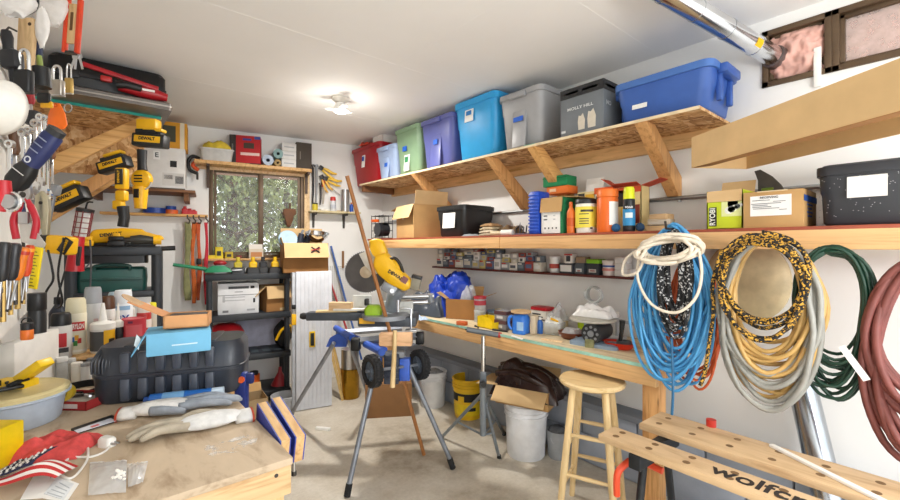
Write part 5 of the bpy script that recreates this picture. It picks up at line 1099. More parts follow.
# behind the saw stand
for k, (dx, c) in enumerate(((0, 'D9B878'), (.035, 'C9A666'))): solo('wood_strip', ('left', 'right')[k] + ' pale wood strip leaning behind the saw stand', 'wood strip', MB().tube([(0, 0, 0), (-.1, .2, .75)], .016, 4), M(c, .6), V((1.95 + dx, 3.98, 0)), 0, 'wood strips behind the stand')
gp_ = back(350, 400, 0, .09)
can('shiny gold metal can on the floor behind the saw stand', .095, .3, M('A8812A', .25, .9), M('A8812A', .25, .9), gp_, shape='tin')
can('silver metal can stacked on the shiny gold can', .09, .2, STEEL, STEEL, gp_ + V((0, 0, .302)), shape='tin')
carton('brown carton on the floor behind the wheels of the saw stand', .42, .26, .3, '8A623A', V((2.14, 3.42, 0)), -.55, name='cardboard_box')
# ------------------------------------------------------------------ mitre saw stand
STB = M('3A62C4', .4); STS = M('9298A2', .42, .6); dS = 3.0; sc_ = dS / F
rootp = CAM + FW * dS + RT * ((385 - 450) * sc_); rootp.z = 0
t = thing('saw_stand', 'folding blue and silver saw stand with two black wheels mid floor', 'saw stand', rootp, -TH)
def lp(p): # room point to stand coordinates
    q = V(p) - rootp; return V((q.dot(RT), q.dot(FW), q.z))
def L3(u, v, off=0): return lp(at(u, v, d=dS + off))
F1, F2, F3, F4 = lp(at(347, 494, Z=.02)), lp(at(453, 466, Z=.02)), lp(at(290, 416, Z=.02)), lp(at(372, 405, Z=.02))
T1, T2, T3, T4 = lp(at(378, 356, d=2.86)), lp(at(404, 356, d=2.95)), lp(at(334, 343, d=3.3)), lp(at(347, 336, d=3.45))
for a, b in ((F1, T1), (F2, T2), (F3, T3), (F4, T4)):
    part('leg', MB().tube([a, b], .017, 12), STS, t); part('foot_cap', MB().tube([a - V((0, 0, .015)), a + (b - a).normalized() * .06], .021, 12), RUBBER, t)
part('tube', MB().cyl(lp(at(366, 344, d=2.95)), lp(at(382, 352, d=2.75)), .026, seg=16), STB, t); part('tube', MB().cyl(lp(at(336, 328, d=3.35)), lp(at(352, 338, d=3.1)), .024, seg=16), STB, t)
part('tube', MB().cyl(lp(at(345, 333, d=3.3)), lp(at(385, 350, d=2.9)), .02, seg=14), STB, t)
part('rail', MB().tube([L3(358, 341, -.06), L3(420, 336, .12)], .026, 4), STS, t); part('rail', MB().tube([L3(336, 333, .35), L3(402, 328, .45)], .024, 4), STS, t)
for u, v, o in ((356, 344, -.06), (420, 338, .12)): part('end_block', MB().box(L3(u, v, o), (.06, .07, .085), bev=.008), BLACK, t)
part('gusset', MB().prism([(L3(u, v, .36).x, L3(u, v, .36).z) for u, v in ((327, 346), (331, 337), (340, 332), (348, 337), (347, 346))], .33, .37), STB, t)
part('blue_bracket', MB().box(L3(405, 369, -.1), (.07, .06, .15), bev=.006), STB, t); part('blue_bracket', MB().box(L3(380, 369, -.1), (.03, .06, .17), bev=.006), STB, t)
mb = MB().box(L3(392, 368, -.12), (.1, .08, .2), bev=.008)
for k in range(5): mb.box(L3(392, 357 + k * 5.5, -.165), (.09, .012, .02), bev=.003)
part('handle_pack', mb, M('3A4150', .5), t); part('axle', MB().cyl(L3(366, 371.5, -.32), L3(424, 364, .0), .01), STS, t)
part('pivot_block', MB().box(L3(393, 354, -.1), (.16, .06, .04), bev=.008), GREY, t)
for u, v, o in ((372.5, 371, -.3), (419.5, 364.5, -.02)):
    ax = V((CT, ST, 0))
    rt = V((0, 0, 1)).rotation_difference(ax).to_matrix(); c = L3(u, v, o); r = .102
    w = part('wheel', MB().lathe([(r * .62, -.026), (r * .86, -.03), (r * .98, -.018), (r, 0), (r * .98, .018), (r * .86, .03), (r * .62, .026)], 40, c, rt, closed=True), RUBBER, t)
    mb = MB()
    for k in range(26):
        a = 2 * PI * k / 26
        for sd in (-.013, .013): mb.box(c + rt @ V((r * .99 * math.cos(a + sd * 5), r * .99 * math.sin(a + sd * 5), sd)), (.008, .014, .018), rot=rt @ rotm(0, 0, a), bev=.002)
    part('tread', mb, M('26272A', .8), w)
    mb = MB().lathe([(0, -.02), (r * .2, -.024), (r * .24, -.012), (r * .6, -.008), (r * .64, -.02), (r * .64, .02), (r * .6, .008), (r * .24, .012), (r * .2, .024), (0, .02)], 32, c, rt)
    for k in range(6): a = k * PI / 3; mb.box(c + rt @ V((r * .42 * math.cos(a), r * .42 * math.sin(a), 0)), (r * .42, .02, .03), rot=rt @ rotm(0, 0, a), bev=.003)
    part('hub', mb, M('5A6674', .45), w)
# ------------------------------------------------------------------ mitre saw
YD = M('F2BD18', .38, vary=.05); SG2 = M('9AA0A8', .4, .3); DG = M('4A5058', .5, .2)
sp = CAM + FW * 3.1 + RT * ((385 - 450) * 3.1 / F); sc3 = 3.1 / F; zsaw = .99
sp.z = zsaw; t = thing('mitre_saw', 'large yellow mitre saw with a big round blade on the saw stand', 'mitre saw', sp, -TH)
def S3(u, v, off=0):
    q = at(u, v, d=3.1 + off) - sp; return V((q.dot(RT), q.dot(FW), q.z))
part('base', MB().box((.02, .1, .02), (.42, .3, .07), bev=.01), DG, t); part('turntable', MB().cyl((.0, .02, .04), (.0, .02, .07), .17, seg=36), SG2, t)
part('extension_wing', MB().box((-.34, .08, .045), (.5, .09, .06), bev=.006), DG, t); part('warning_label', MB().box((-.12, -.06, .03), (.11, .005, .04)), M('E8B02A', .5), t)
part('wing_knob', MB().tube([(-.57, .08, .04), (-.62, .07, .045), (-.64, .07, .045)], [.02, .026, .02], 10), BLACK, t)
fe = part('fence', MB().box((.07, .12, .1), (.25, .025, .1), bev=.004), M('DADCD8', .4), t); part('fence_label', MB().box((.05, .105, .12), (.06, .005, .03)), M('E8C83A', .5), fe); part('fence', MB().box((-.19, .12, .13), (.14, .025, .13), bev=.004), M('DADCD8', .4), t)
cb = S3(366, 272, .06); rb = rotm(PI / 2, 0, 0) @ rotm(.0, .12, 0)
prof = [(0, -.0012), (.152, -.0012), (.152, .0012), (0, .0012)]
bl = part('blade', MB().lathe(prof, 64, cb, rb), M('4E4A48', .45, .75, .15), t)
mb = MB()
for k in range(60): a = 2 * PI * k / 60; mb.box(cb + rb @ V((.153 * math.cos(a), .153 * math.sin(a), 0)), (.008, .007, .003), rot=rb @ rotm(0, 0, a + .5))
part('teeth', mb, M('8E9196', .3, .9), bl); part('arbor', MB().lathe([(0, .0), (.045, .0), (.045, .006), (.02, .012), (0, .02)], 28, cb, rb), M('C9B79C', .4, .4), bl)
part('blade_guard', MB().prism([(p[0], p[1]) for p in [(S3(u, v).x, S3(u, v).z) for u, v in ((358, 254), (366, 251), (372, 253), (379, 262), (384, 274), (372, 274), (364, 266))]], .03, .05), M('D9D6CC', .4, .2), t)
def spx(lst): return [(S3(u, v).x, S3(u, v).z) for u, v in lst]
part('motor_housing', MB().prism(spx(((376, 256), (388, 252), (392, 262), (400, 269), (411, 279), (412, 287), (405, 291), (389, 282), (380, 275), (374, 266))), -.07, .06, bev=.02), YD, t, 50)
part('top_handle', MB().prism(spx(((369, 243), (371, 239.5), (378, 238.5), (384, 241), (387, 250), (388.5, 258), (384, 264), (377, 262), (376, 254), (373, 248))), -.04, .04, bev=.018), YD, t, 50)
part('gear_case', MB().box(S3(390, 288, .0), (.11, .12, .07), rot=rotm(0, .5, 0), bev=.012), SG2, t); part('bolt', MB().cyl(S3(392, 291, -.08), S3(392, 291, -.06), .016, seg=14), STEEL, t)
part('front_handle', MB().tube(smooth_path([S3(386, 262, -.02), S3(394, 258, -.02), S3(400, 264, -.02), S3(403, 273, -.02)], 6), .012, 10), BLACK, t)
part('battery', MB().box(S3(416, 283, -.02), (.07, .08, .1), rot=rotm(0, .25, 0), bev=.008), M('8A8574', .5), t); part('battery_clip', MB().box(S3(417, 277, -.02), (.075, .085, .025), rot=rotm(0, .25, 0), bev=.005), BLACK, t)
o = text(t, 'DEWALT', .034, S3(396.5, 276, -.0725), (PI / 2, .56, 0), INK, bold=.0015); part('red_label', MB().box(S3(404.5, 280, -.0715), (.045, .003, .045), rot=rotm(0, .56, 0)), M('8A5A5A', .5), t)
part('pivot_arm', MB().tube([S3(402, 288, .06), S3(394, 296, .1), S3(392, 310, .14)], [.05, .055, .06], 12), SG2, t); part('slide_rail', MB().cyl(S3(395, 297, .12), S3(434, 296, .16), .016), STEEL, t); part('slide_rail', MB().cyl(S3(395, 303, .12), S3(430, 302, .18), .016), STEEL, t); part('rail_end', MB().cyl(S3(430, 294, .16), S3(431, 302, .17), .026), SG2, t)
part('hold_down', MB().tube([S3(398, 300, -.05), S3(398, 312, -.05)], .009, 8), STEEL, t); part('hold_down', MB().tube([S3(397, 308, -.05), S3(411, 309, -.05), S3(411, 329, -.05)], .008, 8), STEEL, t); part('hold_down_foot', MB().box(S3(411, 330, -.05), (.08, .05, .012), bev=.003), STEEL, t)
t = thing('lime_tool', 'lime green and black tool on the mitre saw table behind the stick', 'tool', sp + FW * -.02 + RT * -.08 + V((0, 0, .071)), -TH); part('body', MB().loft([(0, .12, .09, .02), (.04, .13, .09, .03), (.07, .08, .06, .02)]), M('9CC42A', .4), t); part('grip', MB().box((-.05, -.0, .09), (.03, .04, .05), bev=.008), BLACK, t)
for k, (u, v, l, w, h, c, lb) in enumerate(((341, 313, .17, .06, .06, 'D6B48A', 'peach coloured wood block on the saw wing'), (352, 317, .26, .09, .015, 'E4E0D6', 'white board lying over the saw wing'), (337, 319, .3, .07, .012, 'D9BE8C', 'thin tan board lying along the saw wing'))):
    q = S3(u, v, .08); q.z = .0755 + (.012 if k == 0 else 0) + (.012 if k == 1 else 0); o = solo('wood_offcut', lb, 'wood block', MB().box((0, 0, h / 2), (l, w, h), bev=.003), wood(c, 'B9966A', (2, 12, 12)) if k != 1 else M(c, .6), sp + RT * q.x + FW * q.y + V((0, 0, q.z)), -TH + .1 * (k - 1))
# stick and mallet
a, b = at(424, 456, Z=.0), at(347, 176, d=2.86); solo('wooden_stick', 'long brown wooden stick leaning upright in front of the mitre saw', 'stick', MB().tube([(0, 0, 0.01), (b - a) * .5, b - a], .0135, 10), wood('A9713F', '7E4E26', (14, 14, 1.5), .5), a)
q = at(396, 339, d=2.62); t = thing('wooden_mallet', 'pale wooden mallet hanging head up on the front of the saw stand', 'mallet', q, -TH); part('head', MB().box((0, 0, 0), (.2, .07, .075), bev=.006), wood('D9AE84', 'BE9166', (2, 12, 12), knots=False), t); part('handle', MB().tube([(.0, -.045, .06), (-.005, -.05, -.1), (-.015, -.05, -.28)], [.013, .014, .016], 10), wood('DCC08E', 'BE9C66', (12, 12, 2), knots=False), t)
solo('white_chalk', 'short white plastic piece lying on the concrete floor', 'strip', MB().box((0, 0, .012), (.13, .03, .024), bev=.004), WHITE, at(323, 430, Z=0), -.9)
# ------------------------------------------------------------------ left workbench
def smear_mat():
    m, n, l, b = nt('plaster_smear'); b.inputs['Base Color'].default_value = lin('F2EFEA'); b.inputs['Roughness'].default_value = .9
    co = coords(n, l); a = tex_noise(n, l, co, 22, 5, .7); r = n.new('ShaderNodeMapRange'); l.new(a, r.inputs[0]); r.inputs[1].default_value = .48; r.inputs[2].default_value = .66; r.inputs[3].default_value = 0; r.inputs[4].default_value = .75; l.new(r.outputs[0], b.inputs['Alpha']); return m
PALEP = wood('D2B083', 'AE8857', (1, 12, 12)); ZL = .9; LXB = .479; LY0 = 1.317
t = thing('workbench', 'worn plywood topped workbench in the left foreground', 'workbench', (LX, LY0, 0))
partw('worktop', MB().box(((LX + LXB) / 2, (LY0 + 3.5) / 2, ZL - .011), (LXB - LX, 3.5 - LY0, .022), bev=.002), PLY, t)
partw('fascia', MB().box(((LX + LXB) / 2, LY0 + .02, ZL - .066), (LXB - LX - .01, .038, .088), bev=.002), PALEP, t)
partw('apron', MB().box(((LX + LXB) / 2 - .03, LY0 + .035, ZL - .25), (LXB - LX - .08, .03, .28), bev=.002), PALEP, t)
partw('side_rail', MB().box((LXB - .03, (LY0 + 3.5) / 2, ZL - .066), (.038, 3.4 - LY0, .088), bev=.002), PINEX, t)
for x in (LXB - .06, LX + .06):
    for y in (LY0 + .075, 3.4): partw('leg', MB().box((x, y, (ZL - .022) / 2), (.088, .088, ZL - .022), bev=.003), PINEZ, t)
R.seed(9)
for x, z in ((LXB - .05, .86), (LXB - .3, .83), (LXB - .12, .72)): partw('screw', MB().cyl((x, LY0 + .002, z), (x, LY0 - .001, z), .006, seg=10), IRON, t)
partw('white_smear', MB().grid(16, 12, lambda a, b: (at(231, 445, Z=ZL).x + .15 * (a - .5) * (1 + .5 * noise.noise(V((b * 3, a, 1)))), at(231, 445, Z=ZL).y + .1 * (b - .5) * (1 + .5 * noise.noise(V((a * 3, b, 4)))), ZL + .0007)), smear_mat(), t)
def lb(u, v, z=ZL): return at(u, v, Z=z)
# black ribbed case
a, b = lb(86, 409), lb(243, 393); ax = (b - a); W = ax.length; rz = math.atan2(ax.y, ax.x); Dc, Hc = .3, .232; ctr = (a + b) / 2 + V((-math.sin(rz), math.cos(rz), 0)) * Dc / 2
t = thing('tool_case', 'large black ribbed plastic tool case lying on the left workbench', 'case', ctr, rz); CB = M('343943', .35, vary=.25, sc=9)
mb = MB().loft([(0, W * .94, Dc * .82, .06), (.025, W * .985, Dc * .93, .07), (Hc * .47, W, Dc, .08), (Hc * .47 + .002, W * 1.012, Dc * 1.03, .08), (Hc * .53, W * 1.012, Dc * 1.03, .08), (Hc * .53 + .002, W, Dc, .08), (Hc - .03, W * .985, Dc * .93, .07), (Hc, W * .93, Dc * .8, .06)], n=8); part('shell', mb, CB, t, 50)
for k in range(6):
    x = W * (-.27 + .108 * k); part('rib', MB().box((x, -Dc / 2 + .004, Hc * .27), (.036, .03, Hc * .4), bev=.009).box((x, -Dc / 2 + .004, Hc * .75), (.036, .03, Hc * .36), bev=.009), M('4A505C', .35, vary=.2, sc=9), t)
    part('top_rib', MB().box((x, 0, Hc - .002), (.036, Dc * .78, .014), bev=.005), CB, t)
part('end_grooves', MB().tube([(-W / 2 + .05 + .0 * k, -.1, .05) for k in range(2)], .002, 4), CB, t) if False else None
mb = MB()
for k in range(6): mb.tube(smooth_path([(-W / 2 + .075 - .012 * k, -Dc * .47, Hc * .58), (-W / 2 + .075 - .012 * k, -Dc * .46, Hc * .8), (-W / 2 + .085 - .010 * k, -Dc * .36, Hc * .97)], 5), .004, 6)
part('end_grooves', mb, CB, t)
solo('rubber_belt', 'black toothed rubber belt loop behind the left end of the tool case', 'belt', MB().grid(40, 2, lambda a, b: (.07 * math.cos(2 * PI * a) * (1 + .2 * math.sin(2 * PI * a)), .1 * math.sin(2 * PI * a), .03 * b), closed_u=True, two=.007), RUBBER, lb(84, 397) + V((0, .08, 0)))
# boxes on the case
zc_ = ZL + Hc + .006; a, b = at(150, 357, Z=zc_), at(206, 351, Z=zc_); rzb = math.atan2((b - a).y, (b - a).x); Wb = (b - a).length + .03
cp = (a + b) / 2 + V((-math.sin(rzb), math.cos(rzb), 0)) * .09
t = carton('pale blue product box lying on the black tool case', Wb, .18, .085, '74B8DC', cp, rzb + .03, name='product_box', flaps={'l': (150, .09)}, open_=False, flapcol='6AB0D8', lab=[('f', .08, .42, .4, .06, 'C9E4F2')])
part('leaf_emblem', MB().prism([(-.0, .03), (.012, .012), (.006, -.03), (-.008, -.01)], -.002, 0), M('E3F0F6', .6), t).location = (-Wb / 2 - .03, -.06, .055)
p2 = cp + V((0, 0, .092)); t = carton('small peach cardboard box with its lid open on the pale blue box', .155, .11, .05, 'D9A06C', p2 + V((.03, .0, 0)), rzb - .12, flaps={'l': (62, .13)}, flapcol='D99A66', name='small_box')
part('lid_tongue', MB().lathe([(0, 0), (.045, 0), (.045, .003), (0, .003)], 20, (-.185, 0, .11), rot=rotm(0, .6, 0)), M('C9A882', .8), t); part('contents', MB().box((0, 0, .038), (.13, .085, .02), bev=.006), M('4A4540', .6), t)
# tubes, gloves
a, b = lb(150, 407), lb(223, 402); d = b - a
for k, (u, v) in enumerate(((0, 0), (-8, -8))):
    a, b = lb(150 + u, 406 + v), lb(212 + u, 399 + v); d = b - a; t = thing('caulk_tube', ('front', 'rear')[k] + ' blue caulk tube lying under the front of the black case', 'tube', (a + b) / 2 + V((0, 0, .024)), math.atan2(d.y, d.x), 'blue caulk tubes')
    L = d.length; part('tube', MB().cyl((-L / 2, 0, 0), (L / 2, 0, 0), .0235, seg=24), M('2B6FC4', .3), t); part('end_cap', MB().cyl((L / 2, 0, 0), (L / 2 + .045, 0, 0), .0238, seg=24), M('CFE0F0', .4), t)
    part('label', MB().lathe([(.0239, -L * .3), (.0242, -L * .3), (.0242, L * .05), (.0239, L * .05)], 24, rot=rotm(0, PI / 2, 0)), M('7FB4E4', .4), t); part('nozzle_end', MB().cyl((-L / 2 - .02, 0, 0), (-L / 2, 0, 0), .015, seg=16), M('1E4E9A', .4), t)
def glove(label, pts, w, col, palm, group):
    """pts: wrist, knuckle and finger-tip centre in room xy; a flat glove with five fingers"""
    wr, kn, tp = [V(p) for p in pts]; t = thing('work_glove', label, 'glove', wr, math.atan2((kn - wr).y, (kn - wr).x), group)
    t.scale = (1, 1, 1.3); L = (kn - wr).length; F_ = (tp - kn).length; mat_ = M(col, .9, vary=.1, sc=30, bmp=.2); pm_ = M(palm, .6, vary=.15, sc=25)
    part('cuff', MB().tube([(-.045, 0, .018), (-.02, 0, .02), (.01, 0, .02)], [.03, .028, .027], 18), mat_, t, 180); c = t.children[0] 
    for o in t.children:
        if o.name.startswith('cuff'): o.scale = (1, w / .06, .6)
    part('cuff_hem', MB().tube([(-.05, 0, .018), (-.043, 0, .018)], .031, 18), M('B5452A', .8), t).scale = (1, w / .06, .6)
    mb = MB().blob((L * .5, 0, .02), (L * .62, w * .56, .02), 3, .12, 3); part('palm', mb, mat_, t, 180)
    for k in range(4):
        y = w * (-.36 + .24 * k); l = F_ * (.82, 1, .96, .74)[k]; b0 = (L * .85, y * .9, .02); part('finger', MB().tube(smooth_path([b0, (L + l * .5, y * 1.1, .024 + .004 * (k % 2)), (L + l, y * 1.15 + .006, .014)], 5), [.0125] * 4 + [.0118, .0112, .011, .0105, .0095, .008, .004], 10), pm_, t, 180)
    part('thumb', MB().tube(smooth_path([(L * .35, -w * .42, .02), (L * .7, -w * .72, .024), (L * 1.02, -w * .7, .014)], 5), [.014] * 4 + [.013, .0125, .012, .0115, .0105, .009, .004], 10), pm_, t, 180)
    return t
g1 = (lb(135, 419) + V((0, .03, 0)), lb(190, 412) + V((0, .03, 0)), lb(236, 413) + V((0, .02, 0)))
g2 = (lb(238, 421), lb(180, 433), lb(126, 443))
glove('white and grey work glove lying nearest the black tool case', g1, .1, 'E8E6E2', '9BA3AE', 'work gloves on the left workbench'); glove('white work glove with worn beige fingers, nearer the bench corner', g2, .1, 'E2E2E0', 'B9AE9A', 'work gloves on the left workbench')
# phone, charger, cable
a, b = lb(72, 433), lb(108, 426); 
def poly_slab(name, label, cat, pix, z0, h, mat_, parent=None):
    pts = [lb(u, v, z0) for u, v in pix]; o = sum(pts, V()) / len(pts); mb = MB(); lo = [mb.bm.verts.new(p - o) for p in pts]; hi = [mb.bm.verts.new(p - o + V((0, 0, h))) for p in pts]
    mb.bm.faces.new(lo); mb.bm.faces.new(hi)
    for i in range(len(pts)): mb.bm.faces.new((lo[i], lo[(i + 1) % len(pts)], hi[(i + 1) % len(pts)], hi[i]))
    return (solo(name, label, cat, mb, mat_, o) if parent is None else partw(name, MB_shift(mb, o), mat_, parent))
def MB_shift(mb, o): bmesh.ops.translate(mb.bm, vec=o, verts=mb.bm.verts[:]); return mb
def tthing(name, label, cat, u, v, z): return thing(name, label, cat, lb(u, v, z))
t = tthing('phone', 'black phone with a lit white screen lying on the left workbench', 'phone', 95, 426, ZL)
poly_slab('body', '', '', ((71, 431), (77, 434), (119, 421), (112, 417)), ZL, .009, BLACK, t); poly_slab('screen', '', '', ((74, 430.6), (78, 433), (116, 421), (111, 418)), ZL + .0092, .0006, M('DDE0EA', .2), t)
poly_slab('screen_line', '', '', ((90, 426.4), (92, 427.6), (100, 425), (98, 424)), ZL + .0099, .0004, M('C4585A', .3), t)
poly_slab('grey_board', 'thin dark grey slate board lying under the phone', 'board', ((78, 436), (88, 441), (134, 428), (122, 420)), ZL, .006, M('8C867A', .7)) if False else None
t = tthing('usb_charger', 'small white plug charger on the left workbench beside the gloves', 'charger', 107, 446, ZL); t.rotation_euler = (0, 0, .6)
part('body', MB().loft([(0, .032, .05, .01), (.022, .032, .05, .01), (.03, .022, .04, .008)]), WHITE, t); part('pin', MB().box((-.006, -.035, .014), (.004, .02, .006)), STEEL, t); part('pin', MB().box((.006, -.035, .014), (.004, .02, .006)), STEEL, t)
cz = ZL + .004; pts = [lb(u, v, cz) for u, v in ((104, 440), (90, 437), (72, 442), (70, 448), (85, 440), (88, 452), (86, 462), (75, 476), (66, 478), (60, 470), (70, 458), (90, 457), (104, 452), (112, 444))]
solo('white_cable', 'white charging cable looping over the left workbench', 'cable', MB().tube(smooth_path(pts, 8), .0035, 8), WHITE, (0, 0, 0))
solo('pen', 'grey pencil lying beside the white cable', 'pencil', MB().cyl(lb(62, 454, ZL + .004) - lb(70, 452), lb(80, 449, ZL + .004) - lb(70, 452), .004, seg=8), GREY, lb(70, 452))
def bagpoly(label, pix, seed, col='EEF1F3', al=.5):
    pts = [lb(u, v) for u, v in pix]; t = thing('zip_bag', label, 'bag', pts[0], 0, 'zip bags on the left workbench')
    def fn(a, b): q = pts[0].lerp(pts[1], a).lerp(pts[3].lerp(pts[2], a), b); return (q.x, q.y, ZL + .004 + .012 * math.sin(PI * a) * math.sin(PI * b) + .006 * abs(noise.noise(V((a * 5, b * 5, seed)))))
    partw('film', MB().grid(16, 16, fn), clear(col, al, .15), t, 180)
    def f2(a, b): q = fn(a, .94 + .05 * b); return (q[0], q[1], q[2] + .002)
    partw('zip_strip', MB().grid(16, 1, f2), clear('F4F6F8', .75, .3), t, 180); return t, fn
t, fn = bagpoly('clear zip bag of little white beads on the left workbench', ((88, 497), (126, 494), (127, 462), (90, 464)), 2)
RR = random.Random(2); pos = [fn(RR.uniform(.62, .95), RR.uniform(.3, .55)) for _ in range(28)]
for q in pos: partw('bead', MB().blob((q[0], q[1], q[2] + .002), (.0045, .0045, .004), 1, 0, 1, 1), WHITE, t)
bagpoly('smaller clear zip bag lying right of the bag of beads', ((128, 489), (143, 484), (148, 463), (127, 466)), 5)
# printed paper and white sheet
poly_slab('printed_paper', 'sheet of printed white paper lying at the bottom edge of the photo', 'paper', ((36, 497), (66, 503), (79, 484), (54, 474)), ZL, .001, PAPER); poly_slab('printed_paper', 'white paper half hidden under the flag cloth', 'paper', ((20, 500), (45, 498), (54, 463), (42, 461)), ZL, .0008, PAPER)
t = tthing('graph_card', 'pale card printed with grey lines on the white paper', 'card', 58, 489, ZL + .0012); poly_slab('card', '', '', ((44, 494), (64, 500), (74, 484), (56, 478)), ZL + .0012, .001, M('E3E7E9', .8), t)
for k in range(4): poly_slab('print_line', '', '', ((47 + k * 4, 493 - k * 3.4), (62 + k * 2.4, 497.5 - k * 3), (62.6 + k * 2.4, 496.8 - k * 3), (47.6 + k * 4, 492.3 - k * 3.4)), ZL + .0024, .0003, M('B5BCC2', .8), t)
# round tub
rT = .148; cc = lb(31, 428); cc = V((cc.x - .055, cc.y + .1, ZL)); t = thing('round_tub', 'pale blue round tub with a stained cream lid at the left of the workbench', 'tub', cc)
zt_ = .115
part('body', MB().lathe([(0, 0), (rT * .86, 0), (rT * .9, .006), (rT * .99, zt_ * .8), (rT * 1.1, zt_ * .86), (rT * 1.1, zt_ * .93), (0, zt_ * .93)], 44), M('B9C6D6', .4), t); part('lid', MB().lathe([(rT * 1.06, zt_ * .9), (rT * 1.07, zt_ + .004), (rT * .98, zt_ + .01), (rT * .9, zt_ + .004), (0, zt_ + .004)], 44), M('D6C793', .45, vary=.15, sc=7), t)
t = thing('black_bracket', 'black plastic bracket lying on the cream tub lid', 'bracket', cc + V((-.03, -.02, zt_ + .012)), .3); part('plate', MB().box((0, 0, .008), (.12, .035, .012), bev=.004), BLACK, t); part('arm', MB().box((.05, .02, .018), (.07, .02, .018), rot=rotm(0, -.2, .5), bev=.004), BLACK, t)
# yellow case edge, rag, flag
solo('yellow_case', 'bright yellow plastic case cut off by the left edge of the photo', 'case', MB().box((-.055, .0, .06), (.1, .12, .12), bev=.006), M('F2D012', .4), lb(8, 470) + V((-.006, .02, 0)), TH * -1)
q = lb(32, 463); rzq = -TH + .2
solo('red_rag', 'soft red shop rag heaped on the left workbench', 'rag', MB().grid(30, 24, crumple(30, 24, .2, .16, .055, 15, .014, 4, .5)), M('D8504E', .95, vary=.12, sc=50, bmp=.4), q + FW * .075, rzq, sharp=180)
FR = M('C0302F', .9, vary=.1); FWt = M('EDE6E0', .9, vary=.05); FB = M('272B44', .9, vary=.1)
q = lb(21, 490); t = thing('flag_cloth', 'folded cloth in red and white stripes with white stars on navy', 'cloth', q + FW * .03, -TH + .12); Wf, Df = .125, .07; t.scale = (1.15, 1.25, 1.3)
def flagz(x, y): return .012 + .03 * math.exp(-((x + .01) / .05) ** 2) * (1 - abs(y) / .08) + .007 * math.sin(x * 55 + y * 20)
mb = MB(); nS = 7
for k in range(nS):
    mb.mi = k % 2
    def fn(a, b, k=k): x = (a - .5) * Wf; y = (-.5 + (k + b) / nS) * Df; return (x, y + .018 * math.sin(x * 26), flagz(x, y))
    mb.grid(24, 3, fn)
part('stripes', mb, [FR, FWt], t, 180)
def fc(a, b): x = -.03 + (a - .5) * .07; y = .006 + (b - .2) * .07; return (x, y + .018 * math.sin(x * 26), flagz(x, y) + .006 + .02 * b)
part('canton', MB().grid(12, 12, fc, two=.001), FB, t, 180)
mb = MB()
for j in range(6):
    for i in range(6): q_ = fc((i + .5 + .25 * (j % 2)) / 6.4, (j + .5) / 6); mb.prism([((.0036 if m % 2 == 0 else .0015) * math.sin(m * PI / 5), (.0036 if m % 2 == 0 else .0015) * math.cos(m * PI / 5)) for m in range(10)], -.0004, .0004, Matrix.Translation((q_[0], q_[1] - .001, q_[2] + .002)) @ Matrix.Rotation(-PI / 2 + .6, 4, 'X'))
st_ = part('stars', mb, FWt, t); st_['kind'] = 'stuff'
# yellow level tool, white box, cartridge box
q = at(22, 388, d=1.62); q.z = ZL; t = thing('yellow_clamp_tool', 'yellow plastic hand tool standing behind the tub at the far left', 'tool', q, -TH); YP = M('EFC51A', .4); k = 1.62 / F
def yz(v): return at(22, v, d=1.62).z - ZL
part('body', MB().box((-8 * k, 0, yz(385) * .5 + .0), (34 * k, .07, yz(374)), bev=.006), YP, t); part('arm', MB().box((12 * k, -.0, yz(370)), (30 * k, .06, 8 * k), rot=rotm(0, -.6, 0), bev=.005), YP, t); part('bolt', MB().cyl((-6 * k, -.036, yz(380)), (-6 * k, -.03, yz(380)), .006), BLACK, t); part('print_mark', MB().box((-12 * k, -.036, yz(380)), (.008, .002, .02)), BLACK, t)
q1, q2 = at(13, 350, d=1.72), at(58, 350, d=2.05); mq = (q1 + q2) / 2; dq = q2 - q1; mq.z = ZL; carton('plain white box standing against the left wall behind the tub', V((dq.x, dq.y, 0)).length, .05, at(35, 336, d=1.88).z - ZL, 'ECE9E3', mq + V((-.02, .02, 0)), math.atan2(dq.y, dq.x), name='white_box')
t = carton('low red and white tray of small tools left of the black case', .18, .14, .035, 'A32A2A', V((-.03, 2.33, ZL)), -.75, flaps={}, open_=True, name='tool_tray', cat='tray', lab=[('f', 0, .5, .6, .5, 'D9C9C4')])
part('bit', MB().cyl((-.05, .0, .03), (.06, .02, .04), .006, seg=8), IRON, t); part('bit', MB().cyl((-.02, .03, .03), (.07, -.03, .045), .005, seg=8), STEEL, t); part('insert', MB().box((0, 0, .015), (.15, .11, .02), bev=.003), M('C9C2B6', .6), t)
solo('yellow_spool', 'yellow centred black spool lying in the small tool tray', 'spool', MB().lathe([(0, .0), (.012, .0), (.014, .006), (.03, .006), (.032, .0), (.032, -.025), (0, -.025)], 24, rot=rotm(PI / 2, 0, 0) , c=(0, 0, .032)), M('C9A82A', .5), V((-.08, 2.28, ZL + .036)), -.3)
RR = random.Random(12)
for k, (u, v, h, c, cap, lb_) in enumerate(((62, 368, .09, 'DADBD8', 'EDEDEA', 'tall clear plastic bottle'), (70, 366, .075, 'D8D2C2', 'C9C9C6', 'squat clear jar'), (77, 367, .06, 'DAD6CA', 'E9E4DA', 'small cream bottle'), (86, 366, .055, 'C9CBCC', '8A8C8E', 'little steel capped jar'), (92, 362, .06, '3A3C40', '6A6C70', 'little dark jar'))):
    p = lb(u, v + 14); can(lb_ + ' left of the black tool case', .022, h + .03, clear(c, .6) if k < 2 else c, cap, p, shape='jar', name='small_jar', group='small jars by the tool case')
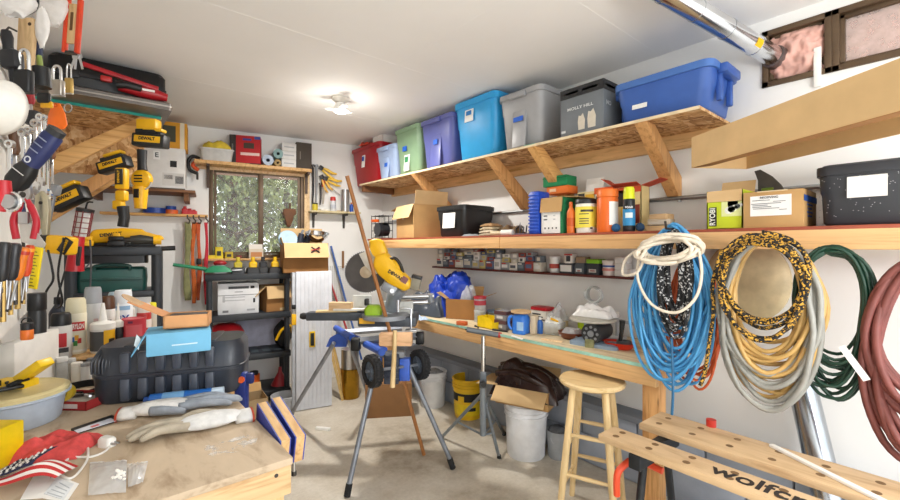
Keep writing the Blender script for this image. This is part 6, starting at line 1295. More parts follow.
# riser and cans
t = thing('riser_board', 'low wooden riser shelf at the back of the left workbench', 'shelf', (0, 3.1, ZL)); partw('board', MB().box((.08, 3.15, ZL + .088), (.58, .62, .02), bev=.002), PINEX, t)
for x in (-.19, .35): partw('end_board', MB().box((x, 3.15, ZL + .039), (.02, .6, .078)), PINEX, t)
ZR = ZL + .098
def rp(u, y): 
    q = at(u, 300, Y=y); return V((q.x, q.y, ZR))
def hz(u, v, y): return max(.05, at(u, v, Y=y).z - ZR)
def rcan(label, u, wpx, vtop, y, body, cap, shape='spray', **k):
    p = rp(u, y); r = wpx * mpp(p) / 2; h = hz(u, vtop, y); return can(label, r, h, body, cap, p, shape=shape, rz=face_rz(p), **k), r, h
t, r, h = rcan('cream spray can with a red oval brand label on the left bench', 76, 17, 298, 2.95, 'E6DFC6', 'DDD4B4', band=(.0, .06, 'F0EDE2'))
patch(t, .1, h * .5, r * 1.5, h * .16, r, 'C22A2A', 'KRYLON', 'F4F0E8'); 
for k, (x, z, c) in enumerate(((-.3, .27, '2E6AB8'), (.05, .3, 'E2A52A'), (.3, .24, 'B9302A'), (-.05, .2, '3F8A3A'))): patch(t, x, h * z, r * .35, h * .09, r, c, name='colour_dot')
t, r, h = rcan('tall silver spray can with a grey cap on the left bench', 93, 15, 287, 3.05, 'C4C6C8', '9A9DA2'); patch(t, .3, h * .45, r * .5, h * .08, r, 'B9A0A0')
t, r, h = rcan('white spray can with a brown cap beside the silver can', 108, 12, 296, 3.1, 'E6E4DF', '5B3A24', bands=[(.1, .35, 'C9A8A0')]); patch(t, 0, h * .48, r * 1.2, h * .14, r, 'E9E6E2', 'US', '55595E'); patch(t, .0, h * .22, r * .8, h * .16, r, 'C2302A')
t, r, h = rcan('white spray can printed 2X in blue on the left bench', 123, 16, 290, 3.15, 'E9EEF3', 'E6EAEE'); patch(t, 0, h * .45, r * 1.6, h * .24, r, 'EDF1F5', '2X', '1E4FA8'); patch(t, 0, h * .66, r * 1.5, h * .08, r, '8FB4D6')
t, r, h = rcan('black capped can with a red heart label at the left end of the cans', 61, 17, 313, 2.86, 'D4D2CE', '1E1F21'); patch(t, -.05, h * .42, r * 1.1, h * .3, r, 'B9242C'); patch(t, .0, h * .2, r * 1.4, h * .1, r, '3A3C40')
rcan('dark navy bottle with a black cap behind the heart label can', 58, 14, 297, 3.25, '22293A', '17181A', 'bottle')
p = at(37, 300, d=1.95); p.z = ZL; can('tall black cylinder bottle against the left wall', .033, at(37, 293, d=1.95).z - ZL, '26282A', '1C1D1F', p, shape='jar', name='bottle')
p = at(27, 331, d=1.7); t = thing('orange_flask', 'small orange flask with a black loop lid hanging at the left wall', 'flask', p); part('body', MB().lathe([(0, -.035), (.018, -.034), (.02, -.03), (.02, .004), (.017, .008), (0, .008)], 22), M('E8762A', .4), t); part('cap', MB().lathe([(.019, .005), (.02, .03), (.016, .034), (0, .034)], 22), M('1E1F22', .4), t); part('loop', MB().tube([(.016 * math.cos(a), 0, .034 + .018 * math.sin(a)) for a in [PI * i / 8 for i in range(9)]], .0025, 6), BLACK, t)
t, r, h = rcan('white nozzled glue bottle with black and yellow label on the left bench', 103, 20, 303, 2.9, 'DAD8D2', 'F0EEE8', 'nozzle', bands=[(.0, .95, '4A4A4C')]); patch(t, .6, h * .24, r * 1.1, h * .44, r, 'E8B21E'); patch(t, .75, h * .2, r * .6, h * .16, r * 1.005, '2A2A2C')
t, r, h = rcan('black tube with white lettering beside the glue bottle', 118, 11, 303, 2.92, '232427', 'E9E6DE', 'nozzle')
t, r, h = rcan('pinkish red tin right of the black tube on the left bench', 134, 20, 318, 2.93, 'C23A48', 'C9505A', 'tin'); patch(t, 0, h * .6, r * 1.4, h * .4, r, 'CF5A64'); patch(t, -.3, h * .9, r * .4, h * .08, r, '6A2A4A')
rcan('red and white can behind the pale blue box', 144, 12, 303, 3.2, 'B9302F', 'D9D2CC', bands=[(.4, .8, 'E2D9D4')]); rcan('thin white tube standing between the cans', 131, 7, 289, 3.28, 'EDEBE6', 'F2F0EC', 'nozzle'); rcan('pale blue can half hidden behind the brown capped can', 115, 12, 292, 3.32, '9CC4DC', 'B9D4E4')
can('thin spray can with a yellow cap behind the peach box lid', .026, .2, 'C9C6B8', 'E6D92A', rp(152, 3.28))
# clamp boards hanging at the bench edge
for k, (u0, v0, u1, v1) in enumerate(((262, 402, 286, 440), (276, 397, 301, 436))):
    xk = (.501, .551)[k]; a, b = at(u0, v0, X=xk), at(u1, v1, X=xk)
    t = thing('wood_clamp', ('left', 'right')[k] + ' wooden handscrew clamp with blue painted side at the bench edge', 'clamp', (a + b) / 2, 0, 'handscrew clamps'); d = (b - a); L = d.length; q = d.to_track_quat('X', 'Z')
    o = part('jaw', MB().box((0, 0, -.05), (L, .03, .1), bev=.003), wood('D9B27C', 'B98A54', (2, 12, 12), knots=False), t); o.rotation_mode = 'QUATERNION'; o.rotation_quaternion = q
    o = part('painted_side', MB().box((0, .0165, -.05), (L * .99, .004, .098)), M('2B3F9E', .5), t); o.rotation_mode = 'QUATERNION'; o.rotation_quaternion = q
    o = part('painted_side', MB().box((0, -.0165, -.05), (L * .99, .004, .098)), M('2B3F9E', .5), t); o.rotation_mode = 'QUATERNION'; o.rotation_quaternion = q
a = at(294, 448, X=.57); t = thing('clamp_screw', 'blue clamp head with a steel screw hanging below the handscrew clamps', 'clamp', a); part('head', MB().box((0, 0, 0), (.05, .04, .05), bev=.006), M('22357E', .4), t); part('screw', MB().cyl((0, 0, 0), (0, 0, -.085), .006, seg=10), STEEL, t); part('tip', MB().cyl((0, 0, -.085), (0, 0, -.1), .009, seg=10), IRON, t)
q = lb(250, 404); t = thing('bar_clamp', 'dark blue bar clamp with an orange button standing behind the bench edge', 'clamp', V((.53, 2.1, ZL - .12)), -TH); part('body', MB().box((0, 0, .1), (.055, .04, .2), bev=.01), M('22357E', .4), t); part('button', MB().cyl((0.01, -.02, .17), (.01, -.03, .17), .014), M('E8622A', .4), t); part('handle', MB().box((.03, 0, .17), (.05, .03, .05), bev=.01), M('1B2A66', .4), t)

# ------------------------------------------------------------------ strand-board shelf on the left wall
ZO = at(161, 117, Y=3.7).z; XO = at(161, 117, Y=3.7).x
t = thing('wall_shelf', 'strand-board shelf on timber brackets high on the left wall', 'shelf', (LX, 4.2, ZO))
partw('board', MB().box(((LX + XO) / 2, (3.7 + 4.75) / 2, ZO - .009), (XO - LX, 1.05, .018)), OSB, t); partw('front_edge', MB().box(((LX + XO) / 2, 3.698, ZO - .009), (XO - LX, .004, .019)), M('2AA696', .6, vary=.15, sc=9), t)
partw('edge_strip', MB().box((XO + .002, 4.225, ZO - .009), (.004, 1.05, .019)), M('D9C39A', .7), t)
partw('back_panel', MB().box(((LX + XO) / 2 - .02, 4.32, ZO - .2), (XO - LX - .06, .016, .36)), OSB, t)
for k, y in enumerate((3.75, 4.2, 4.6)):
    zl = ZO - .54; hw_ = .042
    if k:
        xo = at(132, 167, Y=4.2).x; zo = at(132, 167, Y=4.2).z; zl2 = zo - .46
        partw('bracket', MB().prism([(xo - .11, zo), (xo + .01, zo), (LX + .03, zl2 - .06), (LX, zl2 - .06), (LX, zl2 + .05)], y - hw_, y + hw_, bev=.003), OLDW if k == 1 else PINE, t); continue
    mb = MB().prism([(XO - .12, ZO - .018), (XO - .005, ZO - .018), (LX + .03, zl - .05), (LX, zl - .05), (LX, zl + .05)], y - hw_, y + hw_, bev=.003); partw('bracket', mb, OLDW if k == 1 else PINE, t)
# things on it
q = V((LX, 3.95, ZO)); 
XA, XB_ = -.2, XO + .02; wB = XB_ - XA; xm = (XA + XB_) / 2
t = thing('grey_case', 'flat grey metal case under the black hard case on the strand-board shelf', 'case', V((xm + .02, 3.98, ZO)), 0); part('shell', MB().loft([(0, wB, 1.0, .03), (.045, wB * 1.01, 1.0, .03), (.06, wB * .96, .94, .03)]), M('77726E', .35, .6), t); part('rim', MB().loft([(.02, wB * 1.02, 1.01, .03), (.028, wB * 1.02, 1.01, .03)]), M('B9B4AE', .3, .8), t)
zk = ZO + .061
t = thing('flat_case', 'wide black hard case on the strand-board shelf under the ceiling', 'case', V((xm, 4.02, zk)), 0); hk = min(.22, CZ - .02 - zk)
part('lower_shell', MB().loft([(0, wB * .97, .8, .04), (hk * .44, wB, .84, .05)]), M('1A1B1D', .4), t); part('upper_shell', MB().loft([(hk * .46, wB, .84, .05), (hk * .88, wB, .84, .05), (hk, wB * .95, .8, .05)]), M('151618', .4), t); part('rim', MB().loft([(hk * .4, wB * 1.02, .86, .05), (hk * .5, wB * 1.02, .86, .05)]), M('26272A', .4), t)
for x in (-.3, .3): part('latch', MB().box((wB * x, -.43, hk * .45), (.05, .015, .05), bev=.004), BLACK, t)
t = thing('hedge_trimmer', 'red hand power tool lying on the flat grey case', 'power tool', V((.16, 3.53, zk)), .0); part('body', MB().tube([(.25, 0, .035), (.16, 0, .045), (.05, 0, .05), (-.02, 0, .05)], [.026, .042, .036, .026], 14), M('B01C24', .35), t); part('bar', MB().box((.0, -.02, .11), (.4, .022, .028), rot=rotm(0, .16, 0), bev=.004), M('B9202A', .4), t); part('grip', MB().tube([(-.03, -.03, .05), (.02, -.04, .06), (.1, -.03, .055)], .024, 10), BLACK, t); part('trigger', MB().box((-.08, -.01, .08), (.06, .03, .035), bev=.008), M('C9302F', .4), t); part('label', MB().box((.14, -.043, .05), (.07, .004, .014)), PAPER, t)
# lower shelf and boxes
zl_ = 2.085; mid = bw(bs(at(167, 187, B=.35)), 0, zl_)
q = at(167, 187, B=.38); t = thing('corner_shelf', 'small shelf board under the white box in the left corner', 'shelf', bw(bs(q) - .2, 0, zl_), BRZ); part('board', MB().box((0, -.2, -.012), (.85, .4, .024), bev=.003), BROWNW, t)
for x in (-.35, .35): part('bracket', MB().prism([(-.02, -.024), (.02, -.024), (.02, -.1), (-.02, -.1)], -.36, -.0), BROWNW, t).location = (x, 0, 0)
q = at(150, 185, B=.37); q2 = at(185, 187, B=.37); w = (q2 - q).length; s = (bs(q) + bs(q2)) / 2
t = carton('white box with a black letter E on the corner shelf', w + .06, .3, .39, 'E2E1DE', bw(s - .03, .2, zl_), BRZ, name='white_box', lab=[('f', .22, .62, .16, .15, '1E1F21'), ('f', .22, .25, .52, .3, 'D2D0CC'), ('f', .36, .24, .2, .18, '8A8A8C'), ('f', .1, .3, .2, .1, '9A9A9C'), ('f', -.17, .8, .16, .2, 'F2F2F0'), ('f', 0, .02, 1, .04, '55504A')], letter=[('f', 'E', .06, -.17, .8, '1E1F21')])
carton('yellow and orange box on top of the white box in the left corner', .26, .24, .25, 'D99A2A', bw(s + .02, .2, zl_ + .392), BRZ, name='printed_box', lab=[('f', .35, .5, .14, 1, 'E9DCC2'), ('f', -.05, .55, .4, .6, '4A4A3A')])
# ------------------------------------------------------------------ cordless tools under the strand-board shelf
YD2 = M('F2B916', .4, vary=.06); YD3 = M('E6A812', .4)
def vthing(name, label, cat, u, v, d, roll=0, group=None):
    """thing facing the viewer; local x right, y away, z up, rolled about the view axis"""
    t = thing(name, label, cat, at(u, v, d=d), 0, group); t.rotation_euler = (Matrix.Rotation(-TH, 3, 'Z') @ Matrix.Rotation(roll, 3, 'Y')).to_euler(); return t
def battery(label, u, v, d, wpx, roll, tool=True):
    t = vthing('battery_pack', label, 'battery', u, v, d, roll, 'batteries hung under the shelf'); k = d / F; w = wpx * k
    part('shell', MB().box((0, 0, 0), (w, .075, w * .4), bev=.01), M('1F2022', .45), t); part('face', MB().box((0, -.039, .004), (w * .8, .006, w * .2), bev=.002), YD2, t); o = text(t, 'DEWALT', w * .13, (0, -.0435, .006), FRONT, INK, width=w * .5, bold=.0012)
    part('rail', MB().box((0, 0, w * .24), (w * .72, .05, w * .16), bev=.006), M('2A2B2E', .5), t); part('yellow_top', MB().box((w * .12, -.01, w * .33), (w * .6, .055, w * .1), bev=.006), YD2, t); return t
battery('yellow and black battery hung on the lower end of the front timber bracket', 70, 199, 2.62, 36, -.42); battery('smaller battery hung higher on the front timber bracket', 115, 165, 2.82, 30, -.3); battery('battery clipped at the top of the hanging grease gun', 151, 141, 2.86, 32, .08)
t = vthing('battery_pack', 'yellow battery topmost of the hanging cordless tools', 'battery', 149, 125, 2.86, 0, 'batteries hung under the shelf'); part('shell', MB().box((0, 0, 0), (.13, .07, .07), bev=.01), YD2, t); part('base', MB().box((0, 0, -.05), (.14, .075, .035), bev=.008), BLACK, t)
t = vthing('grease_gun', 'yellow and black cordless tool hanging by its battery, with a round yellow body', 'power tool', 142, 150, 2.9); part('grip', MB().tube([(0, 0, .0), (-.0, 0, -.1), (.004, 0, -.14)], [.03, .026, .03], 14), M('1F2022', .5), t)
part('body', MB().lathe([(0, -.035), (.04, -.035), (.062, -.02), (.066, .0), (.062, .02), (.04, .035), (0, .035)], 30, (-.0, 0, -.2), rot=rotm(PI / 2, 0, 0)), YD2, t)
mb = MB(); [mb.box((.0, -.037, -.18 - .02 * i), (.055, .006, .009), bev=.002) for i in range(3)]; part('vents', mb, BLACK, t); part('ring', MB().tube([(.07 * math.cos(a), -.01, -.22 + .055 * math.sin(a)) for a in [PI + PI * i / 10 for i in range(11)]], .006, 8), LGREY, t); part('nose', MB().tube([(-.01, 0, -.25), (-.01, 0, -.33), (-.01, 0, -.4)], [.045, .04, .035], 14), YD2, t); part('nose_panel', MB().box((-.01, -.041, -.3), (.035, .008, .06), bev=.003), BLACK, t)
t = vthing('cordless_light', 'slim yellow cordless work light hanging left of the round-bodied tool', 'work light', 122, 168, 2.75); part('head', MB().box((0, 0, -.07), (.07, .05, .14), bev=.014), YD2, t); part('lens', MB().box((0, -.0265, -.06), (.05, .006, .1), bev=.003), M('2E2A22', .3), t); text(t, 'DEWALT', .018, (.0, -.031, -.06), (PI / 2, -PI / 2, 0), YD2, width=.08, bold=.0008); part('neck', MB().box((0, 0, -.18), (.065, .05, .07), bev=.014), YD2, t); part('foot', MB().box((-.02, 0, -.24), (.06, .05, .06), bev=.012), YD2, t); part('handle', MB().tube([(.005, 0, -.25), (.015, 0, -.32), (.005, 0, -.38)], [.034, .03, .03], 12), BLACK, t)
# black tool cart with yellow tools
qa, qb = at(82, 247, Y=3.95), at(157, 249, Y=3.95); Wc = .5; t = thing('tool_cart', 'black plastic shelf stand holding the yellow power tools in the left corner', 'shelf unit', V((.14, 3.95, 0)), -.12); zt1 = at(120, 246, Y=3.95).z
part('top_shelf', MB().box((0, .2, zt1 - .035), (Wc + .06, .42, .07), bev=.012), PB, t); part('middle_shelf', MB().box((0, .2, zt1 - .36), (Wc + .04, .4, .05), bev=.01), PB, t); part('lower_shelf', MB().box((0, .2, .3), (Wc + .04, .4, .05), bev=.01), PB, t)
for x in (-Wc / 2, Wc / 2):
    for y in (.03, .37): part('post', MB().cyl((x, y, 0), (x, y, zt1 - .04), .035, seg=16), PB, t)
part('handle', MB().cyl((Wc / 2 + .02, .03, zt1 - .02), (Wc / 2 + .12, .03, zt1 - .015), .018, seg=12), BLACK, t)
def tc(x, y, z): return V((.14, 3.95, 0)) + Matrix.Rotation(-.12, 3, 'Z') @ V((x, y, z))
zs1 = zt1 - .335
t = thing('green_case', 'dark green plastic tool case on the black shelf stand', 'case', tc(-.02, .17, zs1), -.12); part('shell', MB().loft([(0, .4, .26, .03), (.09, .41, .28, .035), (.16, .4, .26, .03), (.175, .36, .22, .03)]), M('20524C', .4), t); part('handle', MB().tube(smooth_path([(-.1, -.12, .15), (-.09, -.13, .19), (.09, -.13, .19), (.1, -.12, .15)], 5), .013, 10), M('1A443F', .4), t); part('lip', MB().box((0, -.135, .09), (.36, .02, .02), bev=.004), M('1A443F', .4), t)
t = thing('black_case', 'flat black case with a grey end on the green tool case', 'case', tc(-.01, .18, zs1 + .205), -.12); part('shell', MB().loft([(0, .4, .24, .03), (.06, .4, .24, .03)]), M('1A1B1E', .4), t); part('lid_bump', MB().box((.1, -.02, .068), (.14, .16, .02), bev=.006), M('3A3C3E', .4), t)
t = thing('power_planer', 'big yellow power tool lying on the black shelf stand', 'power tool', tc(.04, .12, zt1), -.12); part('body', MB().prism([(-.22, .05), (-.17, .12), (.0, .135), (.12, .13), (.15, .09), (.24, .085), (.26, .05), (.15, .03), (-.2, .02)], -.06, .06, bev=.015), YD2, t, 50); text(t, 'DEWALT', .032, (-.07, -.063, .085), (PI / 2, -.15, 0), INK, width=.13, bold=.0015); part('sole', MB().box((0, 0, .012), (.4, .1, .024), bev=.004), BLACK, t)
for k, (x, y, lbl) in enumerate(((-.17, -.02, 'flat yellow battery at the left front of the black shelf stand'), (.01, -.02, 'yellow battery on a black base, middle front of the black shelf stand'))):
    t = thing('battery_pack', lbl, 'battery', tc(x, y, zt1), -.12); part('base', MB().box((0, 0, .02), (.1, .075, .04), bev=.008), BLACK if k else YD2, t); part('top', MB().box((0, 0, .055), (.09, .07, .03), bev=.008), YD2 if k == 0 else BLACK, t); part('terminal', MB().box((0, 0, .08), (.04, .04, .03), bev=.006), YD2, t)
t = thing('cordless_driver', 'yellow and black cordless driver at the right end of the black shelf stand', 'power tool', tc(.17, .0, zt1), -.12); part('body', MB().tube([(-.08, 0, .045), (-.02, 0, .05), (.06, 0, .045)], [.03, .036, .026], 14), M('3A3A36', .4), t); part('motor', MB().cyl((.06, 0, .045), (.11, 0, .045), .034, seg=18), YD2, t); part('chuck', MB().cyl((-.08, 0, .045), (-.12, 0, .043), .02, seg=14), IRON, t)
t = thing('yellow_lamp', 'small yellow site lamp behind the driver on the black shelf stand', 'lamp', tc(.2, .16, zt1), -.12); part('body', MB().box((0, 0, .04), (.09, .08, .08), bev=.014), YD2, t); part('lens', MB().box((0, -.042, .045), (.06, .006, .045), bev=.003), M('3A3428', .3), t)
# trouble light and heat gun
t = vthing('trouble_light', 'caged work light with a red handle hanging before the black shelf stand', 'work light', 79, 236, 2.6, .12); RH = M('C01E2A', .35)
part('handle', MB().tube([(0, 0, .0), (-.004, 0, -.07), (-.004, 0, -.14), (-.0, 0, -.215)], [.03, .034, .04, .046], 16), RH, t); part('grip_panel', MB().box((.03, -.02, -.12), (.02, .02, .12), bev=.006), M('2A2A2E', .5), t); part('tube', MB().cyl((.0, .01, .0), (.01, .01, .15), .03, seg=18), M('E6E6E2', .3), t)
mb = MB()
for i in range(6): a = 2 * PI * i / 6; mb.cyl((.042 * math.cos(a), .01 + .042 * math.sin(a), 0), (.01 + .042 * math.cos(a), .01 + .042 * math.sin(a), .155), .0035, seg=6)
for j in range(5): mb.tube([(.0025 * j + .043 * math.cos(2 * PI * i / 16), .01 + .043 * math.sin(2 * PI * i / 16), .02 + .032 * j) for i in range(16)], .0025, 5, closed=True)
part('cage', mb, M('8A3A3A', .4), t); part('cap', MB().cyl((.01, .01, .15), (.012, .01, .17), .045, seg=18), BLACK, t); part('hook', MB().tube(smooth_path([(.012, .01, .17), (.02, .01, .21), (.05, .01, .215)], 4), .005, 8), BLACK, t)
t = vthing('heat_gun', 'yellow and black corded tool hanging beside the trouble light', 'power tool', 62, 245, 2.3, .1); part('body', MB().box((0, 0, 0), (.13, .07, .1), bev=.016), YD2, t); part('grip', MB().box((-.085, 0, .01), (.06, .05, .075), bev=.012), BLACK, t); part('label', MB().box((.05, -.037, -.0), (.05, .006, .085), rot=rotm(0, .5, 0), bev=.002), BLACK, t); text(t, 'DEWALT', .018, (.052, -.042, 0), (PI / 2, PI / 2 + .3, 0), YD2, width=.07, bold=.0008); part('cord', MB().tube(smooth_path([(.0, 0, .04), (.05, -.05, .02), (.04, -.05, -.15), (.06, -.03, -.3), (.0, 0, -.33), (.03, 0, -.14)], 6), .005, 8), BLACK, t)
solo('power_cable', 'black power cable hanging in a loop before the left wall', 'cord', MB().tube(smooth_path([at(48, 250, d=2.1), at(52, 268, d=2.1), at(53, 280, d=2.1), at(47, 290, d=2.1), at(44, 297, d=2.1)], 6), .005, 8), BLACK, (0, 0, 0))
solo('power_cable', 'grey power cable hanging straight down beside the red handle', 'cord', MB().tube(smooth_path([at(79, 272, d=2.6), at(90, 262, d=2.65), at(90, 240, d=2.65), at(91, 265, d=2.65), at(90, 290, d=2.65)], 6), .005, 8), M('4A4C50', .5), (0, 0, 0))
# ------------------------------------------------------------------ tool board on the left wall
BX = -.25
t = thing('tool_board', 'white perforated tool board with steel rails standing out along the left wall', 'board', (LX, 1.9, 1.2)); partw('panel', MB().box((BX, 2.1, 1.9), (.012, 2.4, 1.36)), WHITE, t)
for y in (1.0, 2.1, 3.2): partw('batten', MB().box(((LX + BX) / 2, y, 1.9), (BX - LX - .012, .04, 1.36)), PINEX, t)
for z in (1.43, 1.93, 2.2): partw('rail', MB().box((BX + .02, 1.9, z), (.012, 1.7, .022), bev=.003), STEEL, t)
def X0(u, v, d): return at(u, v, d=d)
def wrench(label, u, v0, v1, d, wpx, c=None):
    k = d / F; L = (v1 - v0) * k; w = wpx * k; t = vthing('wrench', label, 'wrench', u, v0, d, 0, 'wrenches on the tool board'); m = c or CHROME
    part('shaft', MB().box((0, 0, -L / 2), (w * .5, .006, L * .8), bev=.002), m, t); part('ring_end', MB().lathe([(w * .34, -.005), (w * .62, -.005), (w * .62, .005), (w * .34, .005)], 22, (0, 0, -L * .07), rotm(PI / 2, 0, 0), closed=True), m, t)
    part('open_end', MB().prism([(-w * .3, -L * .88), (w * .3, -L * .88), (w * .75, -L * .94), (w * .6, -L), (w * .2, -L * .955), (-w * .2, -L * .955), (-w * .6, -L), (-w * .75, -L * .94)], -.005, .005), m, t); return t
names = ['first', 'second', 'third', 'fourth', 'fifth', 'sixth', 'seventh']
for k, (u, v0, v1, d, w) in enumerate(((23, 128, 195, 1.3, 7), (29, 125, 200, 1.35, 6), (35, 118, 190, 1.45, 6.5), (40, 112, 186, 1.55, 6), (44.5, 112, 195, 1.65, 5.5), (48.5, 118, 200, 1.75, 5), (10, 140, 200, 1.15, 7))): wrench(names[k] + ' wrench of the row hanging under the white dust mask' if k < 6 else 'short wrench hanging left of the other wrenches, under the dust mask', u, v0, v1, d, w)
# dust mask
t = vthing('dust_mask', 'white cup shaped dust mask hanging at the left edge of the photo', 'mask', -1, 107, .95, .25); t.scale = (.92, .92, .92); part('cup', MB().lathe([(0, .06), (.03, .055), (.055, .035), (.066, .005), (.068, -.005), (.062, -.002), (.05, .03), (0, .052)], 40, (0, 0, 0), rotm(PI / 2, 0, 0)), M('D9D5CD', .9, vary=.06, sc=30, bmp=.15), t, 180)
for i in range(5): part('print_line', MB().box((.03, -.0575 + .003 * abs(i - 1), .012 - .009 * i), (.03 - .003 * i, .002, .0022), rot=rotm(0, 0, .5)), M('9A9A98', .8), t)

# locks and keys
def padlock(label, u, v, d, wpx, hpx, body, group='padlocks on the tool board'):
    k = d / F; w, h = wpx * k, hpx * k; t = vthing('padlock', label, 'padlock', u, v, d, 0, group); part('body', MB().box((0, 0, -h / 2), (w, w * .5, h), bev=w * .14, seg=3), body, t); part('base_trim', MB().box((0, 0, -h * .97), (w * .96, w * .46, h * .1), bev=.002), M('3A3B3E', .4, .5) if body is BLACK else STEEL, t)
    part('shackle', MB().tube(smooth_path([(-w * .3, 0, -.01), (-w * .3, 0, h * .55), (-w * .2, 0, h * .8), (0, 0, h * .88), (w * .2, 0, h * .8), (w * .3, 0, h * .55), (w * .3, 0, -.01)], 4), w * .1, 10), CHROME, t); return t
padlock('black bodied padlock, leftmost of the locks on the tool board', 24, 70, 1.3, 16, 23, BLACK); padlock('silver laminated padlock right of the black locks', 57, 80, 1.6, 13, 16, M('B9B2A8', .3, .9)); padlock('slim brass padlock hanging above the key ring', 69, 78, 1.8, 7, 16, M('B99A5A', .3, .8))
t = vthing('cylinder_lock', 'small round black lock between the padlocks', 'lock', 41, 68, 1.4); part('body', MB().cyl((0, 0, 0), (.006, 0, -.065), .023, seg=22), BLACK, t); part('stem', MB().cyl((-.0, 0, 0), (-.006, 0, .04), .007, seg=10), M('8A9A4A', .4), t)
t = vthing('key', 'silver keys bunched on a hook beside the orange saw', 'keys', 76, 58, 1.9); 
for k, (x, r_) in enumerate(((0, .1), (.014, -.25), (-.012, .35))): 
    o = part('key_blade', MB().prism([(-.011, 0), (-.014, .012), (0, .026), (.014, .012), (.011, 0), (.005, -.004), (.005, -.05), (-.004, -.05), (-.004, -.004)], -.0015, .0015), STEEL, t); o.location = (x, .003 * k, 0); o.rotation_euler = (0, r_, 0)
t = vthing('key_ring', 'steel key ring loop hanging under the brass padlock', 'ring', 68, 108, 1.8); part('ring', MB().tube([(.016 * math.cos(a), 0, -.0 + .018 * math.sin(a)) for a in [2 * PI * i / 20 for i in range(20)]], .0022, 6, closed=True), STEEL, t)
t = vthing('orange_tag', 'bright orange plastic key tag hanging under the silver padlock', 'tag', 57, 117, 1.55, -.05); part('tag', MB().prism([(-.012, .05), (.012, .05), (.03, .01), (.036, -.03), (.024, -.045), (-.024, -.047), (-.036, -.034), (-.03, .01)], -.003, .003, bev=.0015), M('F2701A', .4), t); part('eyelet', MB().lathe([(.004, -.004), (.008, -.004), (.008, .004), (.004, .004)], 16, (0, 0, .042), rotm(PI / 2, 0, 0), closed=True), M('D95A12', .4), t)
t = vthing('pocket_tape', 'little black and yellow tag clipped beside the orange key tag', 'tag', 44, 98, 1.45); part('body', MB().box((0, 0, 0), (.042, .015, .035), bev=.006), BLACK, t); part('yellow_back', MB().box((.006, .004, -.022), (.04, .01, .022), bev=.004), M('E6A81E', .4), t)
# folding saw
t = vthing('orange_saw', 'red-orange framed saw with a pale wood panel hanging at the top left', 'saw', 73, 26, 1.75, .07); k = 1.75 / F
for x in (-6.5, 6): part('frame_bar', MB().box((x * k, 0, .0), (3.6 * k, .018, 54 * k), bev=.003), M('D8421E', .4), t)
part('panel', MB().box((-.5 * k, .0, 2 * k), (8.5 * k, .01, 40 * k), bev=.003), wood('D9B684', 'B98E5A', (12, 12, 2), knots=False), t); part('print_mark', MB().box((-.5 * k, -.006, 4 * k), (2.6 * k, .002, 18 * k)), M('6A4A2A', .7), t); part('clip', MB().box((0, 0, -27 * k), (10 * k, .014, 3 * k)), IRON, t)
# wood paddle, cable loop, plastic bags
t = vthing('wooden_paddle', 'flat wooden handle with a hole hanging behind the padlocks', 'paddle', 27, 45, 1.45, .05); k = 1.45 / F; part('board', MB().prism([(-8 * k, 26 * k), (6 * k, 27 * k), (8 * k, 20 * k), (7 * k, -28 * k), (-8 * k, -28 * k)], -.008, .008, bev=.003), wood('D2B184', 'B08A58', (12, 12, 2), knots=False), t); part('hole', MB().cyl((4 * k, -.0085, 20 * k), (4 * k, -.007, 20 * k), .006), M('4A3826', .8), t)
t = vthing('blue_sleeve', 'dark blue narrow tool sleeve beside the wooden paddle', 'sleeve', 38, 42, 1.5); k = 1.5 / F; part('sleeve', MB().box((0, 0, 0), (6 * k, .02, 30 * k), bev=.006), M('27324E', .6), t); part('tip', MB().cyl((0, 0, -15 * k), (.003, 0, -24 * k), .006), M('8A8A4A', .5), t)
t = vthing('black_strap', 'loop of black strap hanging at the top left corner', 'strap', 20, 3, 1.3); k = 1.3 / F; part('strap', MB().tube(smooth_path([(-13 * k, 0, 12 * k), (-13 * k, 0, -6 * k), (-4 * k, -.01, -13 * k), (10 * k, -.01, -11 * k), (15 * k, 0, -2 * k), (15 * k, 0, 12 * k)], 6), .009, 10), BLACK, t)
def hangbag(label, u, v, d, wpx, hpx, seed, al=.6, taper=.5):
    k = d / F; w, h = wpx * k, hpx * k; t = vthing('plastic_bag', label, 'bag', u, v, d, 0, 'plastic bags on the tool board')
    def fn(a, b): s = lerp(taper, 1, math.sin(PI * min(1, b * 1.1)) ** .7); x = w * s * .5 * math.cos(2 * PI * a); y = w * s * .22 * math.sin(2 * PI * a); n1 = noise.noise(V((a * 8 + seed, b * 5, seed))); return (x * (1 + .2 * n1), y * (1 + .4 * n1), -b * h + .01 * n1)
    part('film', MB().grid(28, 16, fn, closed_u=True), clear('EEEAE6', al, .3), t, 180); return t
hangbag('clear plastic bag of bits at the top left corner of the photo', 16, -8, 1.2, 40, 24, 2); hangbag('clear plastic bag hanging at the top beside the orange saw', 52, -6, 1.55, 30, 32, 4); hangbag('white twisted plastic bag hanging in a point below the other bags', 42, 8, 1.45, 14, 40, 7, .9, .35)
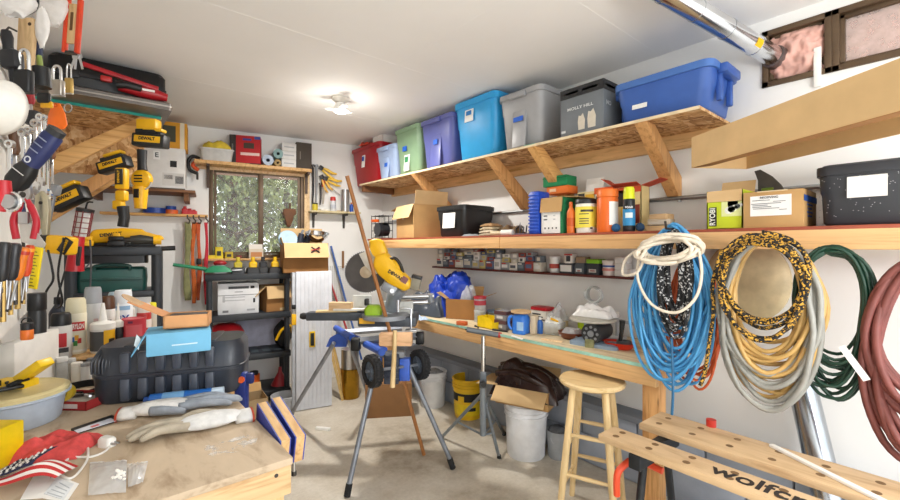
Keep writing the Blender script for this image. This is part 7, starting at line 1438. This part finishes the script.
# blue knife
t = vthing('blue_multitool', 'dark blue and black handled cutter hanging diagonally on the tool board', 'cutter', 38, 155, 1.12, .66); k = 1.12 / F; NV = M('252E5C', .5)
part('blue_grip', MB().loft([(-12 * k, 15 * k, .03, .012), (4 * k, 17 * k, .036, .014), (24 * k, 17 * k, .036, .014), (27 * k, 13 * k, .026, .01)]), NV, t); part('black_body', MB().loft([(-40 * k, 15 * k, .032, .01), (-34 * k, 19 * k, .036, .01), (-20 * k, 19 * k, .036, .012), (-12 * k, 14 * k, .03, .012)]), BLACK, t); part('cap', MB().loft([(26 * k, 15 * k, .03, .012), (32 * k, 16 * k, .03, .012)]), M('2A2C30', .4), t); part('tip', MB().box((0, 0, -44 * k), (9 * k, .02, 10 * k), bev=.004), BLACK, t)
for i in range(3): part('grip_line', MB().box((0, -.0185, (4 + 7 * i) * k), (10 * k, .0016, 1 * k)), M('8A90A8', .5), t)
mb = MB().box((0, -.018, -22 * k), (14 * k, .0016, .8 * k)); part('trim_line', mb, M('D9D9D6', .5), t); part('ring_mark', MB().lathe([(.006, 0), (.009, 0), (.009, .001), (.006, .001)], 18, (0, -.0165, -7 * k), rotm(PI / 2, 0, 0), closed=True), M('C9CCD2', .4), t)
# pliers
def pliers(label, u, v, d, s, roll):
    t = vthing('pliers', label, 'pliers', u, v, d, roll, 'pliers on the tool board'); k = d / F * s; m = STEEL
    part('jaws', MB().prism([(-7 * k, 0), (-6 * k, 12 * k), (-1 * k, 22 * k), (1 * k, 22 * k), (6 * k, 12 * k), (7 * k, 0), (3 * k, -8 * k), (-3 * k, -8 * k)], -.006, .006, bev=.002), m, t); part('pivot', MB().cyl((0, -.009, 0), (0, .009, 0), 3 * k, seg=16), IRON, t)
    for sx in (-1, 1): part('handle', MB().tube(smooth_path([(sx * 2 * k, 0, -4 * k), (sx * 7 * k, 0, -14 * k), (sx * 12 * k, 0, -28 * k), (sx * 9 * k, 0, -46 * k)], 5), [2.4 * k] * 4 + [3.2 * k] * 12, 10), M('B3182A', .4), t)
    return t
pliers('red handled pliers hanging open under the blue cutter', 25, 195, 1.3, .95, 0); 
t = vthing('adjustable_wrench', 'silver slip joint pliers head right of the red pliers', 'wrench', 43, 205, 1.6, -.15); k = 1.6 / F; part('head', MB().prism([(-7 * k, 0), (-5 * k, 10 * k), (2 * k, 14 * k), (7 * k, 6 * k), (6 * k, -6 * k), (1 * k, -30 * k), (-4 * k, -30 * k), (-4 * k, -6 * k)], -.007, .007, bev=.002), M('C9C2A8', .3, .8), t); part('screw', MB().cyl((0, -.01, 2 * k), (0, .01, 2 * k), .006), IRON, t)
t = vthing('red_trigger_tool', 'red handled tool cut off by the left edge of the photo', 'tool', 4, 195, 1.05, .1); k = 1.05 / F; part('handle', MB().tube([(-2 * k, 0, 14 * k), (0, 0, 0), (-3 * k, 0, -16 * k)], [6 * k, 6.5 * k, 5 * k], 12), M('B9202A', .4), t); part('bolt', MB().cyl((8 * k, -.01, -6 * k), (8 * k, .01, -6 * k), 7 * k, seg=18), STEEL, t); part('ring', MB().tube([(8 * k + 9 * k * math.cos(a), 0, -6 * k + 9 * k * math.sin(a)) for a in [2 * PI * i / 18 for i in range(18)]], 1.6 * k, 8, closed=True), CHROME, t)
t = vthing('putty_knife', 'wide steel scraper blade hanging above the screwdrivers', 'scraper', 32, 228, 1.3, 0); k = 1.3 / F; part('blade', MB().prism([(-13 * k, 6 * k), (-4 * k, 8 * k), (14 * k, -16 * k), (12 * k, -20 * k), (-10 * k, -14 * k)], -.001, .001), M('D4D4D0', .3, .8), t); part('ferrule', MB().box((-7 * k, 0, 10 * k), (10 * k, .016, 12 * k), bev=.003), STEEL, t)
# screwdrivers
def driver(label, u, v, d, wpx, hpx, c, roll, c2=None):
    t = vthing('screwdriver', label, 'screwdriver', u, v, d, roll, 'screwdrivers on the tool board'); k = d / F; r = wpx * k / 2; h = hpx * k; m = M(c, .35)
    part('handle', MB().lathe([(0, h / 2), (r * .7, h / 2), (r, h * .42), (r * .85, h * .1), (r, -h * .15), (r * .9, -h * .38), (r * .55, -h * .48), (0, -h * .5)], 12), m, t); part('shaft', MB().cyl((0, 0, -h * .5), (0, 0, -h * 1.25), r * .24, seg=10), STEEL, t); part('tip', MB().box((0, 0, -h * 1.28), (r * .5, .002, h * .08)), IRON, t)
    if c2: part('handle_cap', MB().lathe([(r * .8, h * .3), (r * 1.03, h * .3), (r * 1.01, h * .4), (r * .8, h * .46)], 12), M(c2, .35), t)
    return t
driver('black handled screwdriver nearest the left edge of the photo', 3, 262, 1.05, 11, 40, '1E1F22', .1); driver('thick black handled screwdriver second from the left edge', 13, 262, 1.15, 11, 38, '232428', .12); driver('orange handled screwdriver, left of the orange pair', 21, 264, 1.25, 9, 34, 'E07A1E', .25, 'B9301E'); driver('red-orange handled screwdriver, right of the orange pair', 28, 261, 1.35, 8, 32, 'D2481E', .15, 'E8A02A')
t = vthing('yellow_level', 'slim yellow ruler with black markings right of the screwdrivers', 'ruler', 36, 268, 1.45, .15); k = 1.45 / F; part('bar', MB().box((0, 0, 0), (8 * k, .008, 42 * k), bev=.002), M('EFD41E', .4), t)
mb = MB(); [mb.box(((-1.5 if i % 3 else -.5) * k, -.0045, (-18 + 3.4 * i) * k), ((3 if i % 3 else 5) * k, .001, .7 * k)) for i in range(11)]; part('markings', mb, BLACK, t)
t = thing('bit_rail', 'steel rail of small bits below the screwdrivers on the tool board', 'rail', V((BX + .05, 1.85, at(15, 288, d=1.25).z)), 0); part('rail', MB().box((0, 0, 0), (.03, 1.0, .02), bev=.004), STEEL, t)
for i in range(16): part('bit', MB().cyl((.012, -.4 + .055 * i, .03), (.012, -.4 + .055 * i, -.05 - .02 * (i % 3)), .006 + .002 * (i % 2), seg=8), (STEEL, IRON, M('B99A5A', .4, .7))[i % 3], t)

R.seed(31)
extra = (('black handled chisel', '1E1F22', 'black'), ('steel file with a dark wooden handle', '5A3A22', 'wood'), ('dark blue handled nut driver', '22305A', 'blue'), ('red handled awl', 'A81E26', 'red'), ('grey handled scraper', '6A6D72', 'grey'), ('yellow handled nut driver', 'D9A81E', 'yellow'), ('green handled screwdriver', '1E6A42', 'green'), ('brown handled gouge', '7A4A28', 'brown'))
spots = ((8, 46, 1.35), (14, 140, 1.45), (20, 205, 1.55), (30, 92, 1.75), (36, 210, 1.9), (43, 30, 2.0), (46, 175, 2.15), (52, 150, 2.3))
for (lb_, c, _), (u, v, d) in zip(extra, spots):
    k = d / F; t = vthing('hand_tool', lb_ + ' hanging on the tool board behind the nearer tools', 'tool', u, v, d, R.uniform(-.12, .12), 'hand tools on the tool board')
    part('handle', MB().lathe([(0, .05), (.012, .048), (.016, .03), (.013, 0), (.016, -.035), (.01, -.05), (0, -.05)], 14), M(c, .45), t); part('blade', MB().box((0, 0, -.12), (.011, .004, .15), bev=.001), (STEEL, IRON)[R.random() < .4], t); part('hook', MB().tube([(0, .0, .05), (0, .01, .065), (0, .035, .065)], .003, 6), IRON, t)
for k_, (u, v, d, c, lb_) in enumerate(((12, 60, 1.3, '2A2B2E', 'black rubber mallet head'), (33, 118, 1.7, '3A3C40', 'dark socket holder'), (52, 128, 2.1, '2E3034', 'black ratchet'), (55, 190, 2.3, '8A8C90', 'grey pipe wrench'))):
    t = vthing('hanging_tool', lb_ + ' hanging deeper on the tool board', 'tool', u, v, d, .1 * (k_ - 1), 'dark tools on the tool board'); part('head', MB().box((0, 0, 0), (.05, .04, .06), bev=.012), M(c, .45, .2), t); part('shaft', MB().cyl((0, 0, -.03), (0, 0, -.2), .011, seg=12), M(c, .4, .5), t)
# ------------------------------------------------------------------ light and camera
wd = bpy.data.worlds.new('sky'); SC.world = wd; wd.use_nodes = True
n = wd.node_tree.nodes; l = wd.node_tree.links; bg = n['Background']
sk = n.new('ShaderNodeTexSky'); sk.sky_type = 'HOSEK_WILKIE'; sk.turbidity = 4; sk.sun_direction = V((-.5, -.6, .62)).normalized()
mx = mixc(n, l, None, sk.outputs[0], (.9, .95, 1, 1)); mx.inputs[0].default_value = .75
l.new(mx.outputs[2], bg.inputs[0]); bg.inputs[1].default_value = 2.7
su = bpy.data.lights.new('sun', 'SUN'); su.energy = 4.5; su.angle = .03; su.color = (1, .95, .86)
o = bpy.data.objects.new('sun', su); C.objects.link(o); o.rotation_euler = V((.75, -.5, .75)).to_track_quat('Z', 'Y').to_euler()
def ceiling_lamp(loc, label, watts, open_=False):
    t = thing('ceiling_light', label, 'ceiling light', loc)
    part('base', MB().lathe([(0, 0), (.07, 0), (.075, -.012), (.05, -.035), (.03, -.045), (0, -.045)], 28), OFFW, t)
    m, nn, ll, b = nt('lit_bulb'); b.inputs['Emission Color'].default_value = (1, .94, .82, 1); b.inputs['Emission Strength'].default_value = 6; b.inputs['Base Color'].default_value = (.9, .9, .9, 1)
    part('bulb_housing', MB().lathe([(0, -.045), (.035, -.045), (.05, -.075), (.062, -.11), (.0, -.108)], 28), WHITE, t)
    part('bulb', MB().lathe([(0, -.111), (.058, -.111), (.05, -.122), (.03, -.128), (0, -.13)], 28), m, t)
    for a in (.4, .4 + 2.1, .4 + 4.2):
        part('light_panel', MB().box((math.cos(a) * .085, math.sin(a) * .085, -.095), (.07, .06, .008), rot=rotm(0, .25, 0).to_4x4().to_3x3() if False else rotm(0, 0, a), bev=.003), WHITE, t)
    la = bpy.data.lights.new('lamp_light', 'POINT' if open_ else 'AREA'); la.energy = watts
    if open_: la.shadow_soft_size = .12
    else: la.shape = 'DISK'; la.size = .12
    la.color = (1, .95, .88)
    lo = bpy.data.objects.new('lamp_light', la); C.objects.link(lo); lo.location = V(loc) + V((0, 0, -.26 if open_ else -.135))
ceiling_lamp((1.587, 3.28, CZ), 'white round ceiling light with its bulb lit, in the middle of the ceiling', 34)
t = thing('fill_lamp', 'white round work lamp hanging from the ceiling at the open front of the garage', 'lamp', (1.25, -1.2, CZ))  # added fill lamp behind the camera, brightens the wall under the shelves
part('cable', MB().cyl((0, 0, 0), (0, 0, -.75), .005, seg=8), BLACK, t); part('shade', MB().lathe([(.02, -.75), (.05, -.76), (.09, -.8), (.085, -.8), (.045, -.77), (.02, -.765)], 28, closed=True), WHITE, t)
m_, nn_, ll_, bb_ = nt('fill_globe'); bb_.inputs['Emission Color'].default_value = (1, .96, .9, 1); bb_.inputs['Emission Strength'].default_value = 6
part('globe', MB().blob((0, 0, -.83), (.045, .045, .05), 1, 0, 1), m_, t)
la = bpy.data.lights.new('lamp_light', 'POINT'); la.energy = 74; la.shadow_soft_size = .15; la.color = (1, .96, .91); lo = bpy.data.objects.new('lamp_light', la); C.objects.link(lo); lo.location = (1.25, -1.2, CZ - 1.05)  # light of the added fill lamp
la = bpy.data.lights.new('lamp_glow', 'POINT'); la.energy = 5; la.shadow_soft_size = .1; la.color = (1, .95, .88)
lo = bpy.data.objects.new('lamp_glow', la); C.objects.link(lo); lo.location = (1.587, 3.28, CZ - .3)
cam = bpy.data.cameras.new('camera'); co = bpy.data.objects.new('camera', cam); C.objects.link(co)
co.location = CAM; co.rotation_euler = (PI / 2, 0, -TH); cam.sensor_width = 36; cam.lens = 17.0; cam.shift_y = -3 / 900; cam.clip_start = .02
SC.camera = co
SC.view_settings.view_transform = 'Standard'; SC.view_settings.look = 'None'; SC.view_settings.gamma = 1; SC.view_settings.exposure = 0.24
SC.view_settings.use_curve_mapping = False
